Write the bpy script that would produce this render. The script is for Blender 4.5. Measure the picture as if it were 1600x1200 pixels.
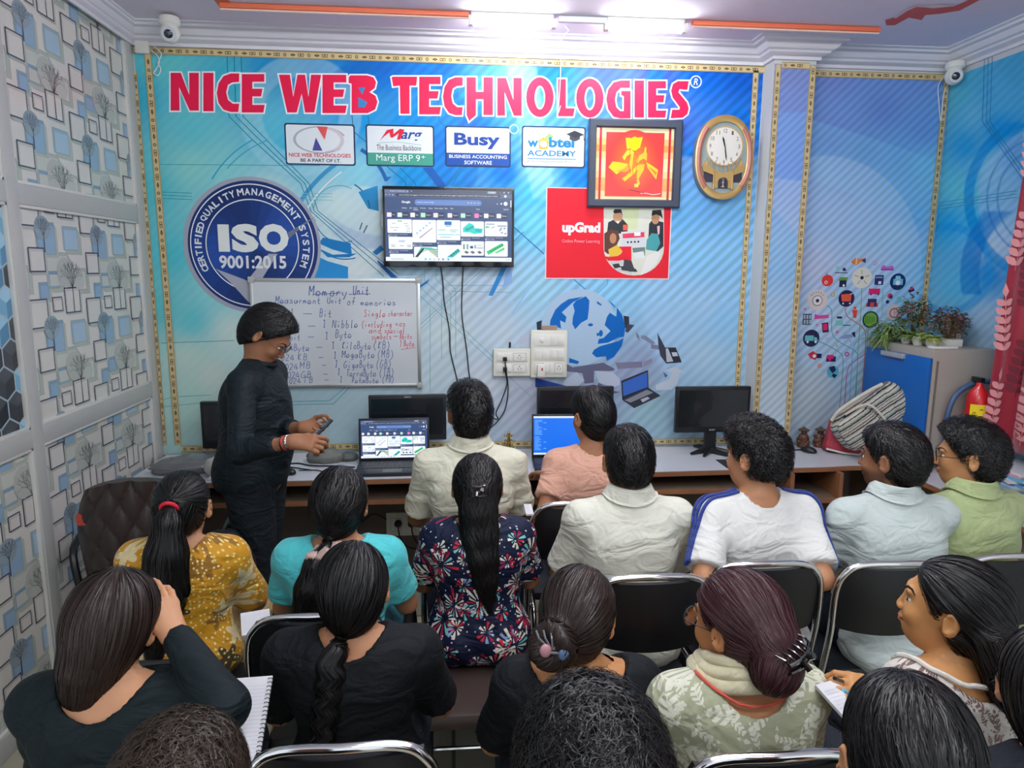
import bpy, bmesh, math, random
import numpy as np
from mathutils import Vector, Matrix
PI = math.pi
SC = bpy.context.scene
for _o in list(bpy.data.objects): bpy.data.objects.remove(_o)

# ---------------------------------------------------------------- camera
FPX = 1100.0; YAW = math.radians(5.05); PITCH = math.radians(9.4); ROLL = math.radians(.36)
CC = np.array([0, -4.1, 1.82])
CF = np.array([math.sin(YAW)*math.cos(PITCH), math.cos(YAW)*math.cos(PITCH), -math.sin(PITCH)])
_r0 = np.array([math.cos(YAW), -math.sin(YAW), 0]); _u0 = np.cross(_r0, CF)
CR = _r0*math.cos(ROLL) + _u0*math.sin(ROLL); CU = -_r0*math.sin(ROLL) + _u0*math.cos(ROLL)
cam = bpy.data.cameras.new('camera'); cam.sensor_width = 36; cam.lens = 36*FPX/1600; cam.clip_start = .02
camo = bpy.data.objects.new('camera', cam); SC.collection.objects.link(camo)
camo.matrix_world = Matrix(((CR[0], CU[0], -CF[0], CC[0]), (CR[1], CU[1], -CF[1], CC[1]), (CR[2], CU[2], -CF[2], CC[2]), (0, 0, 0, 1)))
SC.camera = camo
# ---------------------------------------------------------------- world, exposure
SC.view_settings.view_transform = 'Standard'; SC.view_settings.look = 'None'
SC.view_settings.gamma = 1; SC.view_settings.use_curve_mapping = False
SC.view_settings.exposure = 0.12
w = bpy.data.worlds.new('world'); SC.world = w; w.use_nodes = True
w.node_tree.nodes['Background'].inputs[0].default_value = (.86, .93, 1, 1)
w.node_tree.nodes['Background'].inputs[1].default_value = 1.1
TUBE_POWER = 92.0

# ---------------------------------------------------------------- measuring tools: where a sight line meets a plane of the room
def ray(px, py): return CF + CR*(px-800)/FPX - CU*(py-600)/FPX
def PY(px, py, y=0): r = ray(px, py); return CC + r*((y-CC[1])/r[1])
def PX(px, py, x): r = ray(px, py); return CC + r*((x-CC[0])/r[0])
def PZ(px, py, z): r = ray(px, py); return CC + r*((z-CC[2])/r[2])
def W(px, py): p = PY(px, py, 0); return (p[0], p[2])

# ---------------------------------------------------------------- helpers
def lin(c):
    c = c/255.
    return c/12.92 if c <= .04045 else ((c+.055)/1.055)**2.4
def S(r, g, b): return (lin(r), lin(g), lin(b), 1)
def link(o): SC.collection.objects.link(o); return o
def tag(o, label=None, cat=None, group=None, kind=None):
    if label: o['label'] = label
    if cat: o['category'] = cat
    if group: o['group'] = group
    if kind: o['kind'] = kind
    return o
def empty(name, loc=(0, 0, 0), rz=0, label=None, cat=None, group=None):
    o = bpy.data.objects.new(name, None); link(o); o.location = loc; o.rotation_euler = (0, 0, rz)
    o.empty_display_size = .05
    return tag(o, label, cat, group)
MATS = {}
def mat(name, col=(.5, .5, .5, 1), rough=.5, metal=0, spec=.5, bump=None, var=None, emis=0, coat=0, sheen=0, alpha=1, trans=0, aniso=0):
    """principled material; var=(scale, amount) mottles the colour, bump=(scale, strength)"""
    if name in MATS: return MATS[name]
    m = bpy.data.materials.new(name); m.use_nodes = True; nt = m.node_tree; b = nt.nodes['Principled BSDF']
    b.inputs['Base Color'].default_value = col; b.inputs['Roughness'].default_value = rough
    b.inputs['Metallic'].default_value = metal; b.inputs['Specular IOR Level'].default_value = spec
    b.inputs['Coat Weight'].default_value = coat; b.inputs['Sheen Weight'].default_value = sheen
    b.inputs['Transmission Weight'].default_value = trans; b.inputs['Alpha'].default_value = alpha
    b.inputs['Anisotropic'].default_value = aniso
    if emis: b.inputs['Emission Color'].default_value = col; b.inputs['Emission Strength'].default_value = emis
    tc = nt.nodes.new('ShaderNodeTexCoord')
    if var:
        n = nt.nodes.new('ShaderNodeTexNoise'); n.inputs['Scale'].default_value = var[0]; n.inputs['Detail'].default_value = 5
        nt.links.new(tc.outputs['Object'], n.inputs['Vector'])
        mx = nt.nodes.new('ShaderNodeMix'); mx.data_type = 'RGBA'
        mx.inputs[6].default_value = tuple(c*(1-var[1]) for c in col[:3])+(1,)
        mx.inputs[7].default_value = tuple(min(1, c*(1+var[1])) for c in col[:3])+(1,)
        nt.links.new(n.outputs['Fac'], mx.inputs[0]); nt.links.new(mx.outputs[2], b.inputs['Base Color'])
    if bump:
        n = nt.nodes.new('ShaderNodeTexNoise'); n.inputs['Scale'].default_value = bump[0]; n.inputs['Detail'].default_value = 4
        nt.links.new(tc.outputs['Object'], n.inputs['Vector'])
        bp = nt.nodes.new('ShaderNodeBump'); bp.inputs['Strength'].default_value = bump[1]; bp.inputs['Distance'].default_value = .01
        nt.links.new(n.outputs['Fac'], bp.inputs['Height']); nt.links.new(bp.outputs['Normal'], b.inputs['Normal'])
    MATS[name] = m; return m
def vcmat(name, rough=.5, emis=0, spec=.5, coat=0):
    """colour comes from the print laid on the mesh as its Col attribute"""
    if name in MATS: return MATS[name]
    m = mat(name, rough=rough, spec=spec, coat=coat); nt = m.node_tree; b = nt.nodes['Principled BSDF']
    a = nt.nodes.new('ShaderNodeVertexColor'); a.layer_name = 'Col'
    if emis:
        b.inputs['Base Color'].default_value = (.01, .01, .01, 1)
        nt.links.new(a.outputs[0], b.inputs['Emission Color']); b.inputs['Emission Strength'].default_value = emis
    else: nt.links.new(a.outputs[0], b.inputs['Base Color'])
    return m
PRINT = vcmat('printed_vinyl', .45, spec=.22); PAPER = vcmat('printed_matt', .7); SCREEN = vcmat('lit_screen', .3, emis=1.0)

def mesh_obj(name, v, f, m, parent=None, smooth=False, cols=None):
    me = bpy.data.meshes.new(name)
    v = np.asarray(v, dtype=np.float32); me.vertices.add(len(v)); me.vertices.foreach_set('co', v.ravel())
    if isinstance(f, np.ndarray):
        k = f.shape[1]; n = len(f); me.loops.add(n*k); me.loops.foreach_set('vertex_index', f.astype(np.int32).ravel())
        me.polygons.add(n); me.polygons.foreach_set('loop_start', np.arange(0, n*k, k, dtype=np.int32))
    else:
        ls = np.fromiter((len(x) for x in f), dtype=np.int32, count=len(f)); flat = np.fromiter((i for x in f for i in x), dtype=np.int32)
        me.loops.add(len(flat)); me.loops.foreach_set('vertex_index', flat)
        me.polygons.add(len(f)); me.polygons.foreach_set('loop_start', np.concatenate(([0], np.cumsum(ls)[:-1])).astype(np.int32))
    me.update(calc_edges=True); me.validate()
    if cols is not None:   # per vertex
        a = me.color_attributes.new('Col', 'FLOAT_COLOR', 'POINT'); c = np.ones((len(v), 4), np.float32); c[:, :3] = np.asarray(cols)[:, :3]
        a.data.foreach_set('color', c.ravel())
    if smooth: me.polygons.foreach_set('use_smooth', np.ones(len(me.polygons), bool))
    if m: me.materials.append(m)
    o = bpy.data.objects.new(name, me); link(o)
    if parent is not None: o.parent = parent
    return o

class MB:
    """collects shapes into one mesh"""
    def __init__(s): s.v = []; s.f = []
    def add(s, v, f):
        n = len(s.v); s.v += [tuple(p) for p in v]; s.f += [tuple(i+n for i in q) for q in f]; return s
    def box(s, a, b, rot=None, at=None, bev=0):
        x0, y0, z0 = a; x1, y1, z1 = b
        bm = bmesh.new(); bmesh.ops.create_cube(bm, size=1)
        for q in bm.verts: q.co = Vector(((x0+x1)/2+q.co.x*(x1-x0), (y0+y1)/2+q.co.y*(y1-y0), (z0+z1)/2+q.co.z*(z1-z0)))
        if bev: bmesh.ops.bevel(bm, geom=bm.edges[:], offset=bev, segments=2, profile=.6, affect='EDGES')
        if rot is not None:
            at_ = Vector(at or (0, 0, 0))
            for q in bm.verts: q.co = rot @ (q.co-at_) + at_
        bm.verts.index_update(); s.add([q.co for q in bm.verts], [[q.index for q in f.verts] for f in bm.faces]); bm.free(); return s
    def tube(s, pts, r, n=8, closed=False, cap=True):
        P = [Vector(p) for p in pts]; m = len(P); R = r if hasattr(r, '__len__') else [r]*m
        T = []
        for i in range(m):
            a = P[(i-1) % m] if (closed or i > 0) else P[i]; b = P[(i+1) % m] if (closed or i < m-1) else P[i]
            t = (b-a); T.append(t.normalized() if t.length > 1e-9 else Vector((0, 0, 1)))
        up = Vector((0, 0, 1)) if abs(T[0].z) < .9 else Vector((1, 0, 0))
        nrm = (up - T[0]*up.dot(T[0])).normalized(); vs = []; fs = []
        for i in range(m):
            nrm = (nrm - T[i]*nrm.dot(T[i])); nrm = nrm.normalized() if nrm.length > 1e-6 else T[i].orthogonal().normalized()
            bn = T[i].cross(nrm)
            for k in range(n):
                a = 2*PI*k/n; vs.append(P[i] + (nrm*math.cos(a)+bn*math.sin(a))*R[i])
        for i in range(m if closed else m-1):
            for k in range(n):
                j = (i+1) % m; fs.append((i*n+k, i*n+(k+1) % n, j*n+(k+1) % n, j*n+k))
        if cap and not closed: fs.append(tuple(range(n-1, -1, -1))); fs.append(tuple((m-1)*n+k for k in range(n)))
        return s.add(vs, fs)
    def lathe(s, prof, at=(0, 0, 0), n=20):
        vs = []; fs = []; m = len(prof)
        for r, z in prof:
            for k in range(n): a = 2*PI*k/n; vs.append((at[0]+r*math.cos(a), at[1]+r*math.sin(a), at[2]+z))
        for i in range(m-1):
            for k in range(n): fs.append((i*n+k, i*n+(k+1) % n, (i+1)*n+(k+1) % n, (i+1)*n+k))
        fs.append(tuple(range(n-1, -1, -1))); fs.append(tuple((m-1)*n+k for k in range(n)))
        return s.add(vs, fs)
    def ell(s, c, r, n=12, rot=None):
        vs = []; fs = []; h = n//2
        for i in range(h+1):
            t = PI*i/h
            for k in range(n):
                a = 2*PI*k/n; q = Vector((r[0]*math.sin(t)*math.cos(a), r[1]*math.sin(t)*math.sin(a), r[2]*math.cos(t)))
                if rot is not None: q = rot @ q
                vs.append((c[0]+q.x, c[1]+q.y, c[2]+q.z))
        for i in range(h):
            for k in range(n): fs.append((i*n+k, (i+1)*n+k, (i+1)*n+(k+1) % n, i*n+(k+1) % n))
        return s.add(vs, fs)
    def prism(s, pts, h, fn):
        """outline pts (u,v) extruded by h; fn(u,v,w) gives the point"""
        n = len(pts); vs = [fn(u, v, 0) for u, v in pts]+[fn(u, v, h) for u, v in pts]
        fs = [tuple(range(n)), tuple(range(2*n-1, n-1, -1))]+[(k, k+n, (k+1) % n+n, (k+1) % n) for k in range(n)]
        return s.add(vs, fs)
    def build(s, name, m, parent=None, smooth=True, bevel=0, angle=40):
        o = mesh_obj(name, s.v, s.f, m, parent)
        bm = bmesh.new(); bm.from_mesh(o.data); bmesh.ops.remove_doubles(bm, verts=bm.verts[:], dist=1e-5)
        bmesh.ops.recalc_face_normals(bm, faces=bm.faces[:])
        for f in bm.faces: f.smooth = smooth
        if smooth:
            ca = math.radians(angle)
            for e in bm.edges:
                if len(e.link_faces) == 2 and e.calc_face_angle(0) > ca: e.smooth = False
        bm.to_mesh(o.data); bm.free()
        if bevel:
            b = o.modifiers.new('bevel', 'BEVEL'); b.width = bevel; b.segments = 2; b.limit_method = 'ANGLE'
        return o

_tc = {}
def text_geo(t, off=0.0, shear=0.0):
    k = (t, off, shear)
    if k not in _tc:
        c = bpy.data.curves.new('t', 'FONT'); c.body = t; c.offset = off; c.shear = shear; c.resolution_u = 3; c.fill_mode = 'FRONT'
        o = bpy.data.objects.new('t', c); me = bpy.data.meshes.new_from_object(o)
        vs = [(v.co.x, v.co.y) for v in me.vertices]; fs = [tuple(p.vertices) for p in me.polygons]
        bpy.data.objects.remove(o); bpy.data.curves.remove(c); bpy.data.meshes.remove(me); _tc[k] = (vs, fs)
    return _tc[k]
class Draw:
    """flat print: polygons with a colour each, laid in thin layers on a surface. fn(u,v,off)->xyz"""
    def __init__(s, fn, eps=.0004): s.fn = fn; s.eps = eps; s.v = []; s.f = []; s.c = []
    def poly(s, pts, col, l=1):
        n = len(s.v); o = (l+(len(s.f) % 41)/55.)*s.eps; s.v += [s.fn(u, v, o) for u, v in pts]; s.f.append(tuple(range(n, n+len(pts)))); s.c.append(col)
    def rect(s, u0, v0, u1, v1, col, l=1): s.poly([(u0, v0), (u1, v0), (u1, v1), (u0, v1)], col, l)
    def rrect(s, u0, v0, u1, v1, r, col, l=1):
        pts = []
        for cx, cy, a0 in ((u1-r, v0+r, -PI/2), (u1-r, v1-r, 0), (u0+r, v1-r, PI/2), (u0+r, v0+r, PI)):
            pts += [(cx+r*math.cos(a0+PI/2*k/4), cy+r*math.sin(a0+PI/2*k/4)) for k in range(5)]
        s.poly(pts, col, l); return pts
    def disc(s, u, v, r, col, l=1, n=28, ry=None): s.poly([(u+r*math.cos(2*PI*k/n), v+(ry or r)*math.sin(2*PI*k/n)) for k in range(n)], col, l)
    def ring(s, u, v, r0, r1, col, l=1, a0=0, a1=360, n=48, sq=1):
        n = max(3, int(n*abs(a1-a0)/360))
        for k in range(n):
            a = math.radians(a0+(a1-a0)*k/n); b = math.radians(a0+(a1-a0)*(k+1)/n)
            s.poly([(u+r0*math.cos(a), v+sq*r0*math.sin(a)), (u+r1*math.cos(a), v+sq*r1*math.sin(a)), (u+r1*math.cos(b), v+sq*r1*math.sin(b)), (u+r0*math.cos(b), v+sq*r0*math.sin(b))], col, l)
    def line(s, pts, w_, col, l=1, closed=False, cap=False):
        P = [np.array(p, float) for p in pts]; m = len(P); L = []; Rr = []
        for i in range(m):
            a = P[i-1] if (i > 0 or closed) else P[i]; b = P[(i+1) % m] if (i < m-1 or closed) else P[i]
            d1 = P[i]-a; d2 = b-P[i]; l1 = np.hypot(*d1); l2 = np.hypot(*d2)
            d1 = d1/l1 if l1 > 1e-9 else None; d2 = d2/l2 if l2 > 1e-9 else None
            if d1 is None: d1 = d2
            if d2 is None: d2 = d1
            if d1 is None: d1 = d2 = np.array([1., 0])
            t = d1+d2; tl = np.hypot(*t); t = t/tl if tl > 1e-6 else d1
            n = np.array([-t[1], t[0]]); k = 1/max(.45, abs(n @ np.array([-d1[1], d1[0]])))
            ww = w_[i] if hasattr(w_, '__len__') else w_
            L.append(P[i]+n*ww/2*k); Rr.append(P[i]-n*ww/2*k)
        for i in range(m if closed else m-1):
            j = (i+1) % m; s.poly([L[i], Rr[i], Rr[j], L[j]], col, l)
    def text(s, t, u0, v0, u1, v1, col, l=2, off=0.0, shear=0.0, keep=False, xf=None):
        """string fitted into the box (keep: keeps its own proportion, centred)"""
        vs, fs = text_geo(t, off, shear)
        if not vs: return
        a = np.array(vs); mn = a.min(0); mx = a.max(0); sx = (u1-u0)/(mx[0]-mn[0]); sy = (v1-v0)/(mx[1]-mn[1])
        q = np.column_stack((u0+(a[:, 0]-mn[0])*sx, v0+(a[:, 1]-mn[1])*sy))
        if xf: q = [xf(x, y) for x, y in q]
        n = len(s.v); s.v += [s.fn(x, y, l*s.eps) for x, y in q]
        for f in fs: s.f.append(tuple(i+n for i in f)); s.c.append(col)
    def build(s, name, m=None, parent=None):
        o = mesh_obj(name, s.v, s.f, m or PRINT, parent); me = o.data
        # colour per corner; the polygons survived validate in order
        a = me.color_attributes.new('Col', 'FLOAT_COLOR', 'CORNER'); c = np.ones((len(me.loops), 4), np.float32)
        if len(me.polygons) == len(s.f):
            tot = np.array([len(f) for f in s.f]); c[:, :3] = np.repeat(np.array([x[:3] for x in s.c]), tot, axis=0)
        else: print('DRAW polygons lost', name, len(me.polygons), len(s.f))
        a.data.foreach_set('color', c.ravel()); return o
def on_back(y=-.002): return lambda u, v, o: (u, y-o, v)
WHITE = S(240, 242, 245); BLACK = S(12, 14, 18)
# ================================================================ the room
XL, XR, ZC = -1.65, 2.92, 3.05; YB = -5.2
m_wall = mat('wall_paint', S(205, 208, 210), .8, var=(3, .05)); m_ceil = mat('ceiling_paint', S(232, 224, 236), .85, var=(2, .05), bump=(60, .05))
m_plaster = mat('cornice_plaster', S(226, 224, 230), .7, var=(5, .04)); m_post = mat('partition_frame_paint', S(190, 190, 186), .5, var=(6, .05))
m_floor = mat('floor_tile', S(186, 180, 158), .35, var=(2.5, .12))
def struct(mb, name, m, **k): return tag(mb.build(name, m, **k), kind='structure')
# floor of square tiles with thin joints
fl = MB(); fl.box((XL-.2, YB, -.1), (XR+.3, .1, 0)); f_o = struct(fl, 'floor', m_floor, smooth=False)
nt = m_floor.node_tree; br = nt.nodes.new('ShaderNodeTexBrick'); br.offset = 0; br.inputs['Scale'].default_value = 1.6; br.inputs['Mortar Size'].default_value = .012
br.inputs['Brick Width'].default_value = .96; br.inputs['Row Height'].default_value = .96; tc = nt.nodes.new('ShaderNodeTexCoord')
nt.links.new(tc.outputs['Object'], br.inputs['Vector']); br.inputs['Color1'].default_value = S(190, 184, 160); br.inputs['Color2'].default_value = S(178, 172, 150); br.inputs['Mortar'].default_value = S(110, 105, 92)
nt.links.new(br.outputs['Color'], nt.nodes['Principled BSDF'].inputs['Base Color'])
c_ = MB().box((XL-.2, YB, ZC), (XR+.3, .1, ZC+.1)); struct(c_, 'ceiling', m_ceil, smooth=False)
PILX0, PILX1, PILY = 1.79, 2.03, -.13
wb = MB().box((XL-.2, 0, 0), (XR+.3, .1, ZC)); wb.box((PILX0, PILY, 0), (PILX1, .02, ZC)); struct(wb, 'wall_back', m_wall, smooth=False)
struct(MB().box((XL, -.012, .02), (XR, -.0005, .74)), 'baseboard_back', mat('dark_dado_paint', S(112, 98, 90), .7, var=(4, .12)), smooth=False)
struct(MB().box((XR, YB, 0), (XR+.1, .02, ZC)), 'wall_right', m_wall, smooth=False)
# stepped cornice following the wall and round the pillar
prof = [(0, 2.955), (.018, 2.955), (.018, 2.972), (.03, 2.975), (.05, 2.985), (.055, 2.995), (.07, 3.0), (.085, 3.015), (.09, 3.025), (.115, 3.03), (.12, 3.04), (.14, 3.045), (.14, ZC), (0, ZC)]
def sweep(path, inn):
    """cornice profile along a path; inn gives for each point the direction (dx,dy) into the room, mitred"""
    mb = MB(); n = len(prof); vs = []; fs = []
    for (x, y), (dx, dy) in zip(path, inn): vs += [(x+dx*o, y+dy*o, z) for o, z in prof]
    for i in range(len(path)-1):
        for k in range(n): fs.append((i*n+k, i*n+(k+1) % n, (i+1)*n+(k+1) % n, (i+1)*n+k))
    fs += [tuple(range(n)), tuple((len(path)-1)*n+k for k in range(n))]
    return mb.add(vs, fs)
struct(sweep([(XL, 0), (PILX0, 0), (PILX0, PILY), (PILX1, PILY), (PILX1, 0), (XR, 0), (XR, YB)],
             [(0, -1), (-1, -1), (-1, -1), (1, -1), (1, -1), (-1, -1), (-1, 0)]), 'trim_1', m_plaster, angle=25)
struct(sweep([(XL, YB), (XL, 0)], [(.55, 0), (.55, -.2)]), 'trim_2', m_plaster, angle=25)

# ---------------------------------------------------------------- mural colours, print tones plus pale haze painted in at left
def idw(px, py, pts, p=2.6):
    P = np.array([(a[0], a[1]) for a in pts], float); C = np.array([[lin(k) for k in a[2]] for a in pts])
    out = np.zeros(px.shape+(3,)); ws = np.zeros(px.shape)
    for (x, y), c in zip(P, C):
        w_ = 1/((((px-x)**2+(py-y)**2)+60)**(p/2)); out += w_[..., None]*c; ws += w_
    return out/ws[..., None]
def proj(v):
    d = v-CC; z = d @ CF; return 800+FPX*(d @ CR)/z, 600-FPX*(d @ CU)/z
def blend(c, m, col): k = np.array(S(*col)[:3]); m = m[..., None]; return c*(1-m)+k*m
def sm(x, w_=3.0): return np.clip(x/w_+.5, 0, 1)          # soft inside mask of a signed distance (positive inside)
def mural(name, fn, u0, u1, v0, v1, painter, step=.006, parent=None, **kw):
    nu = int((u1-u0)/step)+2; nv = int((v1-v0)/step)+2
    U, V = np.meshgrid(np.linspace(u0, u1, nu), np.linspace(v0, v1, nv)); xyz = fn(U.ravel(), V.ravel())
    px, py = proj(xyz); col = painter(px, py, U.ravel(), V.ravel()); lum = col @ np.array([.21, .72, .07]); col = np.clip(lum[:, None]+(col-lum[:, None])*1.18, .002, 1); i = np.arange(nu*nv).reshape(nv, nu)
    f = np.stack([i[:-1, :-1].ravel(), i[:-1, 1:].ravel(), i[1:, 1:].ravel(), i[1:, :-1].ravel()], 1)
    return mesh_obj(name, xyz, f, PRINT, parent, smooth=True, cols=col)
MAIN = [(260,100,(120,200,205)),(240,300,(110,196,205)),(300,200,(120,200,210)),(300,260,(150,212,208)),(270,400,(105,195,205)),(300,500,(125,204,212)),(340,450,(150,212,215)),(360,520,(205,225,220)),(290,560,(198,222,212)),(330,590,(208,225,216)),(420,300,(185,215,215)),(250,480,(120,200,205)),(300,620,(190,222,212)),(420,640,(178,200,205)),(360,640,(190,215,208)),  # left-hand points lightened: hazy flare put into the print colour
 (350,270,(150,212,212)),(350,130,(90,180,200)),(420,105,(60,140,190)),(420,200,(110,190,212)),(500,100,(48,128,190)),(560,110,(30,110,185)),(600,110,(20,105,190)),(700,100,(0,100,190)),(640,200,(30,135,205)),(760,100,(60,120,200)),
 (850,105,(0,110,200)),(800,120,(110,190,230)),(950,110,(55,85,175)),(1020,120,(60,80,170)),(1050,200,(70,95,180)),(1100,110,(20,95,195)),(1160,120,(35,90,185)),(1160,200,(40,110,200)),(450,230,(95,185,215)),(560,190,(50,150,210)),(430,330,(170,212,218)),
 (690,230,(0,110,195)),(740,200,(0,100,195)),(790,270,(0,110,205)),(900,270,(0,120,215)),(840,270,(150,205,235)),(560,270,(150,208,222)),(530,320,(185,216,220)),(560,420,(205,218,222)),(590,340,(190,214,220)),(640,280,(20,140,205)),(700,270,(10,120,195)),
 (720,460,(200,212,222)),(760,440,(190,208,225)),(830,350,(130,205,232)),(830,300,(100,190,232)),(835,450,(165,205,225)),(700,520,(206,218,220)),(670,600,(196,212,218)),(950,450,(150,200,230)),(1060,340,(70,160,215)),(1090,400,(130,195,230)),(1100,320,(60,145,210)),(1090,260,(20,110,200)),
 (1140,320,(95,170,220)),(1130,400,(130,190,228)),(1100,480,(165,203,230)),(1100,560,(178,208,225)),(1130,620,(170,205,220)),(1130,500,(140,195,230)),(1130,660,(180,208,218)),(900,640,(150,160,185)),(1010,640,(160,190,200)),(990,600,(150,155,180)),(830,620,(185,190,205)),(780,520,(195,210,222)),(750,600,(205,212,220)),
 (500,640,(178,200,206)),(560,560,(200,215,220)),(1040,520,(165,198,225)),(1020,460,(155,198,228)),(1000,560,(150,165,190)),(220,150,(90,180,205)),(225,400,(120,200,210)),(235,600,(185,220,215))]
def stripes(c, px, py, amp, per=15.5, slope=1.05, mask=1.0):
    t = np.sin((px+py*slope)*2*PI/per/1.2); return c*(1+amp*mask*np.clip(t*1.6, -1, 1))[..., None]
def seg(px, py, x0, y0, x1, y1):     # signed distance, positive on the left of the directed line in the picture of the print
    return ((px-x0)*(y1-y0)-(py-y0)*(x1-x0))/math.hypot(x1-x0, y1-y0)
def paint_main(px, py, U, V):
    c = idw(px, py, MAIN); r = lambda x, y: np.hypot(px-x, py-y)
    # large overlapping translucent sweeps
    c = blend(c, .30*sm(95-r(470, 180), 4)*sm(r(470, 180)-60, 4), (190, 225, 230))
    c = blend(c, .42*sm(seg(px, py, 790, 95, 830, 300), 5)*sm(-seg(px, py, 836, 95, 866, 300), 5)*sm(310-py, 8), (170, 225, 240))
    c = blend(c, .5*sm(250-r(640, 420), 4)*sm(r(640, 420)-238, 4)*sm(430-px, 8), (45, 150, 205))
    c = blend(c, .5*sm(232-r(640, 420), 4)*sm(r(640, 420)-226, 4)*sm(430-px, 8), (225, 240, 240))
    c = blend(c, .45*sm(150-r(600, 240), 4)*sm(r(600, 240)-128, 4)*sm(px-520, 20), (15, 100, 180))
    c = blend(c, .35*sm(80-np.hypot(px-560, (py-360)*1.15), 4), (232, 236, 232))
    c = blend(c, .5*sm(seg(px, py, 1020, 98, 975, 190), 4)*sm(-seg(px, py, 1045, 98, 1010, 190), 4)*sm(190-py, 6), (0, 110, 205))
    c = blend(c, .35*sm(330-r(1330, 430), 8)*sm(py-245, 6), (175, 205, 235))
    m = np.clip((px-560)/160, .15, 1)*np.where(py < 470, 1, .55)
    c = stripes(c, px, py, .16, mask=m*np.clip(1.4-(c.sum(-1)/3)*.8, .4, 1))
    return c
banner_top, banner_bot = 2.945, .745
ban = empty('wall_banner', (0, -.002, banner_bot), 0, 'large blue printed vinyl banner with red lettering covering the wall behind the desk', 'wall banner')
def lb(p): o = p; return o
def child(o, par):
    """parent while keeping world place"""
    o.parent = par; bpy.context.view_layer.update(); o.matrix_parent_inverse = par.matrix_world.inverted(); return o
bpy.context.view_layer.update()
o = mural('printed_background', lambda U, V: np.stack([U, np.full_like(U, -.002), V], 1), XL+.005, PILX0-.005, banner_bot, banner_top, paint_main); child(o, ban)
RIGHT = [(1300,110,(62,100,185)),(1420,115,(38,110,192)),(1300,220,(55,105,190)),(1380,170,(25,100,185)),(1440,200,(40,125,200)),(1400,240,(50,140,205)),(1450,260,(80,180,220)),(1350,235,(45,125,195)),(1310,280,(110,160,215)),
 (1300,340,(145,180,225)),(1350,340,(140,185,228)),(1400,370,(150,200,228)),(1370,420,(170,200,225)),(1430,330,(70,165,220)),(1440,420,(95,185,228)),(1270,420,(195,195,220)),(1280,500,(190,205,225)),(1350,500,(178,205,225)),(1420,480,(110,190,228)),(1350,600,(170,195,215)),(1270,620,(195,208,215)),(1320,650,(185,200,212))]
def paint_right(px, py, U, V):
    c = idw(px, py, RIGHT)
    top = 188+(px-1270)*.28+((px-1270)/200.)**2*10
    c = blend(c, .30*sm(py-top, 2)*sm(282+(px-1270)*.35-py, 2), (120, 200, 235))
    c = blend(c, .35*sm(150-np.hypot(px-1290, (py-410)*.9), 3), (185, 215, 238))
    c = blend(c, .25*sm(seg(px, py, 1262, 380, 1330, 450), 3), (205, 215, 240))
    return stripes(c, px, py, .13, per=12)
o = mural('wall_panel_print', lambda U, V: np.stack([U, np.full_like(U, -.002), V], 1), PILX1+.002, XR-.002, banner_bot, banner_top-.01, paint_right)
tag(o, 'blue striped printed vinyl panel with small coloured icons, between pillar and room corner', 'wall banner'); icons_parent = o
def paint_pil(px, py, U, V):
    c = idw(px, py, [(1240,110,(48,85,175)),(1230,180,(50,95,185)),(1230,200,(50,115,205)),(1230,270,(50,125,212)),(1225,400,(150,190,225)),(1225,500,(175,200,225)),(1200,620,(190,205,215))])
    c = blend(c, .8*sm(py-176-(px-1200)*.0, 2)*sm(278+(px-1205)*.1-py, 2), (60, 135, 218)); c = blend(c, .6*sm(py-278-(px-1205)*.1, 2)*sm(400-py, 80), (165, 195, 228))
    c = blend(c, .4*sm(seg(px, py, 1200, 320, 1262, 380), 3), (190, 200, 225)); return stripes(c, px, py, .12, per=11)
o = mural('pillar_print', lambda U, V: np.stack([U, np.full_like(U, PILY-.002), V], 1), PILX0+.002, PILX1-.002, banner_bot, banner_top-.01, paint_pil, step=.007)
tag(o, 'narrow blue printed vinyl strip wrapped on the front of the pillar', 'wall banner')
RW = [(1490,150,(110,190,210)),(1520,180,(120,190,220)),(1590,110,(90,165,205)),(1560,150,(100,175,215)),(1510,230,(70,160,210)),(1500,300,(120,200,215)),(1540,260,(140,200,225)),(1560,200,(60,150,210)),(1590,240,(60,150,215)),(1480,350,(70,165,215)),(1520,350,(85,180,225)),(1560,380,(190,210,225)),(1500,450,(110,190,225)),(1545,430,(60,140,205)),(1500,560,(190,205,215)),(1460,520,(140,190,210)),(1540,500,(170,200,225))]
def paint_rw(px, py, U, V):
    c = idw(px, py, RW); r = lambda x, y: np.hypot(px-x, py-y)
    c = blend(c, .75*sm(r(1640, 310)-118, 3)*sm(134-r(1640, 310), 3)*sm(py-190, 10), (40, 140, 205))
    c = blend(c, .45*sm(112-r(1640, 310), 3), (165, 198, 228))
    for a in (96, 80): c = blend(c, .6*sm(r(1640, 310)-a, 2)*sm(a+3-r(1640, 310), 2), (40, 110, 180))
    c = blend(c, .6*sm(r(1480, 420)-60, 3)*sm(72-r(1480, 420), 3), (60, 150, 215))
    c = blend(c, .7*sm(r(1650, 430)-120, 3)*sm(150-r(1650, 430), 3)*sm(py-330, 4)*sm(460-py, 4), (35, 120, 195)); return stripes(c, px, py, .08, per=13)
o = mural('side_wall_print', lambda U, V: np.stack([np.full_like(U, XR-.003), U, V], 1), -2.2, -.003, banner_bot, banner_top-.02, paint_rw, step=.008)
tag(o, 'pale blue printed vinyl with arcs on the wall behind the red curtain', 'wall banner')
d = Draw(lambda u, v, o: (XR-.003-o-.001, u, v)); q = lambda x, y: tuple(PX(x, y, XR)[1:])
for k in range(3): d.line([q(1540+k*6, 75), q(1536+k*6, 190), q(1606+k*6, 290)], .004, S(40, 130, 185))
for k in range(3): d.line([q(1462, 318+k*5), q(1590, 298+k*5)], .004, S(60, 150, 190))
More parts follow.
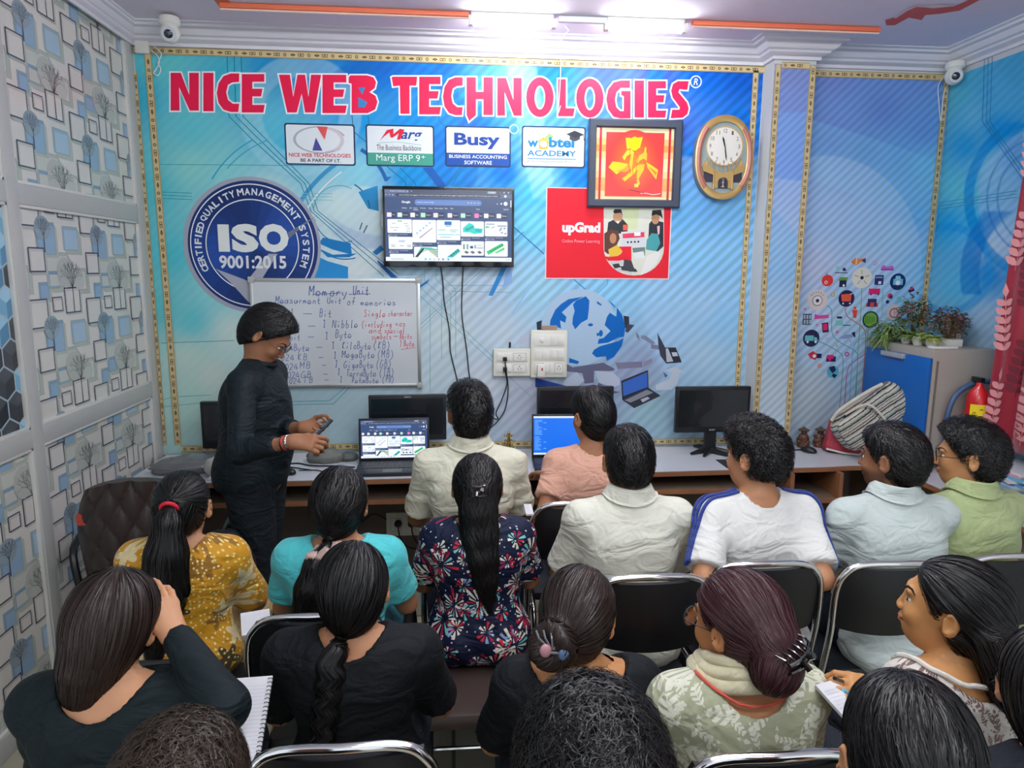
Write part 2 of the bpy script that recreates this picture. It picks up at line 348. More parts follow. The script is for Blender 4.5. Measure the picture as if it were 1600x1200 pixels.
child(d.build('circuit_lines'), o)

# ---------------------------------------------------------------- crisp print on the banner
d = Draw(on_back()); LN = S(20, 110, 150); LG = S(90, 165, 180)
def pl(pts, w_=.0045, col=LN, l=1): d.line([W(*p) for p in pts], w_, col, l)
for k in range(3):
    o_ = k*11; pl([(355+o_, 88), (358+o_, 182), (392+o_, 216), (470+o_*.6, 287), (486+o_*.5, 330), (600+o_, 432-k*2)], .0042, S(30, 120, 150))
pl([(682, 92), (686, 188), (712, 215), (718, 262), (690, 300)]); pl([(714, 92), (717, 215), (719, 268), (706, 290)])
pl([(550, 180), (552, 205), (572, 222)]); pl([(575, 180), (577, 200)]); pl([(605, 260), (634, 285), (634, 296)]); pl([(625, 262), (648, 285), (652, 296)])
for y in (257,): pl([(250, y), (500, y+2)], .003, S(50, 150, 165))
for y in (302, 307, 312): pl([(252, y-2), (300, y)], .003, S(40, 140, 165)); pl([(470, y), (520, y+1)], .003, S(120, 185, 190))
pl([(252, 536), (366, 532)], .004, S(110, 150, 160)); pl([(250, 626), (270, 620), (330, 617)], .003, S(90, 175, 180)); pl([(252, 636), (330, 628)], .003, S(90, 175, 180))
for k in range(2): pl([(425, 628+k*5), (515+k*6, 626+k*5), (545+k*6, 600)], .004, S(90, 165, 178))
# little network under the television
G1 = S(120, 175, 185)
for p in ([(664, 420), (663, 438), (690, 462), (690, 560)], [(682, 420), (681, 436), (704, 458), (704, 545)], [(690, 420), (690, 432), (712, 452), (712, 560)], [(656, 448), (800, 586)], [(656, 462), (830, 620)], [(755, 420), (656, 508)], [(720, 452), (656, 515)], [(700, 446), (790, 446)], [(706, 455), (800, 457)], [(672, 610), (672, 480)]):
    pl(p, .0035, G1)
pl([(768, 300), (800, 320)], .004, S(40, 120, 190)); pl([(802, 354), (850, 397)], .006, S(20, 100, 170)); pl([(802, 378), (818, 362)], .004, S(30, 110, 180))
pl([(897, 437), (955, 487)], .006, S(50, 140, 190)); pl([(949, 430), (949, 444), (930, 462)], .0035, S(60, 150, 200)); pl([(840, 430), (800, 490)], .012, S(150, 195, 230))
def px_poly(pts, col, l=1): d.poly([W(*p) for p in pts], col, l)
BL = S(20, 120, 185)
px_poly([(505, 371), (548, 380), (550, 398), (520, 390), (498, 380)], BL); px_poly([(498, 388), (520, 398), (558, 396), (546, 402), (512, 402)], BL)
px_poly([(495, 400), (512, 408), (544, 417), (544, 435), (490, 434)], S(40, 140, 205)); px_poly([(582, 394), (595, 383), (600, 390), (588, 399)], BL)
px_poly([(590, 406), (622, 434), (611, 434), (590, 410)], S(15, 90, 165)); px_poly([(671, 436), (668, 442), (656, 450), (656, 446)], BL)
px_poly([(783, 418), (792, 418), (770, 462), (763, 462)], S(50, 140, 210)); px_poly([(792, 418), (800, 418), (800, 442), (785, 450)], S(140, 180, 230))
for a in ((560, 345, 566, 358), (566, 350, 574, 362)): pl([(a[0]+2, a[1]+14), (a[2], a[3]-10)], .006, S(40, 80, 110))
def pix_arc(cx, cy, r, a0, a1, w_, col, n=20, sq=1): pl([(cx+r*math.cos(math.radians(a0+(a1-a0)*k/n)), cy-sq*r*math.sin(math.radians(a0+(a1-a0)*k/n))) for k in range(n+1)], w_, col)
pix_arc(535, 335, 44, 190, 290, .005, S(30, 110, 140)); pix_arc(540, 345, 60, 215, 285, .007, S(30, 120, 170)); pix_arc(530, 330, 48, 5, 60, .007, S(20, 90, 140)); pix_arc(530, 330, 40, 60, 178, .0035, S(60, 150, 170))
pix_arc(640, 420, 200, 118, 160, .022, S(60, 150, 200)); pix_arc(640, 420, 185, 125, 150, .006, S(230, 240, 240)); pix_arc(520, 310, 88, 18, 60, .02, S(25, 100, 170)); px_poly([(600, 277), (612, 276), (604, 284)], S(25, 100, 170))
pix_arc(470, 360, 160, 118, 150, .008, S(60, 170, 205)); pix_arc(470, 360, 150, 110, 140, .006, S(60, 170, 205))
px_poly([(560, 300), (590, 290), (592, 330), (575, 326)], S(35, 135, 190)); px_poly([(660, 262), (676, 262), (705, 300), (690, 300)], S(10, 90, 175))
child(d.build('circuit_line_print'), ban); d = Draw(on_back())
# globe with shadowy arrows and small laptops round it
zo = lambda x, y: W(840+x/5.454, 440+y/5.454)
def zp(pts, col, l=1): d.poly([zo(*p) for p in pts], col, l)
GR = S(150, 152, 176); GD = S(98, 98, 124); GL = S(186, 196, 214)
zp([(-150, 470), (-60, 420), (0, 480), (0, 700), (-170, 600)], GL); zp([(-300, 640), (-180, 560), (-100, 600), (-60, 900), (-250, 900)], S(190, 196, 212)); zp([(-280, 700), (-190, 740), (-200, 800), (-300, 760)], S(165, 168, 190))
zp([(120, 640), (300, 730), (560, 690), (660, 745), (640, 760), (480, 760), (480, 860), (400, 870), (380, 780), (200, 760)], GD)
zp([(230, 840), (330, 770), (400, 840), (330, 900), (210, 890)], GL); zp([(490, 760), (640, 770), (700, 830), (700, 880), (650, 900), (520, 860)], GL); zp([(520, 860), (650, 930), (700, 940), (640, 960), (500, 900)], GD, 2)
zp([(660, 690), (890, 680), (895, 730), (680, 745)], S(125, 122, 148)); zp([(900, 685), (975, 650), (975, 690), (900, 730)], S(140, 140, 165)); zp([(838, 425), (865, 460), (868, 505), (840, 470)], S(115, 125, 150))
zp([(880, 458), (920, 460), (1000, 520), (1000, 530), (965, 530), (880, 480)], S(125, 132, 158)); zp([(965, 530), (1030, 545), (1040, 580), (965, 570)], S(120, 122, 148))
zp([(1005, 880), (1120, 830), (1150, 770), (1075, 765), (1165, 725), (1255, 770), (1210, 780), (1190, 870), (1140, 920), (1010, 925)], S(196, 208, 222), 2); zp([(1070, 770), (1110, 800), (1085, 820)], GD, 3)
zp([(-40, 640), (40, 560), (60, 700), (-20, 760)], GL)
lp = S(44, 48, 62)
zp([(-10, 345), (110, 305), (120, 420), (-5, 425)], lp); zp([(730, 290), (778, 298), (780, 365), (745, 400)], lp); zp([(760, 362), (825, 370), (770, 435), (745, 425)], S(60, 64, 80))
zp([(1020, 435), (1090, 570), (1095, 698), (1045, 630), (1030, 560)], S(60, 64, 78), 2); zp([(1085, 562), (1175, 560), (1228, 688), (1095, 698)], lp, 2); zp([(1090, 570), (1110, 568), (1155, 680), (1098, 686)], S(190, 195, 205), 3); zp([(1140, 602), (1185, 602), (1195, 634), (1150, 636)], S(200, 205, 214), 3)
zp([(710, 845), (940, 752), (944, 905), (720, 1008)], lp, 3); zp([(722, 860), (932, 770), (936, 898), (730, 975)], S(60, 105, 190), 4); zp([(722, 1008), (945, 905), (1048, 972), (822, 1078)], S(52, 56, 70), 3)
zp([(740, 1010), (930, 920), (985, 945), (790, 1030)], S(140, 142, 150), 4); zp([(875, 1005), (935, 980), (955, 995), (895, 1028)], S(185, 190, 205), 4)
zp([(-20, 820), (60, 840), (250, 890), (250, 900), (-20, 900)], S(40, 70, 150), 2)
gc = W(905, 512); d.disc(gc[0], gc[1], .226, S(172, 198, 222), 3, 48)
CB = S(0, 100, 185)
for P in ([(300, 195), (330, 160), (410, 125), (440, 160), (435, 240), (425, 320), (370, 350), (320, 405), (295, 360), (300, 300), (315, 250)],
          [(108, 330), (150, 240), (200, 190), (262, 150), (385, 128), (300, 175), (240, 230), (205, 262), (245, 300), (235, 350), (190, 330), (200, 400), (150, 380), (100, 400)],
          [(615, 265), (670, 300), (675, 220), (720, 285), (745, 380), (735, 470), (690, 475), (600, 520), (510, 530), (520, 490), (560, 480), (620, 420), (570, 370), (590, 300)],
          [(530, 550), (620, 525), (690, 505), (732, 480), (715, 550), (650, 640), (590, 675), (580, 635), (500, 645), (462, 612), (480, 580)],
          [(268, 650), (355, 680), (340, 702), (268, 690)], [(608, 160), (640, 190), (664, 215), (655, 218), (625, 190)], [(505, 165), (545, 195), (540, 205), (505, 185)]): zp(P, CB, 4)
d.disc(*zo(450, 368), .015, CB, 4, 12, .009); d.disc(*zo(538, 440), .012, CB, 4, 10, .02); d.disc(*zo(512, 450), .008, CB, 4, 10, .01)
child(d.build('globe_print'), ban)

# ---------------------------------------------------------------- red company lettering, drawn letter by letter
GLY = {  # outlines in a unit box; extra loops are cut out by keyhole bridges
 'N': [[(0,0),(0,1),(.36,1),(.66,.42),(.66,1),(1,1),(1,0),(.68,0),(.3,.62),(.32,0)]],
 'I': [[(0,0),(0,1),(1,1),(1,0)]],
 'C': [[(1,1),(.62,1),(.3,.93),(.08,.74),(0,.48),(.08,.22),(.3,.04),(.62,-.02),(.96,-.02),(1,.2),(.72,.2),(.5,.3),(.42,.5),(.5,.7),(.68,.76),(1,.78)]],
 'E': [[(0,0),(0,1),(.98,1),(.98,.8),(.46,.8),(.46,.62),(.9,.62),(.84,.42),(.46,.42),(.46,.2),(1,.2),(.94,0)]],
 'W': [[(0,1),(.2,0),(.42,0),(.54,.5),(.62,0),(.84,0),(1,1),(.76,1),(.7,.42),(.62,1),(.44,1),(.34,.42),(.26,1)]],
 'B': [[(0,.95),(.0,.8),(.1,.78),(.1,0),(.66,0),(.92,.1),(1,.3),(.93,.46),(.72,.56),(.9,.66),(.95,.82),(.86,.95),(.64,1),(.06,1)]],
 'T': [[(.0,.98),(.06,.74),(.32,.76),(.34,0),(.7,0),(.7,.76),(.96,.76),(1,1),(.06,1)]],
 'H': [[(.0,1),(0,.0),(.1,-.16),(.36,0),(.36,.42),(.64,.42),(.64,0),(1,0),(1,1),(.64,1),(.64,.62),(.36,.62),(.36,1)]],
 'O': [[(.5,1.02),(.24,.97),(.06,.78),(0,.5),(.06,.22),(.24,.03),(.5,-.02),(.76,.03),(.94,.22),(1,.5),(.94,.78),(.76,.97),(.5,1.02),(.5,.8),(.62,.74),(.7,.6),(.71,.46),(.65,.28),(.5,.16),(.36,.28),(.29,.46),(.3,.6),(.38,.74),(.5,.8)]],
 'L': [[(0,0),(0,1),(.46,1),(.46,.22),(1,.22),(.9,0)]],
 'G': [[(.98,1),(.6,1),(.3,.95),(.08,.76),(0,.5),(.08,.22),(.3,.02),(.56,-.02),(1,-.02),(1,.72),(.62,.72),(.62,.6),(.72,.58),(.72,.18),(.58,.18),(.42,.28),(.36,.48),(.42,.68),(.6,.8),(.98,.8)]],
 'S': [[(1,1),(.92,.76),(.5,.78),(.44,.7),(.9,.42),(1,.26),(.92,.1),(.68,0),(.02,-.02),(.1,.22),(.48,.22),(.52,.28),(.12,.56),(.04,.74),(.14,.92),(.4,1)]]}
d = Draw(on_back()); RED = S(238, 28, 78)
def word(chars, boxes, y0a, y1a):
    for ch, (xa, xb, ya, yb) in zip(chars, boxes):
        for loop in GLY[ch]:
            pts = [(lambda a, b: (a[0]*(1-v)+b[0]*v, a[1]*(1-v)+b[1]*v))(W(xa+(xb-xa)*u, yb), W(xa+(xb-xa)*u, ya)) for u, v in loop]
            if ch == 'O':
                f_ = lambda u, v: (lambda a, b: (a[0]*(1-v)+b[0]*v, a[1]*(1-v)+b[1]*v))(W(xa+(xb-xa)*u, yb), W(xa+(xb-xa)*u, ya))
                an = [2*PI*k/28 for k in range(29)]; o2 = [f_(.5+.5*math.cos(t), .5+.52*math.sin(t)) for t in an]; i2 = [f_(.5+.19*math.cos(t), .49+.31*math.sin(t)) for t in an]
                d.line(o2[:-1], .016, WHITE, 2, closed=True); d.line(i2[:-1], .016, WHITE, 2, closed=True)
                for k in range(28): d.poly([o2[k], o2[k+1], i2[k+1], i2[k]], RED, 3)
            else:
                d.line(pts, .016, WHITE, 2, closed=True); d.poly(pts, RED, 3)
word('NICE', [(267, 311, 114, 173), (318, 334, 114, 174), (339, 374, 115, 174), (378, 414, 116, 176)], 0, 0)
word('WEB', [(436, 502, 117, 176), (504, 542, 117, 177), (545, 590, 118, 177)], 0, 0)
word('TECHNOLOGIES', [(612, 652, 120, 178), (655, 689, 120, 179), (692, 723, 121, 179), (729, 770, 121, 180), (777, 815, 122, 181), (822, 865, 122, 182), (872, 898, 124, 182), (900, 943, 124, 183), (947, 985, 126, 184), (991, 1006, 126, 184), (1012, 1041, 127, 184), (1047, 1076, 127, 184)], 0, 0)
# counter of the B and the registered mark
q = W(572, 136); 
d.poly([W(560, 137), W(571, 137), W(566, 148)], S(60, 140, 200), 4); d.poly([W(560, 168), W(560, 152), W(574, 160), W(570, 168)], S(60, 140, 200), 4)
c = W(1087, 128); d.ring(c[0], c[1], .028, .034, WHITE, 3); d.text('R', c[0]-.013, c[1]-.018, c[0]+.013, c[1]+.018, WHITE, 3, off=.01, shear=.2)
child(d.build('red_lettering'), ban)

# ---------------------------------------------------------------- four software logo panels
def panel(x0, x1, y0, y1, z):
    a = W(x0, y1); b = W(x1, y0); z.rrect(a[0]-.008, a[1]-.008, b[0]+.008, b[1]+.008, .014, S(20, 50, 90), 2); z.rrect(a[0], a[1], b[0], b[1], .01, S(228, 234, 238), 3)
    return lambda u, v: (a[0]+(b[0]-a[0])*u, a[1]+(b[1]-a[1])*v)
def ptext(z, P, t, u0, v0, u1, v1, col, off=0., shear=0., l=5):
    a = P(u0, v0); b = P(u1, v1); z.text(t, a[0], a[1], b[0], b[1], col, l, off, shear)
z = Draw(on_back()); P = panel(449, 552, 197, 255, z)
c = P(.5, .62); z.ring(c[0], c[1], .130, .144, S(178, 182, 190), 4, 20, 320, 50, .5); z.ring(c[0]+.01, c[1], .1, .12, S(210, 200, 205), 4, -80, 80, 30, .6)
z.poly([P(.46, .96), P(.62, .96), P(.57, .62)], S(225, 90, 90), 5); z.poly([P(.38, .34), P(.53, .34), P(.44, .68)], S(80, 78, 150), 5)
ptext(z, P, 'NICE WEB TECHNOLOGIES', .03, .17, .95, .27, S(215, 60, 75), .02); ptext(z, P, 'BE A PART OF I.T.', .2, .04, .8, .13, S(60, 60, 65), .02); child(z.build('logo_panel'), ban)
z = Draw(on_back()); P = panel(575, 676, 199, 257, z); a = P(0, 0); b = P(1, .31); z.rect(a[0], a[1], b[0], b[1], S(70, 160, 140), 4)
z.poly([P(*p) for p in [(.19, .62), (.3, .9), (.4, .94), (.4, .8), (.5, .94), (.57, .92), (.5, .66), (.45, .66), (.48, .82), (.38, .7), (.35, .72), (.34, .84), (.26, .74)]], S(225, 30, 60), 5)
ptext(z, P, 'arg', .51, .6, .84, .86, S(30, 70, 150), .02, .3); ptext(z, P, 'The Business Backbone', .14, .38, .82, .52, S(70, 70, 75)); z.line([P(.16, .56), P(.45, .6), P(.82, .53)], .002, S(90, 170, 150), 5)
ptext(z, P, 'Marg ERP 9', .13, .05, .8, .27, WHITE); ptext(z, P, '+', .82, .18, .88, .26, WHITE); child(z.build('logo_panel'), ban)
z = Draw(on_back()); P = panel(698, 796, 201, 258, z); a = P(0, 0); b = P(1, .33); z.rect(a[0], a[1], b[0], b[1], S(20, 75, 160), 4)
ptext(z, P, 'Busy', .12, .44, .85, .86, S(15, 60, 145), .035); ptext(z, P, 'BUSINESS ACCOUNTING', .04, .19, .96, .28, WHITE, .01); ptext(z, P, 'SOFTWARE', .28, .03, .72, .13, WHITE, .01); child(z.build('logo_panel'), ban)
z = Draw(on_back()); P = panel(817, 913, 201, 259, z)
z.poly([P(*p) for p in [(.34, .72), (.42, .86), (.5, .78), (.42, .66)]], S(150, 205, 120), 4); z.poly([P(*p) for p in [(.26, .44), (.25, .66), (.33, .76), (.42, .64), (.4, .44)]], S(245, 170, 60), 4)
ptext(z, P, 'w', .07, .49, .25, .66, S(20, 120, 175), .04); ptext(z, P, 'e', .27, .49, .39, .66, WHITE, .04); ptext(z, P, 'btel', .42, .49, .84, .76, S(20, 120, 175), .04); ptext(z, P, 'ACADEMY', .07, .26, .87, .41, S(20, 120, 175), .02)
a = P(.07, .18); b = P(.87, .2); z.rect(a[0], a[1], b[0], b[1], S(20, 120, 175), 4); ptext(z, P, 'A Unit of Webtel Electrosoft (P) Ltd.', .07, .08, .82, .15, S(90, 110, 130))
z.poly([P(*p) for p in [(.7, .84), (.84, .94), (1.0, .84), (.86, .74)]], S(40, 45, 55), 6); z.poly([P(*p) for p in [(.76, .8), (.76, .7), (.86, .66), (.93, .72), (.93, .8), (.86, .74)]], S(60, 65, 75), 6); z.line([P(.98, .84), P(1.0, .68)], .003, BLACK, 6)
c = W(803, 202); z.ring(c[0], c[1], .02, .027, S(170, 215, 240), 3); child(z.build('logo_panel'), ban)

# ---------------------------------------------------------------- round certification badge
z = Draw(on_back()); c = W(395, 384); R_ = .372
z.disc(c[0], c[1], R_, S(165, 168, 182), 2, 72); z.disc(c[0]+.004, c[1], R_*.945, S(28, 52, 112), 3, 72); z.ring(c[0], c[1], R_*.885, R_*.9, WHITE, 4, n=72); z.ring(c[0], c[1], R_*.665, R_*.68, WHITE, 4, n=72)
for k in range(24):   # brushed sheen of the print inside the ring
    a0 = k*15; t = .5+.5*math.cos(math.radians(a0*2-20)); z.ring(c[0], c[1], 0.001, R_*.66, S(24+14*t, 50+28*t, 108+52*t), 4, a0, a0+15, 72); z.ring(c[0], c[1], R_*.69, R_*.88, S(24+6*t, 46+20*t, 100+40*t), 4, a0, a0+15, 72)
for k, (t, a0, a1) in enumerate((('CERTIFIED', 206, 158), ('QUALITY', 150, 109), ('MANAGEMENT', 100, 33), ('SYSTEM', 20, -20))):
    for i, ch in enumerate(t):
        a = math.radians(a0+(a1-a0)*i/(len(t)-1)); ca, sa = math.cos(a-PI/2), math.sin(a-PI/2); r_ = R_*.735; h = R_*.1; w_ = (.03 if ch != 'I' else .010)*R_/.372
        if ch in 'MW': w_ *= 1.15
        z.text(ch, -w_/2, 0, w_/2, h, S(225, 230, 235), 6, .03, xf=lambda x, y: (c[0]+r_*math.cos(a)+x*ca-y*sa, c[1]+r_*math.sin(a)+x*sa+y*ca))
zi = lambda x, y: W(280+x/6., 280+y/6.)
tick = [(345, 840), (650, 950), (850, 700), (1280, 350), (920, 700), (690, 1180), (640, 1140), (500, 985)]
z.poly([zi(*p) for p in [(345, 840), (640, 950), (840, 700), (925, 700), (780, 930), (690, 1180), (640, 1140), (500, 985)]], S(170, 172, 184), 5); z.poly([zi(*p) for p in [(1020, 500), (1285, 345), (1150, 450), (1030, 560)]], S(110, 120, 140), 5)
a = zi(375, 680); b = zi(465, 425); z.rect(a[0], a[1], b[0], b[1], S(228, 232, 228), 7)
a = zi(500, 685); b = zi(738, 420); z.text('S', a[0], a[1], b[0], b[1], S(228, 232, 228), 7, .06); a = zi(755, 685); b = zi(1022, 420); z.text('O', a[0], a[1], b[0], b[1], S(228, 232, 228), 7, .06)
a = zi(382, 838); b = zi(1003, 718); z.text('9001:2015', a[0], a[1], b[0], b[1], S(225, 228, 230), 7, .03)
child(z.build('certification_badge'), ban)

# ---------------------------------------------------------------- icons on the right-hand panel
d = Draw(on_back(-.0025)); zt = lambda x, y: W(1240+x/4.14, 390+y/4.14); k_ = 1/4.14/268.
def zc(x, y, r, col, l=2, **k): c = zt(x, y); d.disc(c[0], c[1], r*k_, col, l, **k)
def zr(x0, y0, x1, y1, col, l=2): a = zt(x0, y1); b = zt(x1, y0); d.rect(a[0], a[1], b[0], b[1], col, l)
def zq(pts, col, l=2): d.poly([zt(*p) for p in pts], col, l)
def zl(pts, w_, col, l=1): d.line([zt(*p) for p in pts], w_, col, l)
def curve(P, n=8):
    out = []
    for i in range(len(P)-1):
        p0 = np.array(P[max(0, i-1)], float); p1 = np.array(P[i], float); p2 = np.array(P[i+1], float); p3 = np.array(P[min(len(P)-1, i+2)], float)
        for k in range(n):
            t = k/n; out.append(tuple(.5*((2*p1)+(-p0+p2)*t+(2*p0-5*p1+4*p2-p3)*t*t+(-p0+3*p1-3*p2+p3)*t**3)))
    return out+[tuple(P[-1])]
TG = S(90, 160, 140); 
for pts, col in (([(215, 360), (245, 400), (248, 540), (300, 600), (400, 660), (412, 720), (400, 900), (388, 1060)], S(80, 160, 175)), ([(165, 595), (220, 620), (300, 670), (318, 720), (310, 860), (295, 1020)], TG), ([(335, 375), (345, 430), (440, 500), (465, 560), (458, 700), (430, 1090)], S(205, 90, 80)),
                 ([(440, 250), (432, 420), (415, 660), (405, 900), (392, 1080)], S(120, 175, 120)), ([(500, 645), (440, 690), (370, 740), (345, 790), (335, 900), (325, 1040)], S(165, 60, 130)), ([(500, 570), (430, 580), (385, 640), (372, 800), (355, 1040)], S(100, 170, 200)), ([(480, 515), (470, 700), (450, 1080)], S(110, 170, 90)), ([(545, 530), (500, 560), (485, 700), (465, 1080)], S(90, 150, 140)), ([(575, 270), (570, 420)], S(110, 180, 190))):
    zl(curve(pts), .0045, col)
NV = S(42, 40, 82); CR_ = S(232, 226, 214)
zc(152, 326, 70, S(226, 208, 200)); zc(152, 330, 36, S(90, 140, 170), 3); zc(152, 330, 30, S(236, 226, 220), 4); zc(152, 330, 12, S(50, 40, 70), 5)
for k in range(6): a = math.radians(35+k*22); zl([(152+40*math.cos(a), 318-36*math.sin(a)), (152+52*math.cos(a), 318-50*math.sin(a))], .004, S(70, 130, 165), 4)
zc(440, 182, 70, CR_); zc(440, 182, 12, NV, 3)
for k in range(5): a = math.radians(90+k*72); zl([(440+22*math.cos(a), 182-22*math.sin(a)), (440+50*math.cos(a), 182-50*math.sin(a))], .004, S(130, 150, 60), 3)
zc(340, 316, 56, NV); zq([(305, 290), (372, 285), (368, 335), (310, 335)], S(235, 95, 70), 3); zl([(365, 290), (380, 282)], .005, WHITE, 3); zc(318, 348, 6, WHITE, 3); zc(362, 348, 6, WHITE, 3)
zc(672, 208, 56, S(28, 50, 100)); zr(640, 190, 706, 228, S(120, 200, 225), 3); zq([(655, 190), (660, 170), (688, 170), (692, 190)], S(150, 210, 230), 3); zc(672, 215, 16, WHITE, 4)
zc(495, 452, 57, S(30, 60, 80)); zc(495, 452, 47, S(120, 175, 70), 3); 
for k in range(6): zl([(465+k*11, 425+k*2), (462+k*11, 478)], .004, S(60, 110, 50), 4)
zc(648, 404, 54, S(222, 210, 212)); zc(648, 410, 34, S(190, 80, 80), 3); zc(648, 410, 26, S(222, 210, 212), 4); zr(644, 380, 652, 430, S(190, 80, 80), 5)
zc(112, 573, 58, NV); zr(70, 555, 128, 590, S(110, 195, 195), 3); zq([(130, 565), (148, 568), (156, 592), (130, 592)], S(120, 200, 205), 3); zc(88, 597, 8, WHITE, 4); zc(140, 597, 8, WHITE, 4)
zc(252, 790, 42, S(90, 180, 205)); zq([(225, 760), (262, 752), (272, 780), (250, 800), (238, 785)], S(30, 45, 80), 3); zq([(255, 800), (280, 812), (262, 832), (245, 815)], S(30, 45, 80), 3)
zc(217, 200, 40, S(228, 60, 58), 2, ry=38*k_); zl([(217, 165), (212, 152)], .004, S(60, 40, 40)); c = zt(208, 212); d.ring(c[0], c[1], .006, .010, WHITE, 3)
zr(292, 190, 342, 242, NV); zq([(285, 200), (300, 178), (350, 180), (345, 198)], S(110, 160, 60), 3); zc(322, 232, 8, WHITE, 3)
zr(520, 165, 582, 228, S(50, 50, 110)); zr(528, 175, 574, 184, S(150, 160, 200), 3); zr(545, 205, 565, 222, WHITE, 3); zr(482, 252, 558, 288, S(228, 40, 110)); zc(498, 290, 6, S(60, 50, 90), 3); zc(545, 290, 6, S(60, 50, 90), 3)
zr(474, 318, 536, 368, S(60, 50, 100)); zr(466, 346, 544, 370, S(200, 60, 80), 1); zr(492, 342, 520, 366, S(225, 80, 70), 3)
zq([(368, 78), (395, 55), (430, 60), (462, 55), (464, 85), (432, 80), (405, 102), (380, 92)], S(240, 140, 60)); zq([(438, 70), (464, 55), (464, 88)], S(40, 60, 110), 3); zl([(405, 58), (402, 96)], .005, WHITE, 3)
zr(265, 147, 348, 152, S(50, 80, 90)); zr(272, 108, 295, 140, S(140, 205, 205)); zq([(315, 122), (330, 115), (340, 138), (315, 138)], NV); zr(562, 122, 645, 134, S(180, 60, 170)); zq([(560, 120), (580, 98), (600, 112), (640, 104), (648, 120)], S(210, 100, 200))
zc(395, 378, 10, S(230, 75, 60)); zq([(377, 390), (412, 390), (406, 418), (404, 441), (384, 441), (382, 418)], S(230, 75, 60)); zr(55, 415, 116, 486, S(60, 70, 90)); 
for i in range(3):
    for j in range(2): zr(62+i*18, 422+j*32, 76+i*18, 448+j*32, S(170, 190, 205), 3)
zq([(132, 450), (135, 415), (160, 425), (225, 420), (226, 442), (180, 446)], S(225, 80, 160)); zq([(180, 475), (222, 470), (226, 532), (186, 538)], S(40, 35, 70)); zq([(186, 482), (216, 478), (219, 520), (191, 524)], S(230, 40, 110), 3)
zr(268, 458, 318, 490, S(130, 200, 195)); zr(278, 432, 312, 446, NV); zr(318, 487, 368, 492, NV); zq([(288, 572), (330, 550), (396, 545), (398, 560), (330, 578)], S(140, 160, 205)); zq([(320, 530), (330, 530), (378, 600), (366, 600)], S(170, 185, 210), 1); zq([(372, 538), (395, 530), (398, 570), (385, 560)], NV, 3)
zr(122, 672, 180, 702, NV); zq([(90, 675), (125, 655), (150, 680), (140, 715), (105, 700)], S(205, 50, 70), 3); zc(132, 688, 12, WHITE, 4); zr(208, 690, 272, 725, S(45, 40, 90)); zr(212, 680, 258, 705, S(230, 40, 120), 3); zc(232, 712, 9, S(230, 40, 120), 4)
zc(622, 300, 18, S(225, 60, 90)); zc(628, 306, 12, S(60, 50, 90), 3); zc(605, 338, 12, NV); zq([(665, 340), (665, 312), (690, 300), (700, 338)], S(120, 200, 195)); zr(708, 285, 713, 335, NV); zq([(738, 262), (775, 248), (782, 265), (745, 280)], NV); zc(760, 250, 12, S(225, 40, 110), 3)
for x, y, r, col in ((523, 85, 18, S(205, 165, 205)), (252, 291, 16, S(205, 175, 90)), (343, 676, 17, S(200, 60, 150)), (165, 750, 15, S(225, 130, 70)), (218, 578, 11, S(190, 180, 190)), (278, 622, 9, S(215, 170, 90)), (280, 533, 11, S(230, 70, 90)), (72, 384, 9, S(230, 70, 110)), (149, 487, 9, S(225, 90, 130)), (340, 728, 9, S(190, 180, 205)), (190, 782, 9, S(170, 190, 205)), (274, 376, 9, S(175, 195, 205))):
    c = zt(x, y); d.ring(c[0], c[1], r*.45*k_, r*.8*k_, col, 2)
    for j in range(8): a = j*PI/4; d.disc(c[0]+r*k_*.85*math.cos(a), c[1]+r*k_*.85*math.sin(a), r*k_*.22, col, 2, 6)
child(d.build('icon_tree_print'), icons_parent)
# ================================================================ lamps, conduit and ceiling details
m_tube = mat('tube_light_glow', (1, 1, 1, 1), emis=TUBE_POWER); m_tube.node_tree.nodes['Principled BSDF'].inputs['Emission Color'].default_value = (.93, .97, 1, 1)
m_white = mat('white_plastic', S(232, 230, 222), .35); m_dkpl = mat('black_plastic', S(20, 22, 26), .35, bump=(300, .03)); m_chrome = mat('chrome', (.75, .75, .75, 1), .12, 1)
m_orange = mat('orange_strip', S(240, 120, 84), .5); m_redp = mat('flaking_red_paint', S(214, 96, 84), .8, var=(20, .15)); m_steel = mat('brushed_steel', (.55, .55, .55, 1), .35, 1)
def tube_lamp(x0, x1, y, label):
    r = empty('tube_light', ((x0+x1)/2, y, ZC-.04), 0, label, 'ceiling light', 'tube lights on the ceiling'); L = (x1-x0)/2
    b = MB().box((-L, -.02, .012), (L, .02, .04), bev=.004); b.build('batten', m_white, r)
    MB().tube([(-L+.01, 0, -.004), (L-.01, 0, -.004)], .016, 12).build('glowing_tube', m_tube, r)
    for s in (-1, 1): MB().box((s*L-.012, -.02, -.022), (s*L+.012, .02, .02), bev=.004).build('end_cap', m_white, r)
YT = -.40
tube_lamp(PZ(736, 26, ZC-.03)[0], PZ(868, 26, ZC-.03)[0], YT, 'glowing white tube light on the ceiling, the left of the two above the lettering')
tube_lamp(PZ(955, 26, ZC-.03)[0], PZ(1078, 32, ZC-.03)[0], YT, 'glowing white tube light on the ceiling, the right of the two above the lettering')
for y_, t_ in ((-1.75, 'above the middle row of students'), (-2.9, 'above the back row of students'), (-4.3, 'overhead at the camera end of the room')): tube_lamp(-.1, 1.3, y_, 'unseen added white tube light on the ceiling '+t_)  # extra tubes added out of view to light the rows of seats
m_duct = mat('lamp_link_channel', S(235, 238, 245), .4)
tag(MB().box((PZ(868, 26, ZC)[0]+.012, YT-.012, ZC-.03), (PZ(955, 26, ZC)[0]-.012, YT+.012, ZC-.002), bev=.003).build('link_channel', m_duct), 'short white channel joining the two glowing tube lights on the ceiling', 'lamp fitting')
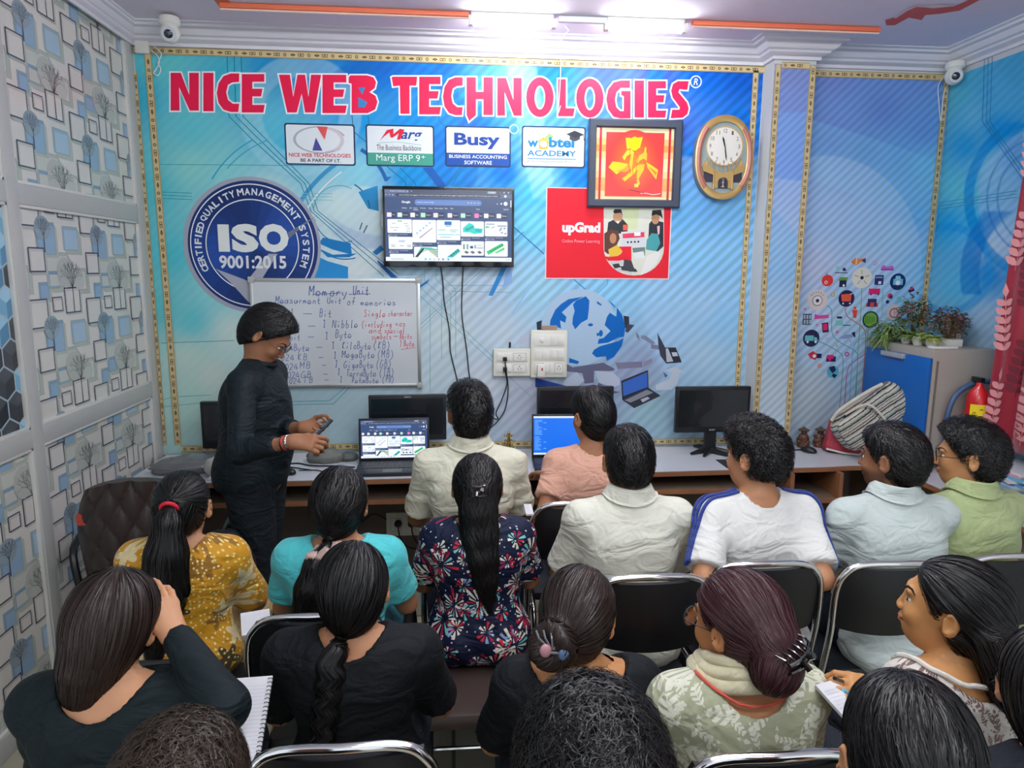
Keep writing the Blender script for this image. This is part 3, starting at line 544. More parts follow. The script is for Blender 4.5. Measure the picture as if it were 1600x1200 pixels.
xa = PZ(352, 14, ZC)[0]; xb = PZ(732, 22, ZC)[0]; xc = PZ(1082, 32, ZC)[0]; xd = PZ(1385, 37, ZC)[0]
def conduit(x0, x1, label):
    r = empty('wiring_strip', ((x0+x1)/2, YT, ZC-.02), 0, label, 'cable channel', 'orange wiring strips'); L = (x1-x0)/2
    MB().box((-L, -.018, -.004), (L, .018, .018), bev=.004).build('channel', m_orange, r); MB().tube([(-L, .0, -.006), (L, .0, -.006)], .006, 8).build('lid_ridge', mat('pale_ridge', S(246, 214, 196), .4), r)
    for k in range(int(2*L/.35)): MB().ell((-L+.2+k*.35, 0, -.013), (.005, .005, .004), 8).build('screw', m_steel, r)
conduit(xa, xb, 'orange wiring strip on the ceiling running left from the tube lights'); conduit(xc, xd, 'orange wiring strip on the ceiling running right from the tube lights')
# chipped channel filled with red towards the right and a small one on the left
d = Draw(lambda u, v, o: (u, v, ZC-.001-o), .0006)
def cp(pts): return [tuple(PZ(x, y, ZC)[:2]) for x, y in pts]
d.poly(cp([(1383, 31), (1400, 26), (1418, 13), (1432, 9), (1458, 13), (1492, 9), (1530, -8), (1545, -8), (1500, 16), (1470, 21), (1446, 23), (1440, 31), (1420, 27), (1398, 39), (1385, 39)]), S(216, 96, 88), 1)
d.poly(cp([(1396, 27), (1415, 14), (1430, 7), (1490, 6), (1492, 9), (1458, 12), (1432, 10), (1418, 16), (1400, 28)]), S(236, 214, 210), 2)
tag(d.build('red_patch', PAPER), 'jagged red filled groove in the ceiling plaster at the right end of the orange strip', 'plaster repair'); d = Draw(lambda u, v, o: (u, v, ZC-.001-o), .0006)
d.poly(cp([(330, -6), (352, -4), (366, 8), (352, 16), (343, 10)]), S(220, 130, 90), 1)
tag(d.build('red_patch', PAPER), 'small orange filled patch in the ceiling plaster at the left end of the orange strip', 'plaster repair')
# hanging wire above the L
w0 = PZ(882, 40, ZC); pts = [w0, PY(888, 48, -.3)-np.array([0, 0, .0]), PY(879, 58, -.18), PY(876, 80, -.04), PY(876, 110, -.012), PY(874, 150, -.012), PY(872, 176, -.012), PY(876, 165, -.012)]
tag(MB().tube(curve([tuple(p) for p in pts], 6), .0025, 6).build('hanging_wire', mat('white_wire', S(225, 225, 228), .5)), 'thin white wire dangling from the ceiling in front of the red lettering', 'wire')
m_wire = MATS['white_wire']
# dome cameras
def dome_cam(loc, aim, label, stalk=None):
    r = empty('security_camera', loc, 0, label, 'security camera'); a = Vector(aim).normalized(); q = a.to_track_quat('Z', 'Y').to_matrix()
    MB().lathe([(.045, 0), (.05, -.012), (.052, -.03), (.036, -.045)], (0, 0, .075), 20).build('mount', m_white, r)
    MB().ell((0, 0, 0), (.048, .048, .048), 20).build('ball', m_white, r)
    f = MB(); f.lathe([(.034, 0), (.034, .012), (.02, .013)], (0, 0, .036), 20); f.v = [tuple(q @ Vector(v)) for v in f.v]; f.build('face_ring', mat('camera_face', S(206, 208, 212), .3), r)
    l_ = MB().lathe([(.022, 0), (.02, .006), (.008, .01)], (0, 0, .046), 18); l_.v = [tuple(q @ Vector(v)) for v in l_.v]; l_.build('lens', mat('camera_lens', S(30, 36, 52), .1, coat=1), r)
    return r
p = PY(266, 52, -.22); dome_cam((p[0], p[1], p[2]), (.15, -1, -.35), 'white dome security camera under the cornice in the left corner')
p = PY(1492, 116, -.12); dome_cam((XR-.07, p[1], p[2]-.01), (-.45, -1, -.25), 'white dome security camera in the top right corner of the room')
for pts, lab in (([(1478, 96), (1484, 88), (1530, 62), (1600, 30)], 'thin white cable running under the cornice on the right wall'),):
    tag(MB().tube([(XR-.012, PX(x, y, XR-.01)[1], PX(x, y, XR-.01)[2]) for x, y in pts], .0035, 6).build('cable', m_wire), lab, 'cable')
tag(MB().tube(curve([tuple(PY(x, y, -.012)) for x, y in ((1482, 128), (1474, 150), (1470, 190), (1467, 160), (1466, 135), (1476, 118))], 6), .003, 6).build('cable', m_wire), 'looped white camera cable hanging in the top right corner', 'cable')
tag(MB().tube(curve([tuple(PY(x, y, -.012)) for x, y in ((205, 60), (225, 72), (243, 84), (249, 96), (244, 108), (240, 114), (247, 118), (251, 108), (247, 98), (252, 84), (240, 72))], 6), .0032, 6).build('cable', m_wire), 'tangled white camera cable hanging in the top left corner', 'cable')
tag(MB().box((XL+.02, -.03, 2.915), (XL+.09, -.003, 2.99), bev=.004).build('junction_box', m_white), 'small white junction box at the top of the left wall corner', 'junction box')
# patterned gold border strips stapled round the print
gold = (S(212, 190, 140), S(70, 56, 42))
def border(pts3, wdt, name, n_=None, lab=None):
    """pts3 two 3D ends, strip faces nrm"""
    a, b = Vector(pts3[0]), Vector(pts3[1]); ax = (b-a).normalized(); L = (b-a).length; nrm = Vector(n_); side = nrm.cross(ax)
    d = Draw(lambda u, v, o: tuple(a+ax*u+side*v+nrm*(.003+o)), .0004)
    d.rect(0, -wdt/2, L, wdt/2, gold[0], 1); d.line([(0, -wdt*.42), (L, -wdt*.42)], .0025, S(150, 126, 88), 2); d.line([(0, wdt*.42), (L, wdt*.42)], .0025, S(150, 126, 88), 2)
    u = .02; k = 0
    while u < L-.02:
        if k % 3 == 0: d.ring(u, 0, wdt*.14, wdt*.24, gold[1], 2, n=12); d.disc(u, 0, wdt*.06, gold[1], 2, 6)
        elif k % 3 == 1: d.poly([(u-.016, 0), (u, -wdt*.2), (u+.016, 0), (u, wdt*.2)], gold[1], 2); d.disc(u, 0, wdt*.07, gold[0], 3, 6)
        else:
            for e in (-.008, .008): d.line([(u+e-.006, -wdt*.17), (u+e+.006, -wdt*.17), (u+e+.006, wdt*.17), (u+e-.006, wdt*.17)], .003, gold[1], 2, closed=True)
        u += .042; k += 1
    o = d.build(name, PAPER); tag(o, kind='structure'); return o
B0 = -.004; bt = 2.93
border([(XL+.085, B0, .8), (XL+.075, B0, bt)], .036, 'trim_3', (0, -1, 0)); border([(XL+.005, B0, bt+.005), (PILX0, B0, bt+.005)], .036, 'trim_4', (0, -1, 0))
border([(PILX0-.05, B0, .8), (PILX0-.05, B0, bt)], .034, 'trim_5', (0, -1, 0)); border([(PILX0-.4+.4+.02, PILY-.003, .8), (PILX0+.02, PILY-.003, bt)], .034, 'trim_6', (0, -1, 0))
border([(PILX1-.02, PILY-.003, .78), (PILX1-.02, PILY-.003, bt)], .036, 'trim_7', (0, -1, 0)); border([(PILX0+.04, PILY-.003, bt-.002), (PILX1-.04, PILY-.003, bt-.002)], .034, 'trim_8', (0, -1, 0))
border([(PILX1+.005, B0, bt-.005), (XR-.05, B0, bt-.005)], .036, 'trim_9', (0, -1, 0)); border([(XR-.03, B0, .8), (XR-.03, B0, bt)], .034, 'trim_10', (0, -1, 0))
border([(XL+.1, B0, .775), (PILX0-.06, B0, .775)], .036, 'trim_11', (0, -1, 0)); border([(XL+.012, B0, .8), (XL+.004, B0, bt-.1)], .02, 'trim_12', (0, -1, 0))

# ================================================================ left partition: painted frame with patterned film on the panes
YP = [-.065, -1.19, -2.3, -3.4, YB]; fr = MB(); t0 = XL-.05
for y in YP[1:4]: fr.box((t0, y-.035, 0), (XL, y+.035, ZC), bev=.004)
fr.box((t0, YP[0]-.02, 0), (XL, YP[0]+.065, ZC), bev=.004)
for z0, z1 in ((0, .09), (1.10, 1.175), (2.05, 2.13), (2.99, ZC)): fr.box((t0, YB, z0), (XL-.003, 0, z1), bev=.004)
struct(fr, 'wall_left', m_post)
m_bead = mat('glazing_bead_paint', S(216, 214, 208), .5)
FW = S(222, 218, 210); SH = S(178, 182, 172); SH2 = S(196, 196, 188); PB = S(150, 180, 205); PB2 = S(172, 198, 216); OUT = S(70, 66, 92); OUT2 = S(150, 175, 172); TR_ = S(62, 68, 78); TR2 = S(120, 126, 126)
def tree_shape(d, u, v, h, w_, col, l, seed):
    rnd = random.Random(seed); d.line([(u, v), (u+.001, v+h*.45)], [.007, .004], col, l)
    def br_(x, y, a, L, wd, dep):
        x2 = x+math.cos(a)*L; y2 = y+math.sin(a)*L; d.line([(x, y), (x2, y2)], wd, col, l)
        if dep > 0:
            for s in (-1, 1) if dep < 3 else (-1, 0, 1): br_(x2, y2, a+s*(.42+rnd.random()*.25), L*(.68+rnd.random()*.12), wd*.68, dep-1)
    for s in (-1.0, -.5, 0, .5, 1.0): br_(u, v+h*(.36+.04*abs(s)), PI/2-s*.62, h*.17, .0026*(h/.25)**.5, 3)
def film(d, y0, y1, z0, z1, ph):
    """repeat of shaded boxes, outlined frames and bare trees, every .45 x .41 m"""
    A = min(y0, y1); B_ = max(y0, y1); GS = S(186, 190, 178)
    def bx(u, v, x0, x1, t, b, fill, edge, l, sh=.03, ew=.0035):
        x0 += u; x1 += u; t += v; b += v
        d.poly([(x0, b), (x0+sh, b-sh*.7), (x1+sh, b-sh*.7), (x1+sh, t-sh), (x1, t), (x0, t)], GS, l)
        if fill is not None:
            d.rrect(x0, b, x1, t, .006, fill, l+1); d.poly([(x0, b), (x0+.014, b), (x0+.014, t-.014), (x1, t-.014), (x1, t), (x0, t)], tuple(c*.82 for c in fill[:3])+(1,), l+2)
        d.line([(x0, b), (x1, b), (x1, t), (x0, t)], ew, edge, l+3, closed=True)
    i0 = int((A+.782)/.45)-2; i1 = int((B_+.782)/.45)+2; j0 = int((z0-1.712)/.41)-2; j1 = int((z1-1.712)/.41)+2
    for i in range(i0, i1+1):
        for j in range(j0, j1+1):
            u = -.782+i*.45; v = 1.712+j*.41-i*.012
            if not (A-.4 < u < B_+.3 and z0-.3 < v < z1+.45): continue
            bx(u, v, -.196, -.022, .158, .017, S(204, 206, 196), OUT2, 1, .04); bx(u, v, .007, .123, .09, -.003, S(212, 212, 202), OUT2, 1, .03)
            bx(u, v, -.043, .08, -.138, -.238, PB2, OUT2, 1, .03); bx(u, v, .188, .26, .023, -.047, PB, OUT2, 1, .02); d.poly([(u-.150, v-.17), (u-.118, v-.19), (u-.09, v-.23), (u-.09, v-.31), (u-.128, v-.318)], PB2, 1); bx(u, v, -.19, -.10, -.33, -.40, PB, OUT2, 1, .018)
            bx(u, v, .203, .34, -.14, -.272, PB, OUT2, 5, .02)
            bx(u, v, -.072, .05, .007, -.10, FW, OUT, 5, .016, .006); bx(u, v, -.171, -.10, -.03, -.087, FW, OUT, 5, .012, .005); bx(u, v, .106, .232, -.046, -.16, FW, OUT, 9, .022, .006); bx(u, v, .138, .246, -.248, -.342, FW, OUT, 9, .018, .006)
            d.disc(u-.055, v+.074, .062, S(190, 193, 184), 8.5, 20, .066); d.disc(u+.058, v+.040, .048, S(198, 200, 191), 8.5, 18, .044); tree_shape(d, u-.005, v-.10, .27, .1, TR_, 10, i*7+j+40)
            d.disc(u+.25, v-.165, .058, S(150, 166, 176), 13, 20, .05); tree_shape(d, u+.255, v-.265, .17, .1, TR_, 14, i*5+j+90)
def clip_draw(d, y0, y1, z0, z1):
    """cut the pattern at the pane edges (Sutherland-Hodgman in the pane's plane)"""
    nv = []; nf = []; nc = []
    for f, c in zip(d.f, d.c):
        P = [d.v[i] for i in f]
        for ax, lim, sgn in ((1, y0, 1), (1, y1, -1), (2, z0, 1), (2, z1, -1)):
            Q = []
            for k in range(len(P)):
                a, b = P[k-1], P[k]; ia = (a[ax]-lim)*sgn >= 0; ib = (b[ax]-lim)*sgn >= 0
                if ia != ib: t = (lim-a[ax])/(b[ax]-a[ax]); Q.append(tuple(a[m]+(b[m]-a[m])*t for m in range(3)))
                if ib: Q.append(b)
            P = Q
            if len(P) < 3: break
        if len(P) >= 3:
            n = len(nv); nv += P; nf.append(tuple(range(n, n+len(P)))); nc.append(c)
    d.v, d.f, d.c = nv, nf, nc
FILM = vcmat('patterned_window_film', .3, spec=.5, coat=.2)
k = 0
for (ya, yb_) in ((YP[1]+.035, YP[0]-.02), (YP[2]+.035, YP[1]-.035), (YP[3]+.035, YP[2]-.035)):
    for (z0, z1) in ((.09, 1.10), (1.175, 2.05), (2.13, 2.99)):
        k += 1; d = Draw(lambda u, v, o: (XL-.022+o, u, v), .00025)
        cube = (ya < -1.3 and ya > -2.4 and z0 > 1.1 and z0 < 2)
        if cube:
            d.rect(ya, z0, yb_, z1, S(48, 52, 58), 0); s_ = .115; rr = random.Random(4)
            for j in range(-1, 12):
                for i in range(-1, 14):
                    cx = ya+i*s_+(s_/2 if j % 2 else 0)+.02; cy = z0+j*s_*.87*1.5/1.5; h = s_*.56
                    hexp = [(cx+h*math.sin(a*PI/3), cy+h*1.0*math.cos(a*PI/3)) for a in range(6)]
                    bl = rr.random() < .42; cols = [S(120, 176, 206), S(86, 140, 176), S(160, 205, 226)] if bl else [S(58, 62, 68), S(38, 42, 48), S(74, 78, 84)]
                    for m_, (a, b, c_2) in enumerate(((5, 0, 1), (1, 2, 3), (3, 4, 5))): d.poly([(cx, cy), hexp[a], hexp[b], hexp[c_2]], cols[(2, 1, 0)[m_]], 1+(j % 2))
                    d.line(hexp, .003, S(190, 208, 215), 4, closed=True)
        else:
            d.rect(ya, z0, yb_, z1, FW, 0); film(d, ya, yb_, z0, z1, .05*(k % 3)+.02)
        clip_draw(d, ya, yb_, z0, z1)
        r = empty('window_%d' % k, (XL-.022, (ya+yb_)/2, z0)); tag(r, kind='structure')
        bpy.context.view_layer.update(); child(d.build('window_film', FILM), r)
        g = MB().box((XL-.034, ya, z0), (XL-.023, yb_, z1)).build('window_pane', mat('pane_backing', S(200, 205, 205), .2), None, smooth=False); child(g, r)
        b = MB()
        for a0, a1, b0, b1 in ((ya, ya+.012, z0, z1), (yb_-.012, yb_, z0, z1), (ya, yb_, z0, z0+.012), (ya, yb_, z1-.012, z1)): b.box((XL-.022, a0, b0), (XL-.006, a1, b1), bev=.002)
        child(b.build('glazing_bead', m_bead), r)
# ================================================================ things on the wall
def at_wall(name, parts, label, cat, group=None, base=None):
    r = empty(name, base, 0, label, cat, group); bpy.context.view_layer.update()
    for p in parts: child(p, r)
    return r
m_gloss = mat('gloss_black', S(14, 18, 26), .12, coat=.5)
# --- results page shown on the television and, again, on the laptop
SB = S(52, 76, 122)
def web_page(d, T, big=True):
    """T(x,y) maps the page's own measure (1440 x 835, y down) to the screen"""
    def r(x0, y0, x1, y1, c, l=1, rad=0):
        a = T(x0, y1); b = T(x1, y0)
        (d.rrect(a[0], a[1], b[0], b[1], rad*abs(b[0]-a[0])/(x1-x0), c, l) if rad else d.rect(a[0], a[1], b[0], b[1], c, l))
    def p(pts, c, l=2): d.poly([T(*q) for q in pts], c, l)
    def tx(t, x0, y0, x1, y1, c, l=3, off=0): a = T(x0, y1); b = T(x1, y0); d.text(t, a[0], a[1], b[0], b[1], c, l, off)
    LT = S(236, 240, 246); r(0, 0, 1440, 835, SB, 0); r(0, 0, 1440, 40, S(62, 72, 100), 1); r(0, 40, 1440, 88, S(84, 98, 136), 1); r(0, 5, 270, 40, S(96, 110, 148), 2, 8)
    tx('computer memory unit', 60, 12, 230, 30, LT); tx('x  +', 250, 14, 310, 28, LT); r(1160, 10, 1260, 36, S(150, 160, 180), 2, 10); tx('Incognito', 1180, 16, 1245, 30, LT); tx('-   o   x', 1300, 14, 1410, 30, LT)
    tx('<   >   o', 10, 54, 100, 74, LT); r(125, 46, 1310, 82, S(40, 50, 78), 2, 14); tx('search?q=images+of+memory+units+and+storage+capacity+chart+for+computer+class', 160, 56, 1280, 74, LT); d.disc(*T(1365, 64), .007 if big else .0035, LT, 3, 12)
    tx('Google', 190, 130, 285, 165, WHITE, 3, .03); r(335, 115, 1095, 180, S(96, 132, 196), 2, 30); tx('computer memory images', 360, 138, 555, 156, LT); tx('x | o o', 930, 138, 1070, 156, LT); tx('^', 1262, 145, 1282, 160, LT)
    r(1310, 142, 1328, 160, LT, 2, 3); d.disc(*T(1368, 150), .011 if big else .005, WHITE, 2, 16)
    for x, t in ((190, 'AI Mode'), (275, 'All'), (318, 'Images'), (395, 'Shopping'), (490, 'Videos'), (560, 'Short videos'), (675, 'News'), (740, 'More')): tx(t, x, 206, x+len(t)*8, 222, LT)
    r(318, 232, 375, 237, WHITE, 3); tx('Tools', 1030, 210, 1070, 226, LT); tx('Saved', 1345, 206, 1400, 224, LT); r(0, 244, 1440, 246, S(90, 110, 160), 2)
    for k, (x, c) in enumerate(((22, S(240, 225, 235)), (140, S(220, 235, 225)), (285, S(240, 235, 235)), (402, S(180, 235, 200)), (545, S(245, 225, 225)), (705, S(235, 225, 240)), (855, S(190, 235, 215)), (1010, S(240, 130, 190)), (1120, S(235, 235, 245)), (1265, S(235, 235, 245)))):
        r(x-4, 262, x+(125 if k not in (0, 2, 7) else 95), 324, S(30, 48, 88), 2, 6); r(x, 268, x+52, 320, c, 3, 5); tx(('Memory', 'Storage', 'Table', 'Diagram', 'Converter', 'Digital', 'Hierarchy', 'Ram', 'Memories', 'Names')[k], x+60, 286, x+(115 if k not in (0, 2, 7) else 88), 302, LT)
    cards = [(25, 345, 300, 505), (305, 350, 575, 615), (580, 350, 850, 585), (855, 360, 1120, 540), (1130, 360, 1390, 535), (35, 550, 305, 695), (320, 665, 585, 790), (590, 640, 860, 790), (860, 595, 1120, 765), (1130, 590, 1395, 775), (45, 750, 310, 790)]
    for k, (x0, y0, x1, y1) in enumerate(cards):
        r(x0, y0, x1, y1, S(238, 242, 248), 2, 12)
        if y1 < 720: tx('Types of memory - chart with sizes', x0+10, y1+12, x1-50, y1+24, LT); tx('Learn today', x0+24, y1+30, x0+110, y1+44, LT); r(x0+8, y1+28, x0+18, y1+44, WHITE, 3)
    q = S(110, 130, 150); r(140, 360, 190, 372, S(110, 190, 130), 3)
    for a in ((75, 392), (210, 392), (60, 440), (110, 440), (225, 420), (240, 450), (90, 470), (235, 480)): r(a[0], a[1], a[0]+42, a[1]+5, q, 3)
    p([(320, 520), (455, 400), (500, 372), (540, 408), (520, 430), (370, 560)], S(20, 90, 190)); p([(430, 380), (470, 395), (500, 470), (480, 480)], S(20, 70, 160)); p([(440, 500), (480, 480), (500, 560), (500, 595), (425, 595)], S(20, 80, 170)); p([(380, 560), (530, 440), (534, 446), (392, 565)], S(160, 120, 150), 4)
    for k in range(5): p([(345+k*36, 505-k*30), (362+k*36, 492-k*30), (372+k*36, 506-k*30), (355+k*36, 519-k*30)], S(150, 190, 235), 4)
    r(670, 365, 750, 408, S(30, 110, 190), 3, 6); r(680, 416, 740, 424, q, 3)
    for x, y, w_ in ((600, 460, 80), (730, 460, 90), (600, 515, 50), (650, 515, 50), (700, 515, 80), (790, 515, 50), (620, 545, 120), (740, 480, 60)): r(x, y, x+w_, y+9, S(120, 205, 205), 3)
    p([(880, 440), (950, 378), (1000, 400), (1010, 440), (1105, 445), (1100, 495), (1010, 510), (960, 490), (880, 490)], S(40, 215, 200)); p([(900, 450), (1000, 410), (1010, 430), (920, 480)], S(20, 170, 170), 4); p([(1020, 450), (1090, 455), (1085, 490), (1025, 480)], S(20, 180, 190), 4)
    r(1145, 385, 1240, 398, S(150, 165, 190), 3); r(1275, 405, 1380, 420, S(140, 160, 200), 3); p([(1140, 412), (1200, 425), (1140, 440)], S(60, 200, 120), 3); p([(1205, 435), (1240, 415), (1244, 420), (1210, 440)], S(60, 80, 110), 3)
    for x, y in ((1300, 440), (1340, 440), (1310, 490), (1350, 500), (1290, 460)): p([(x, y), (x+20, y-12), (x+34, y), (x+14, y+14)], S(150, 160, 180), 3)
    r(150, 590, 220, 614, S(190, 205, 220), 3)
    for x, y in ((60, 645), (160, 652), (240, 645), (65, 662), (245, 662)): r(x, y, x+45, y+6, q, 3)
    for k in range(4): p([(330+k*10, 790-k*10), (400+k*34, 672), (424+k*34, 672), (585, 700+k*26), (585, 722+k*26)][:3]+[(585, 690+k*28), (585, 708+k*28), (420+k*14, 690)], S(60+k*40, 190, 170), 3)
    p([(330, 785), (420, 680), (440, 690), (360, 790)], S(30, 50, 60), 4); p([(690, 790), (820, 682), (850, 715), (760, 790)], S(40, 180, 180), 3)
    for k in range(4): p([(735+k*25, 765-k*20), (750+k*25, 752-k*20), (760+k*25, 762-k*20), (745+k*25, 775-k*20)], S(30, 80, 90), 4)
    for x, y, w_, h_, c in ((880, 630, 20, 60, S(120, 150, 140)), (920, 630, 20, 60, S(110, 170, 150)), (960, 650, 36, 30, S(60, 80, 130)), (1010, 640, 20, 40, S(140, 160, 190)), (1040, 670, 70, 8, q), (1040, 640, 60, 4, q)): r(x, y, x+w_, y+h_, c, 3)
    for x in (890, 960, 1040): p([(x, 720), (x+30, 708), (x+60, 730), (x+28, 745)], S(90, 100, 115), 3)
    p([(1150, 715), (1330, 612), (1352, 642), (1170, 755)], S(50, 200, 120), 3); p([(1240, 730), (1350, 665), (1360, 690), (1265, 735)], S(70, 205, 110), 3)
    for k in range(6): p([(1190+k*26, 712-k*15), (1204+k*26, 704-k*15), (1210+k*26, 714-k*15), (1196+k*26, 722-k*15)], S(20, 80, 60), 4)
    r(0, 788, 1440, 835, S(232, 240, 248), 6); r(60, 806, 200, 818, S(190, 200, 212), 7)
    for k, x in enumerate((440, 490, 540, 590, 640, 700)): r(x, 800, x+20, 822, (S(90, 190, 220), S(150, 200, 230), S(210, 215, 225), S(220, 170, 160), S(90, 140, 220), S(60, 160, 220))[k], 7, 4)
    tx('11:27', 1370, 804, 1420, 818, S(90, 100, 120), 7); r(1424, 110, 1434, 190, WHITE, 3)
# television
yt = -.075; A = PY(597, 290, yt); B = PY(803, 418, yt); x0, x1, z0, z1 = A[0], B[0], B[2], A[2]
f = MB().box((x0, yt, z0), (x1, yt+.045, z1), bev=.004); f.box((x0+.12, yt+.04, z0+.06), (x1-.12, yt+.073, z1-.1), bev=.008)
sx0, sx1, sz0, sz1 = x0+.012, x1-.014, z0+.032, z1-.018
d = Draw(on_back(yt-.001), .0003); web_page(d, lambda x, y: (sx0+(sx1-sx0)*x/1440, sz1-(sz1-sz0)*y/835)); sc = d.build('screen', SCREEN)
d = Draw(on_back(yt-.0005)); d.text('SONIC', x0+.03, z0+.012, x0+.075, z0+.019, S(150, 155, 165), 1)
at_wall('television', [f.build('frame', m_gloss), sc, MB().box((x0-.008, yt+.01, (z0+z1)/2), (x0+.001, yt+.03, (z0+z1)/2+.07), bev=.003).build('side_sensor', mat('pale_sensor', S(190, 195, 196), .4))], 'flat black television on the wall showing a page of picture search results', 'television', base=((x0+x1)/2, 0, z0))
def cord(pts, label, r_=.0035, m=None, cat='cable', name='cable', group=None):
    return tag(MB().tube(curve([tuple(p) for p in pts], 7), r_, 6).build(name, m or m_dkpl), label, cat, group)
cord([PY(688, 414, -.02), PY(692, 440, -.012), PY(694, 470, -.01), PY(702, 515, -.01), PY(704, 550, -.01), PY(714, 592, -.012), PY(722, 630, -.02), PY(735, 680, -.05)], 'black cable hanging from the television, the left of two')
cord([PY(724, 414, -.02), PY(722, 455, -.01), PY(722, 495, -.01), PY(729, 545, -.01), PY(734, 590, -.012), PY(745, 640, -.02), PY(752, 680, -.05)], 'black cable hanging from the television, the right of two')

# --- whiteboard with marker writing
x0, z0 = PY(398, 604, -.02)[0], PY(640, 603, -.02)[2]; x1, z1 = PY(655, 437, -.02)[0], PY(500, 436, -.02)[2]; x0 = PY(394, 500, -.02)[0]
pan = MB().box((x0, -.018, z0), (x1, -.006, z1)).build('board_panel', mat('whiteboard_face', S(206, 210, 214), .18, coat=.4), smooth=False)
fr = MB()
for a in ((x0-.004, z0-.004, x1+.004, z0+.014), (x0-.004, z1-.014, x1+.004, z1+.004), (x0-.004, z0, x0+.014, z1), (x1-.014, z0, x1+.004, z1)): fr.box((a[0], -.026, a[1]), (a[2], -.004, a[3]), bev=.003)
fr = fr.build('board_frame', mat('board_aluminium', (.62, .62, .6, 1), .35, .9)); cn = []
for a, b in ((x0, z0), (x1, z0), (x0, z1), (x1, z1)): cn.append(MB().box((a-.012 if a == x0 else a-.022, -.03, b-.012 if b == z0 else b-.022), (a+.022 if a == x0 else a+.012, -.003, b+.022 if b == z0 else b+.012), bev=.006).build('corner_cap', mat('corner_cap_grey', S(176, 178, 172), .5)))
SF = {'M': '02 09 25 49 42', 'U': '19 14 22 42 54 59', 'B': '12 19 39 47 36 16;36 45 43 32 12', 'N': '02 09 42 49', 'K': '12 19;49 15 42', 'S': '48 29 17 26 35 43 22 03', 'T': '09 59;29 22', 'G': '48 29 06 03 22 43 45 25', 'P': '12 19 39 47 35 15', 'D': '12 19 39 46 33 12',
      'a': '45 25 03 12 32 45 42', 'b': '19 12 32 44 35 15', 'c': '45 25 13 22 42', 'd': '49 42 22 13 25 45', 'e': '03 43 35 15 03 12 42', 'f': '48 39 27 22;05 45', 'g': '45 25 13 32 45 41 30 10', 'h': '19 12;15 35 42', 'i': '25 22;27 28', 'k': '19 12;44 14 42', 'l': '29 22 32',
      'm': '02 05;04 15 22;24 35 42', 'n': '12 15;14 35 42', 'o': '25 13 22 42 45 25', 'p': '15 10;15 35 43 32 12', 'r': '15 12;14 35 45', 's': '45 15 24 43 32 02', 't': '28 22 42;05 45', 'u': '15 12 32 45;45 42', 'x': '05 42;45 02', 'y': '05 12;45 20 10', 'z': '05 45 02 42',
      '0': '29 06 12 32 46 29', '1': '18 29 22;12 32', '2': '08 29 47 02 42', '4': '39 04 54;42 37', '8': '26 18 29 38 26 03 22 43 26', '(': '39 16 13 30', ')': '19 36 33 10', ',': '22 10', '-': '05 55', '_': '05 95', '.': '12 13', ' ': ''}
d = Draw(on_back(-.0185), .0003); rj = random.Random(3); INK = S(48, 82, 150); INR = S(208, 70, 92)
def scribe(t, px0, py0, px1, h, col, wd=.0033, slant=.08):
    """t written from px0 to px1 (measured on the board), baseline py0, capital height h in px"""
    n = len(t); cw = (px1-px0)/n; base = 0
    for i, ch in enumerate(t):
        base += rj.uniform(-.4, .4); base *= .8
        for st in SF.get(ch, '').split(';'):
            if not st: continue
            k = 1.0
            P = []
            for tok in st.split():
                gx = int(tok[0]); gy = int(tok[1]); x = px0+cw*(i+.08+gx/5.2*.84)+(gy-2)*slant*h/7+rj.uniform(-.3, .3); y = py0+base-(gy-2)*h/7.+rj.uniform(-.3, .3)
                p = PY(x, y, -.0185); P.append((p[0], p[2]))
            if len(P) > 2: P = curve(P, 4)
            d.line(P, wd, col, 1)
scribe('Memory', 482, 462, 544, 15, INK, .0045); scribe('Unit', 550, 460, 577, 14, INK, .0045)
for a in ((489, 460, 533, 458), (545, 460, 579, 459)): p = PY(a[0], a[1], -.0185); q = PY(a[2], a[3], -.0185); d.line([(p[0], p[2]), (q[0], q[2])], .0035, INK, 1)
scribe('Measurment', 430, 474, 502, 11, INK); scribe('Unit', 510, 474, 534, 10, INK); scribe('of', 541, 476, 556, 12, INK); scribe('memories', 563, 477, 619, 10, INK)
for t, a, y, b, h in (('0,1', 432, 494, 462, 11), ('_', 472, 494, 482, 8), ('Bit', 498, 495, 519, 12), ('8bit', 444, 514, 470, 11), ('_', 480, 513, 488, 8), ('1', 503, 511, 512, 11), ('Nibble', 519, 512, 560, 12), ('8bit', 446, 531, 470, 10), ('-', 480, 530, 492, 8), ('1', 507, 530, 515, 11), ('Byte', 523, 528, 550, 12), ('1024Byte', 432, 548, 484, 10),
                      ('-', 493, 546, 505, 8), ('1', 517, 544, 525, 10), ('KiloByte', 534, 545, 580, 11), ('(KB)', 583, 545, 610, 12), ('1024', 432, 563, 460, 9), ('KB', 464, 563, 481, 10), ('-', 497, 562, 506, 8), ('1', 520, 560, 528, 10), ('MegaByte', 534, 559, 586, 11), ('(MB)', 589, 559, 616, 12),
                      ('1024', 438, 577, 466, 9), ('MB', 468, 576, 486, 10), ('-', 502, 574, 510, 8), ('1', 522, 573, 530, 10), ('GigaByte', 537, 575, 584, 11), ('(GB)', 587, 574, 612, 12), ('1024', 443, 590, 468, 9), ('GB', 470, 590, 487, 10), ('-', 504, 588, 513, 8), ('1', 526, 586, 534, 10), ('TerraByte', 541, 588, 588, 11), ('(TB)', 592, 587, 616, 12),
                      ('1024', 446, 599, 470, 8), ('TB', 473, 598, 490, 9), ('-', 506, 597, 514, 7), ('1', 530, 597, 537, 9), ('PetaByte', 549, 598, 592, 9), ('(PB)', 597, 597, 616, 10)): scribe(t, a, y, b, h, INK, .003)
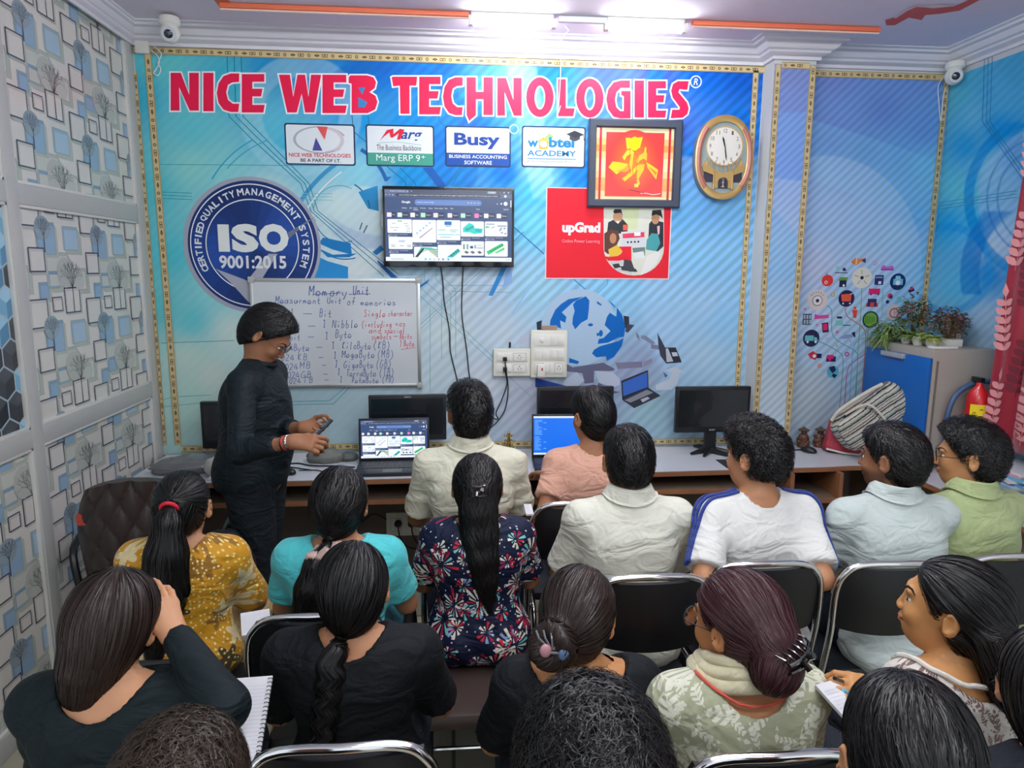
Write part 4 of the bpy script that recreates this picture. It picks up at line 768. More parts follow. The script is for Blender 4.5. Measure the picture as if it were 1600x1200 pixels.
for t, a, y, b, h in (('Single', 568, 495, 603, 11), ('character', 606, 494, 645, 9), ('(including', 565, 511, 612, 10), ('nos', 617, 509, 634, 9), ('and', 576, 520, 596, 9), ('special', 600, 520, 633, 9), ('symbols', 580, 530, 612, 9), ('-', 614, 528, 622, 6), ('8bits', 624, 529, 644, 8), ('1', 624, 541, 629, 9), ('Byte', 630, 541, 648, 9)): scribe(t, a, y, b, h, INR, .003)
p = PY(626, 546, -.0185); q = PY(649, 543, -.0185); d.line([(p[0], p[2]), (q[0], q[2])], .0025, INR, 1)
at_wall('whiteboard', [pan, fr, d.build('marker_writing', PAPER)]+cn, 'white marker board headed Memory Unit with blue and red handwriting', 'whiteboard', base=((x0+x1)/2, 0, z0))

# --- red learning poster
d = Draw(on_back(-.0045), .0003); a = W(853, 434); b = W(1049, 297); x0, z0, x1, z1 = a[0], a[1], b[0], b[1]
U = lambda x, y: (lambda q: (q[0], q[1]))(W(800+x/4., 300+y/4.))      # measured in a four-fold view
d.rect(x0-.006, z0-.006, x1+.006, z1+.004, S(240, 225, 228), 1); d.rect(x0, z0, x1, z1, S(232, 14, 42), 2)
a = U(312, 264); b = U(552, 190); d.text('upGrad', a[0], a[1]-.006, b[0], b[1], WHITE, 3, .05); a = U(312, 322); b = U(548, 298); d.text('Online Power Learning', a[0], a[1], b[0], b[1], S(250, 170, 180), 3)
def up(pts, c, l=4): d.poly([U(*p) for p in pts], c, l)
arc = [(760+188*math.cos(t), 350+172*math.sin(t)) for t in [PI*k/16 for k in range(17)]]
up([(572, 60), (948, 60)]+arc, S(222, 224, 208), 3); up([(700, 60), (800, 60), (780, 230), (690, 230)], S(214, 222, 176), 4)
up([(600, 190), (640, 170), (690, 170), (722, 205), (720, 260), (592, 260)], S(38, 44, 50), 4); d.disc(*U(660, 155), .028, S(200, 150, 115), 5, 16, .034); up([(630, 125), (640, 108), (680, 108), (692, 150), (680, 130), (640, 135)], S(25, 22, 25), 6); up([(645, 185), (672, 182), (662, 200)], WHITE, 6)
up([(855, 200), (870, 180), (900, 178), (945, 190), (945, 340), (905, 375), (850, 300)], S(36, 40, 52), 4); d.disc(*U(895, 165), .024, S(190, 140, 105), 5, 14, .034); up([(870, 150), (875, 115), (930, 112), (940, 170), (925, 150), (900, 140)], S(22, 22, 26), 6); up([(905, 215), (922, 210), (920, 260), (910, 270)], S(240, 190, 200), 5)
up([(575, 260), (610, 235), (660, 240), (672, 290), (650, 340), (600, 390), (576, 370)], S(90, 52, 40), 4); d.disc(*U(630, 290), .02, S(185, 130, 95), 5, 12, .03); up([(600, 360), (655, 330), (690, 370), (660, 400), (610, 405)], S(230, 190, 60), 5)
up([(680, 250), (830, 238), (832, 340), (684, 345)], S(214, 218, 222), 4); up([(690, 262), (825, 250), (826, 282), (691, 290)], S(225, 60, 90), 5); up([(762, 252), (802, 250), (802, 274), (763, 276)], WHITE, 6); up([(692, 205), (718, 205), (718, 240), (692, 240)], S(225, 90, 70), 5)
for k in range(4): d.disc(*U(722+k*22, 314-k), .006, BLACK, 5, 8)
up([(840, 300), (870, 258), (910, 262), (925, 320), (900, 370), (835, 360)], S(70, 160, 165), 5); up([(800, 520), (840, 400), (900, 370), (930, 380), (900, 450), (840, 505)], S(236, 234, 228), 5); up([(750, 350), (830, 345), (830, 400), (760, 400)], S(110, 130, 130), 4); up([(755, 380), (820, 370), (830, 415), (765, 415)], S(232, 232, 232), 5)
up([(572, 400), (600, 430), (745, 430), (745, 340), (655, 342), (685, 380), (660, 400), (600, 405)], S(232, 14, 42), 4); up([(610, 440), (690, 425), (748, 460), (745, 520), (660, 490)], S(205, 205, 205), 4); up([(700, 420), (745, 430), (770, 500), (690, 490)], S(60, 60, 66), 5)
for k in range(5): up([(625+k*26, 452+k*6), (665+k*26, 446+k*8), (680+k*26, 470+k*7), (640+k*22, 478+k*5)], (S(50, 50, 55), S(225, 225, 225))[k % 2], 5)
tag(d.build('wall_poster', PAPER), 'red learning poster with a photo of students at a computer, partly behind the framed picture', 'poster')

# --- framed picture
pf = -.032; a = PY(918, 323, pf); b = PY(1071, 188, pf); x0, x1, z0, z1 = a[0], b[0]-.012, a[2], b[2]; fwd = .045
fr = MB()
pf_ = [(0, -.004), (0, pf), (.008, pf-.004), (fwd-.006, pf-.001), (fwd, pf+.010), (fwd, -.004)]; cr_ = [(x0, z0, 1, 1), (x1, z0, -1, 1), (x1, z1, -1, -1), (x0, z1, 1, -1)]; vv_ = [(a_+sx_1*o_, y_1, b_+sz_1*o_) for a_, b_, sx_1, sz_1 in cr_ for o_, y_1 in pf_]; fr.add(vv_, [(i*6+k, i*6+(k+1) % 6, ((i+1) % 4)*6+(k+1) % 6, ((i+1) % 4)*6+k) for i in range(4) for k in range(6)])
fr = fr.build('picture_frame', angle=20, m=mat('frame_dark_wood', S(52, 60, 78), .35, coat=.2))
d = Draw(on_back(-.012), .0004); V = lambda x, y: (x0+(x1-x0)*(x-40)/870., z1-(z1-z0)*(y-40)/780.); OR = S(230, 62, 60); YE = S(250, 205, 40)
def vp(pts, c, l=3): d.poly([V(*p) for p in pts], c, l)
for k in range(12): vp([(90, 90+k*58), (880, 90+k*58), (880, 148+k*58), (90, 148+k*58)], S(238, int(150+80*abs(math.cos(k*.55))), int(70+110*abs(math.cos(k*.55)))), 1)
for a_, b_ in ((143, 165), (790, 812)): vp([(a_, 95), (b_, 95), (b_, 770), (a_, 770)], S(200, 30, 50), 2)
vp([(205, 150), (750, 150), (745, 720), (205, 720)], OR, 2)
c = V(470, 420)
for k in range(8): d.disc(c[0], c[1], .155-.017*k, S(232+k*2, 62+k*9, 58-k*2), 3+k*.3, 36, .18-.019*k)
for pts, col in (([(385, 200), (430, 198), (440, 290), (400, 300)], YE), ([(500, 195), (545, 190), (520, 290), (490, 270)], YE), ([(358, 370), (400, 310), (440, 300), (470, 330), (430, 345), (400, 360), (380, 400)], S(248, 210, 60)), ([(232, 462), (270, 410), (330, 415), (415, 430), (380, 470), (310, 525)], YE), ([(300, 500), (380, 470), (415, 430), (440, 470), (400, 500)], S(245, 160, 60)),
                 ([(440, 340), (470, 330), (465, 440), (450, 490), (425, 430)], S(250, 195, 60)), ([(360, 560), (400, 535), (440, 500), (500, 440), (540, 440), (470, 520), (420, 560), (390, 585)], YE), ([(490, 400), (520, 350), (570, 320), (590, 330), (590, 400), (560, 380), (520, 400), (505, 430)], S(250, 190, 60)), ([(520, 430), (570, 430), (565, 480), (520, 560), (535, 610), (510, 620), (495, 540)], S(250, 190, 50)),
                 ([(585, 410), (640, 440), (690, 470), (700, 480), (685, 565), (600, 460)], YE), ([(600, 440), (690, 500), (680, 530)], S(240, 130, 50)), ([(480, 605), (520, 602), (518, 635), (480, 636)], S(250, 215, 90)), ([(568, 280), (580, 275), (582, 330), (560, 330)], YE)): vp(pts, col, 6)
c = V(470, 250); d.disc(c[0], c[1], .03, S(252, 215, 10), 7, 20, .038)
for k in range(3): d.line([V(430+k*40, 300+k*30), V(420+k*36, 440+k*20), V(440+k*30, 520+k*30)], .003, S(200, 90, 40), 8)
d.line(curve([V(540, 690), V(600, 690), (V(660, 700)), V(730, 690)]), .004, S(245, 220, 200), 7); d.line(curve([V(430, 660), V(500, 670), V(580, 690)]), .003, S(120, 20, 40), 7)
at_wall('framed_picture', [fr, d.build('painting', mat('painting_print') and vcmat('glazed_print', .12, coat=.6)), MB().box((x0+.02, -.011, z0+.02), (x1-.02, -.005, z1-.02)).build('backing', m_dkpl, smooth=False)], 'dark framed red and gold painting hung over the red poster', 'picture', base=((x0+x1)/2, 0, z0))

# --- oval pendulum clock
c = PY(1129.5, 247, -.04); cx, cz = c[0], c[2]; RW_, RH_ = .168, .232
def sup(n, rw, rh, e=2.0): return [(cx+rw*abs(math.cos(t))**(2/e)*(1 if math.cos(t) >= 0 else -1), cz+rh*abs(math.sin(t))**(2/e)*(1 if math.sin(t) >= 0 else -1)) for t in [2*PI*k/n for k in range(n)]]
bk = MB().prism(sup(48, RW_, RH_, 2.25), .045, lambda u, v, w_: (u, -.003-w_, v)).build('case', mat('clock_grey_case', S(120, 118, 120), .4), bevel=.004)
def ringm(rw0, rh0, rw1, rh1, y0, y1, a0=0, a1=360, n=48):
    mb = MB(); vs = []; fs = []; m = n+1
    for k in range(m):
        t = math.radians(a0+(a1-a0)*k/n)
        for (rw, rh, y) in ((rw1, rh1, y0), (rw1, rh1, y1), ((rw0+rw1)/2, (rh0+rh1)/2, y1-.006), (rw0, rh0, y1), (rw0, rh0, y0)):
            e = 2/2.2; C_, S_ = math.cos(t), math.sin(t); vs.append((cx+rw*abs(C_)**e*(1 if C_ >= 0 else -1), y, cz+rh*abs(S_)**e*(1 if S_ >= 0 else -1)))
    for k in range(n):
        for j in range(5): fs.append((k*5+j, k*5+(j+1) % 5, (k+1)*5+(j+1) % 5, (k+1)*5+j))
    return mb.add(vs, fs)
m_gold = mat('clock_gold', S(206, 170, 108), .3, .55); m_rose = mat('clock_rose_wood', S(176, 112, 96), .4); m_mute = mat('clock_dial_field', S(150, 168, 172), .4)
rim = ringm(RW_*.8, RH_*.84, RW_, RH_, -.04, -.062).build('gold_rim', m_gold)
pn = [ringm(RW_*.82, RH_*.86, RW_*.97, RH_*.975, -.05, -.068, a, b, 16).build('side_panel', m_rose) for a, b in ((-48, 48), (132, 228))]
fld = MB().prism(sup(40, RW_*.82, RH_*.86, 2.2), .004, lambda u, v, w_: (u, -.046-w_, v)).build('inner_field', m_mute)
dz = cz+.062; DR = .108
dial = MB().prism([(cx+DR*math.cos(2*PI*k/40), dz+DR*math.sin(2*PI*k/40)) for k in range(40)], .008, lambda u, v, w_: (u, -.05-w_, v)).build('dial', mat('dial_white', S(228, 224, 216), .4))
dr = Draw(on_back(-.0585), .0003); dr.ring(cx, dz, DR*.95, DR*1.01, S(200, 168, 110), 1)
for h in range(1, 13): t = math.radians(90-30*h); x, y = cx+DR*.78*math.cos(t), dz+DR*.78*math.sin(t); w_ = .008 if h < 10 else .015; dr.text(str(h), x-w_*.7, y-.011, x+w_*.7, y+.011, S(90, 84, 80), 2)
num = dr.build('numerals', PAPER); hd = []
for a, L, w_, y in ((90-344, .056, .007, -.061), (90-171, .082, .005, -.063)):
    t = math.radians(a); u = Vector((math.cos(t), 0, math.sin(t))); v_ = Vector((-math.sin(t), 0, math.cos(t))); O = Vector((cx, y, dz))
    pts = [(-.012, 0), (0, w_/2), (L*.7, w_*.7), (L, 0), (L*.7, -w_*.7), (0, -w_/2)]
    hd.append(MB().prism(pts, .0012, lambda p, q_, r_: tuple(O+u*p+v_*q_+Vector((0, -r_, 0)))).build('hour_hand' if L < .06 else 'minute_hand', m_dkpl))
mz = MB()   # the little gilt gatehouse under the dial
mz.prism([(cx-.125, cz-.055), (cx-.10, cz-.01), (cx-.085, cz-.04), (cx-.06, cz-.065), (cx, cz-.085), (cx+.06, cz-.065), (cx+.085, cz-.04), (cx+.10, cz-.01), (cx+.125, cz-.055), (cx+.12, cz-.075), (cx+.05, cz-.10), (cx+.05, cz-.17), (cx+.03, cz-.17), (cx+.03, cz-.13), (cx+.018, cz-.112), (cx, cz-.108), (cx-.018, cz-.112), (cx-.03, cz-.13), (cx-.03, cz-.17), (cx-.05, cz-.17), (cx-.05, cz-.10), (cx-.12, cz-.075)], .012, lambda u, v, w_: (u, -.05-w_, v))
for k in range(9): mz.box((cx-.1+k*.025-.002, -.066, cz-.075+abs(k-4)*.01-.01), (cx-.1+k*.025+.002, -.06, cz-.04+abs(k-4)*.01))
for s in (-1, 1): mz.lathe([(.006, 0), (.005, .09), (.008, .1)], (cx+s*.055, -.06, cz-.175), 10)
mz = mz.build('gilt_gatehouse', m_gold); dk = MB()
for s in (-1, 1): dk.box((cx+s*.085-.028, -.054, cz-.135), (cx+s*.085+.028, -.05, cz-.08))
dk.box((cx-.03, -.054, cz-.17), (cx+.03, -.05, cz-.115)); dk = dk.build('dark_openings', mat('clock_dark', S(56, 52, 66), .4), smooth=False)
pdm = MB().lathe([(.012, 0), (.009, .006), (.003, .012), (.004, .02), (.009, .024), (.005, .03), (.003, .038), (.012, .042), (.002, .046)], (cx, -.062, cz-.165), 12).build('figure_pendulum', mat('clock_silver', S(206, 200, 186), .3, .6))
at_wall('wall_clock', [bk, rim, fld, dial, num, mz, dk, pdm]+pn+hd, 'oval gold and rose wooden pendulum clock on the wall', 'clock', base=(cx, 0, cz-RH_))

# --- switch boards
def switchboard(P0, P1, rows, label, y=-.035):
    a = PY(P0[0], P1[1], y); b = PY(P1[0], P0[1], y); x0, z0, x1, z1 = a[0], a[2], b[0], b[2]; parts = []
    parts.append(MB().box((x0, y, z0), (x1, -.012, z1), bev=.005).build('plate', mat('switch_ivory', S(226, 224, 208), .35)))
    bx = MB().box((x0+.008, -.014, z0+.008), (x1-.008, -.003, z1-.008)).build('back_box', m_dkpl); parts.append(bx); H = (z1-z0-.03)/len(rows)
    for j, row in enumerate(rows):
        zc_ = z1-.015-H*(j+.5); Wd = (x1-x0-.04)/len(row); parts.append(MB().box((x0+.016, y-.004, zc_-H*.42), (x1-.016, y, zc_+H*.42), bev=.002).build('module_strip', m_white))
        for i, k in enumerate(row):
            xc = x0+.02+Wd*(i+.5)
            if k == 's':
                for s in (-.5, .5): parts.append(MB().box((xc+s*Wd*.46-Wd*.2, y-.009, zc_-H*.3), (xc+s*Wd*.46+Wd*.2, y-.003, zc_+H*.3), bev=.002).build('switch', m_white))
            elif k == 'o':
                dd = Draw(on_back(y-.0045), .0004); dd.line([(xc-Wd*.42, zc_-H*.36), (xc+Wd*.42, zc_-H*.36), (xc+Wd*.42, zc_+H*.36), (xc-Wd*.42, zc_+H*.36)], .0015, S(120, 120, 112), 1, closed=True)
                for dx, dz_, r_ in ((0, .010, .0035), (-.009, -.002, .0028), (.009, -.002, .0028), (-.006, -.012, .002), (.006, -.012, .002)): dd.disc(xc+dx, zc_+dz_, r_, S(60, 50, 45), 2, 10)
                parts.append(dd.build('socket', PAPER))
            elif k == 'r': 
                parts.append(MB().lathe([(.014, 0), (.012, .012), (.004, .013)], (0, 0, 0), 14).build('dial_knob', m_white)); q = parts[-1]; q.rotation_euler = (PI/2, 0, 0); q.location = (xc, y-.003, zc_); bpy.context.view_layer.update()
    return at_wall('switch_board', parts, label, 'switch board', base=((x0+x1)/2, 0, z0)), (x0, z0, x1, z1)
r, g2 = switchboard((829, 516), (887, 590), ['rs', 'ss', 'oso'], 'tall ivory switch board with rotary knob in front of the printed globe')
r, g1 = switchboard((771, 545), (829, 588), ['so', 'so'], 'low ivory switch board with two sockets beside the taller one')
tag(MB().box((g2[0]+.065, -.03, g2[3]+.002), (g2[0]+.155, -.004, g2[3]+.026), bev=.003).build('paper_strip', mat('brown_strip', S(168, 140, 126), .7)), 'small brown block on top of the tall switch board', 'label strip')
a = PY(845, 580, -.05); r = empty('plug_adaptor', (a[0], -.04, a[2]-.03), 0, 'white plug adaptor with a red light in the tall switch board', 'plug adaptor'); MB().box((-.022, -.04, 0), (.022, -.0015, .07), bev=.006).build('body', m_white, r); MB().ell((.004, -.041, .045), (.005, .002, .009), 10).build('red_light', mat('red_light', S(200, 30, 40), .3), r); MB().box((-.02, -.036, -.006), (.02, -.01, .002), bev=.002).build('pink_base', mat('pink', S(230, 160, 160), .4), r)
for k, (px_, py_) in enumerate(((789, 561), (789, 577))):
    a = PY(px_, py_, -.05); tag(MB().box((a[0]-.012, -.062, a[2]-.012), (a[0]+.012, -.0405, a[2]+.012), bev=.004).build('plug', m_dkpl), 'black plug in the %s socket of the low switch board' % ('upper', 'lower')[k], 'plug')
a = PY(797, 538, -.03); tag(MB().tube([(a[0], -.02, a[2]-.02), (a[0], -.02, a[2]+.012)], .006, 8).build('plug_pin', m_dkpl), 'small black stub on top of the low switch board', 'plug')
cord([PY(789, 563, -.06), PY(791, 580, -.06), PY(794, 610, -.03), PY(789, 640, -.03), PY(776, 660, -.03), PY(762, 672, -.05), PY(750, 690, -.08)], 'black cord looping down from the low switch board, the outer of two'); cord([PY(789, 579, -.06), PY(792, 600, -.045), PY(784, 625, -.04), PY(775, 645, -.04), PY(778, 655, -.04), PY(764, 652, -.04)], 'black cord looping down from the low switch board, the inner of two')
r, g3 = switchboard((604, 800), (672, 838), ['oso'], 'grimy socket plate low on the wall under the desk')
for k, px_ in enumerate((622, 643)):
    a = PY(px_, 818, -.06); rr = empty('plug', (a[0], -.045, a[2]), 0, 'black round plug under the desk, the %s of two' % ('left', 'right')[k], 'plug'); MB().ell((0, -.018, 0), (.022, .02, .024), 12).build('body', m_dkpl, rr)
    cord([(a[0], -.07, a[2]-.01), (a[0]+.01, -.08, a[2]-.07), (a[0]+.05, -.07, a[2]-.14), (a[0]+.13, -.05, a[2]-.17)], 'black cord drooping from the %s plug under the desk' % ('left', 'right')[k], .004)
cord([PY(605, 812, -.03), PY(585, 803, -.05), PY(570, 812, -.06), PY(560, 822, -.05)], 'dark cable stub reaching left from the socket plate under the desk', .004)

# ================================================================ the long desk
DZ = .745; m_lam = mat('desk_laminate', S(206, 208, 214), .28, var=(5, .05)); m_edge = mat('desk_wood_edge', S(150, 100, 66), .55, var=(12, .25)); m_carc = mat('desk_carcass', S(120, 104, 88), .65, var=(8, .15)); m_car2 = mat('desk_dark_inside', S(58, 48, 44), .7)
front = curve([(2.10, -.50), (2.22, -.485), (2.32, -.50), (2.39, -.57), (2.42, -.70), (2.43, -.85)], 5)
outl = [(XL+.02, -.575), (0, -.56), (1.2, -.53)]+front+[(2.43, -1.5), (XR-.01, -1.5), (XR-.01, -.02), (XL+.02, -.02)]
desk = empty('computer_desk', (.6, -.3, 0), 0, 'long built-in desk with white top and worn wooden edge along the wall', 'desk'); bpy.context.view_layer.update()
child(MB().prism(outl, .004, lambda u, v, w_: (u, v, DZ-.004+w_)).build('desktop', m_lam, smooth=False), desk)
child(MB().prism(outl, .026, lambda u, v, w_: (u, v, DZ-.030+w_)).build('edge_band', m_edge, smooth=False), desk)
def lp_(y0, x): return -.555+.03*max(0, x)/1.2*1.0
def dbox(a, b, m, name, bev=0): child(MB().box(a, b, bev=bev).build(name, m, smooth=False), desk)
for x0, x1, z in ((-1.6, -.03, .62), (-.03, .93, .60), (.95, 1.62, .64), (1.64, 2.14, .57)):
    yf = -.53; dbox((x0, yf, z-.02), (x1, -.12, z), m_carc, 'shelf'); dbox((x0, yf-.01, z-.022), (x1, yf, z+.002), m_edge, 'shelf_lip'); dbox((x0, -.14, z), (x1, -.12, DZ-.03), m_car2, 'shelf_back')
for x, zb in ((-1.6, 0), (-.62, .0), (-.03, .60), (.94, .57), (1.63, .55), (1.86, .57), (2.14, .55)): dbox((x-.011, -.535, zb), (x+.011, -.12 if zb else -.03, DZ-.03), m_edge if zb else m_carc, 'divider')
dbox((2.13, -.50, 0), (2.15, -.05, .56), m_carc, 'side_panel'); dbox((2.5, -1.45, 0), (2.52, -.05, DZ-.03), m_carc, 'side_panel'); dbox((.5, -.3, 0), (.52, -.02, .6), m_carc, 'side_panel')

# ---------------------------------------------------------------- computers
def stand_box(c, w_, h, dpt, tilt=0): pass
def monitor(pl_, pr_, ptop, pbot, y, label, rz=0, stand=True, logo=None, tilt=0, group='black monitors on the desk'):
    a = PY(pl_, pbot, y); b = PY(pr_, ptop, y); wd = b[0]-a[0]; x = (a[0]+b[0])/2; z0, z1 = a[2], b[2]
    r = empty('monitor', (x, y+.02, DZ), rz, label, 'monitor', group); h = z1-z0; zb = z0-DZ
    b_ = MB().box((-wd/2, -.014, zb), (wd/2, .02, zb+h), bev=.006); b_.box((-wd*.3, .018, zb+h*.15), (wd*.3, .045, zb+h*.8), bev=.012); b_.build('casing', m_dkpl, r)
    MB().box((-wd/2+.018, -.0165, zb+.035), (wd/2-.018, -.013, zb+h-.02)).build('screen', mat('dark_screen', S(24, 28, 34), .16, coat=.3), r, smooth=False)
    if logo: dd = Draw(lambda u, v, o: (u, -.0145-o, v)); dd.text(logo, -.018, zb+.012 if logo != 'ZEBION' else zb+h-.015, .018, zb+.021 if logo != 'ZEBION' else zb+h-.007, S(200, 205, 210), 1); dd.build('badge', PAPER, r)
    if stand:
        MB().box((-.035, .0, .01), (.035, .03, zb+.04), bev=.008).build('neck', m_dkpl, r); s = MB()
        for ang in (205, 240, 300, 335, 70, 110): t = math.radians(ang); s.tube([(0, .02, .022), (.08*math.cos(t), .02+.08*math.sin(t), .016), (.14*math.cos(t), .02+.14*math.sin(t)*.9, .008)], [.02, .014, .008], 8)
        s.ell((0, .02, .016), (.05, .05, .016), 16); s.build('star_base', m_dkpl, r)
    else: MB().box((-.1, -.02, 0), (.1, .08, .012), bev=.004).build('base', m_dkpl, r); MB().box((-.03, .02, .01), (.03, .035, zb+.06), bev=.005).build('neck', m_dkpl, r)
    return r
monitor(316, 443, 627, 702, -.16, 'black monitor behind the standing teacher', stand=False)
monitor(577, 697, 617, 690, -.20, 'black monitor standing behind the large open laptop', rz=.05, stand=False, logo='ZEBION')
monitor(839, 960, 604, 680, -.15, 'black monitor behind the small laptop with the blue screen', stand=False)
monitor(1055, 1175, 604, 677, -.20, 'black monitor with star-shaped foot on the empty stretch of desk', logo='acer')
def laptop(x, y, rz, wd, dp, hh, lean, label, draw, mc):
    r = empty('laptop', (x, y, DZ), rz, label, 'laptop')
    MB().box((-wd/2, -dp/2, .002), (wd/2, dp/2, .02), bev=.005).build('base', mc, r); k = MB()
    for j in range(5):
        for i in range(14): k.box((-wd*.45+i*wd*.064, dp*.38-j*dp*.105-dp*.08, .02), (-wd*.45+i*wd*.064+wd*.054, dp*.38-j*dp*.105, .0225))
    k.build('keyboard', mat('keycaps', S(34, 36, 44), .4), r, smooth=False)
    MB().box((-wd*.13, -dp*.44, .0195), (wd*.13, -dp*.2, .0206)).build('touchpad', mat('touchpad', S(48, 50, 58), .3), r, smooth=False)
    sc_ = MB().box((-wd/2, -.004, 0), (wd/2, .004, hh), bev=.003).build('lid', mc, r); sc_.location = (0, dp/2, .018); sc_.rotation_euler = (-lean, 0, 0)
    d = Draw(lambda u, v, o: (u, -.0045-o, v), .0002); draw(d, lambda x_, y_: (-wd*.47+wd*.94*x_/1440, hh*.95-hh*.88*y_/835)); s = d.build('screen', SCREEN, sc_)
    return r
laptop((PY(614, 700, -.4)[0]), -.41, .02, .385, .25, .235, .12, 'large dark laptop on the desk showing picture search results, beside the teacher', lambda d, T: web_page(d, T, False), mat('laptop_dark', S(30, 34, 46), .4))
def term(d, T):
    def r(x0, y0, x1, y1, c, l=1): a = T(x0, y1); b = T(x1, y0); d.rect(a[0], a[1], b[0], b[1], c, l)
    r(0, 0, 1440, 835, S(12, 110, 236), 0); r(0, 0, 1440, 30, S(232, 240, 250), 1); r(0, 30, 1440, 44, S(150, 190, 240), 1); r(0, 795, 1440, 835, S(216, 232, 250), 1)
    rr = random.Random(2)
    for k in range(24):
        if k == 12: continue
        r(30, 80+k*28, 30+rr.randint(80, 190), 90+k*28, S(120, 190, 250), 2)
        if k % 5 == 2: r(250, 80+k*28, 320, 90+k*28, S(150, 205, 250), 2)
laptop(.62, -.40, -.04, .345, .235, .245, .15, 'small laptop with a bright blue screen in front of the peach-shirted student', term, mat('laptop_black', S(20, 24, 28), .4))

# ---------------------------------------------------------------- clutter on the desk
def lump(name, c, r, m, label, cat, seed=0, n=24, amp=.25, freq=3.0, flat=True, parent=None, rz=0):
    """crumpled soft body resting on the desk: noise displaced ellipsoid with a flat base"""
    mb = MB().ell((0, 0, 0), (1, 1, 1), n); rr = np.random.RandomState(seed); K = rr.randn(7, 3)*freq; ph = rr.rand(7)*6.3
    V_ = np.array(mb.v); s = sum(np.abs(np.sin(V_ @ K[i]+ph[i])) for i in range(7))/7-.6; V_ = V_*(1+amp*s[:, None])*np.array(r)
    if flat: V_[:, 2] = np.maximum(V_[:, 2], -r[2]*.55)+r[2]*.55
    ca, sa = math.cos(rz), math.sin(rz); V_[:, :2] = np.stack([V_[:, 0]*ca-V_[:, 1]*sa, V_[:, 0]*sa+V_[:, 1]*ca], 1)
    mb.v = [tuple(q) for q in V_]; o = mb.build(name, m, parent, angle=80); 
    if parent is None: o.location = c
    if label: tag(o, label, cat)
    return o
m_plas = mat('clear_grey_plastic', S(104, 106, 108), .18, coat=.6, var=(20, .35)); m_bag = mat('milky_bag', S(196, 196, 186), .3, coat=.3, var=(14, .12))
lump('wrapped_bundle', (-1.34, -.33, DZ), (.23, .10, .055), m_plas, 'dark bundle wrapped in clear plastic at the left end of the desk', 'bundle', 3, 36, .35, 5, rz=.35)
lump('plastic_bag', (-1.20, -.44, DZ+.01), (.075, .07, .06), m_bag, 'small milky plastic bag on the papers beside the teacher', 'bag', 5, 24, .3, 4)
for k, (dx, dy, a) in enumerate(((0, 0, .1), (.015, -.012, -.06), (-.01, .008, .2))):
    o = MB().box((-.085, -.12, 0), (.085, .12, .003)).build('paper_sheaf', mat('paper_white', S(222, 228, 234), .7), smooth=False); o.location = (-1.155+dx, -.42+dy, DZ+.001+k*.0035); o.rotation_euler = (0, 0, a)
    tag(o, 'pale papers on the desk left of the teacher, %s of three' % ('bottom', 'middle', 'top')[k], 'papers', 'papers beside the teacher')
r = empty('marker_pen', (-1.165, -.50, DZ+.02), .9, 'white marker pen with a red cap on the papers', 'pen'); MB().tube([(-.05, 0, 0), (.02, 0, 0)], .007, 10).build('barrel', m_white, r); MB().tube([(.02, 0, 0), (.055, 0, 0)], .0085, 10).build('cap', mat('red_cap', S(220, 40, 50), .35), r)
lump('cloth_pouch', (-.70, -.22, DZ), (.10, .06, .05), mat('grey_pouch', S(110, 112, 106), .6, var=(20, .3)), 'crumpled grey pouch among the cables on the desk', 'pouch', 8, 30, .35, 4)
lump('cloth_pouch', (-.58, -.19, DZ), (.06, .05, .03), mat('grey_pouch2', S(84, 88, 86), .6, var=(20, .3)), 'small dark grey pouch behind the large laptop', 'pouch', 9, 24, .35, 4)
def mouse(x, y, rz, label, r_=1.0): 
    r = empty('mouse', (x, y, DZ), rz, label, 'computer mouse'); mb = MB().ell((0, 0, .012), (.03*r_, .052*r_, .024*r_), 20); mb.v = [(a, b, max(c, .001)) for a, b, c in mb.v]; mb.build('shell', m_dkpl, r); MB().tube([(0, .022*r_, .033*r_), (0, .036*r_, .029*r_)], .003, 8).build('wheel', m_steel, r); return r
mouse(-.855, -.45, 1.1, 'black mouse on the desk between the teacher and the large laptop'); mouse(2.12, -.20, .5, 'black mouse with coiled cable beside the brown figurines')
cord([(-.80, -.43, DZ+.012), (-.72, -.40, DZ+.004), (-.66, -.44, DZ+.004), (-.58, -.46, DZ+.004), (-.5, -.4, DZ+.004)], 'black mouse cable on the desk left of the large laptop', .003)
cord([(-.95, -.3, DZ+.004), (-.85, -.26, DZ+.004), (-.78, -.30, DZ+.004), (-.72, -.34, DZ+.01), (-.62, -.33, DZ+.004), (-.52, -.36, DZ+.004)], 'black power cable curling across the desk by the pouch', .0045)
cord([(-1.0, -.34, DZ+.004), (-.88, -.33, DZ+.004), (-.74, -.4, DZ+.004)], 'thin dark cable on the desk by the teacher', .0035)
cord([(-.12, -.3, DZ+.004), (-.05, -.25, DZ+.004), (.02, -.33, DZ+.004), (.08, -.22, DZ+.006), (.15, -.15, DZ+.004)], 'black cable on the desk right of the large laptop', .0045)
lump('power_adaptor', (-.02, -.36, DZ), (.05, .03, .02), m_dkpl, 'black power adaptor beside the large laptop', 'power adaptor', 1, 16, .05, 1)
cord([(2.10, -.15, DZ+.004), (2.02, -.16, DZ+.004), (1.98, -.13, DZ+.004), (2.02, -.10, DZ+.006), (2.06, -.14, DZ+.01), (2.0, -.17, DZ+.012), (1.96, -.12, DZ+.004)], 'coiled black mouse cable beside the brown figurines', .0035)
cord([(1.15, -.14, DZ+.004), (1.07, -.10, DZ+.004), (1.01, -.16, DZ+.004), (.95, -.12, DZ+.004)], 'black cable end on the desk left of the star-footed monitor', .0035)
cord([(1.66, -.12, DZ+.004), (1.74, -.10, DZ+.004), (1.80, -.18, DZ+.004), (1.86, -.24, DZ+.004)], 'black cable running right from the star-footed monitor', .0035)
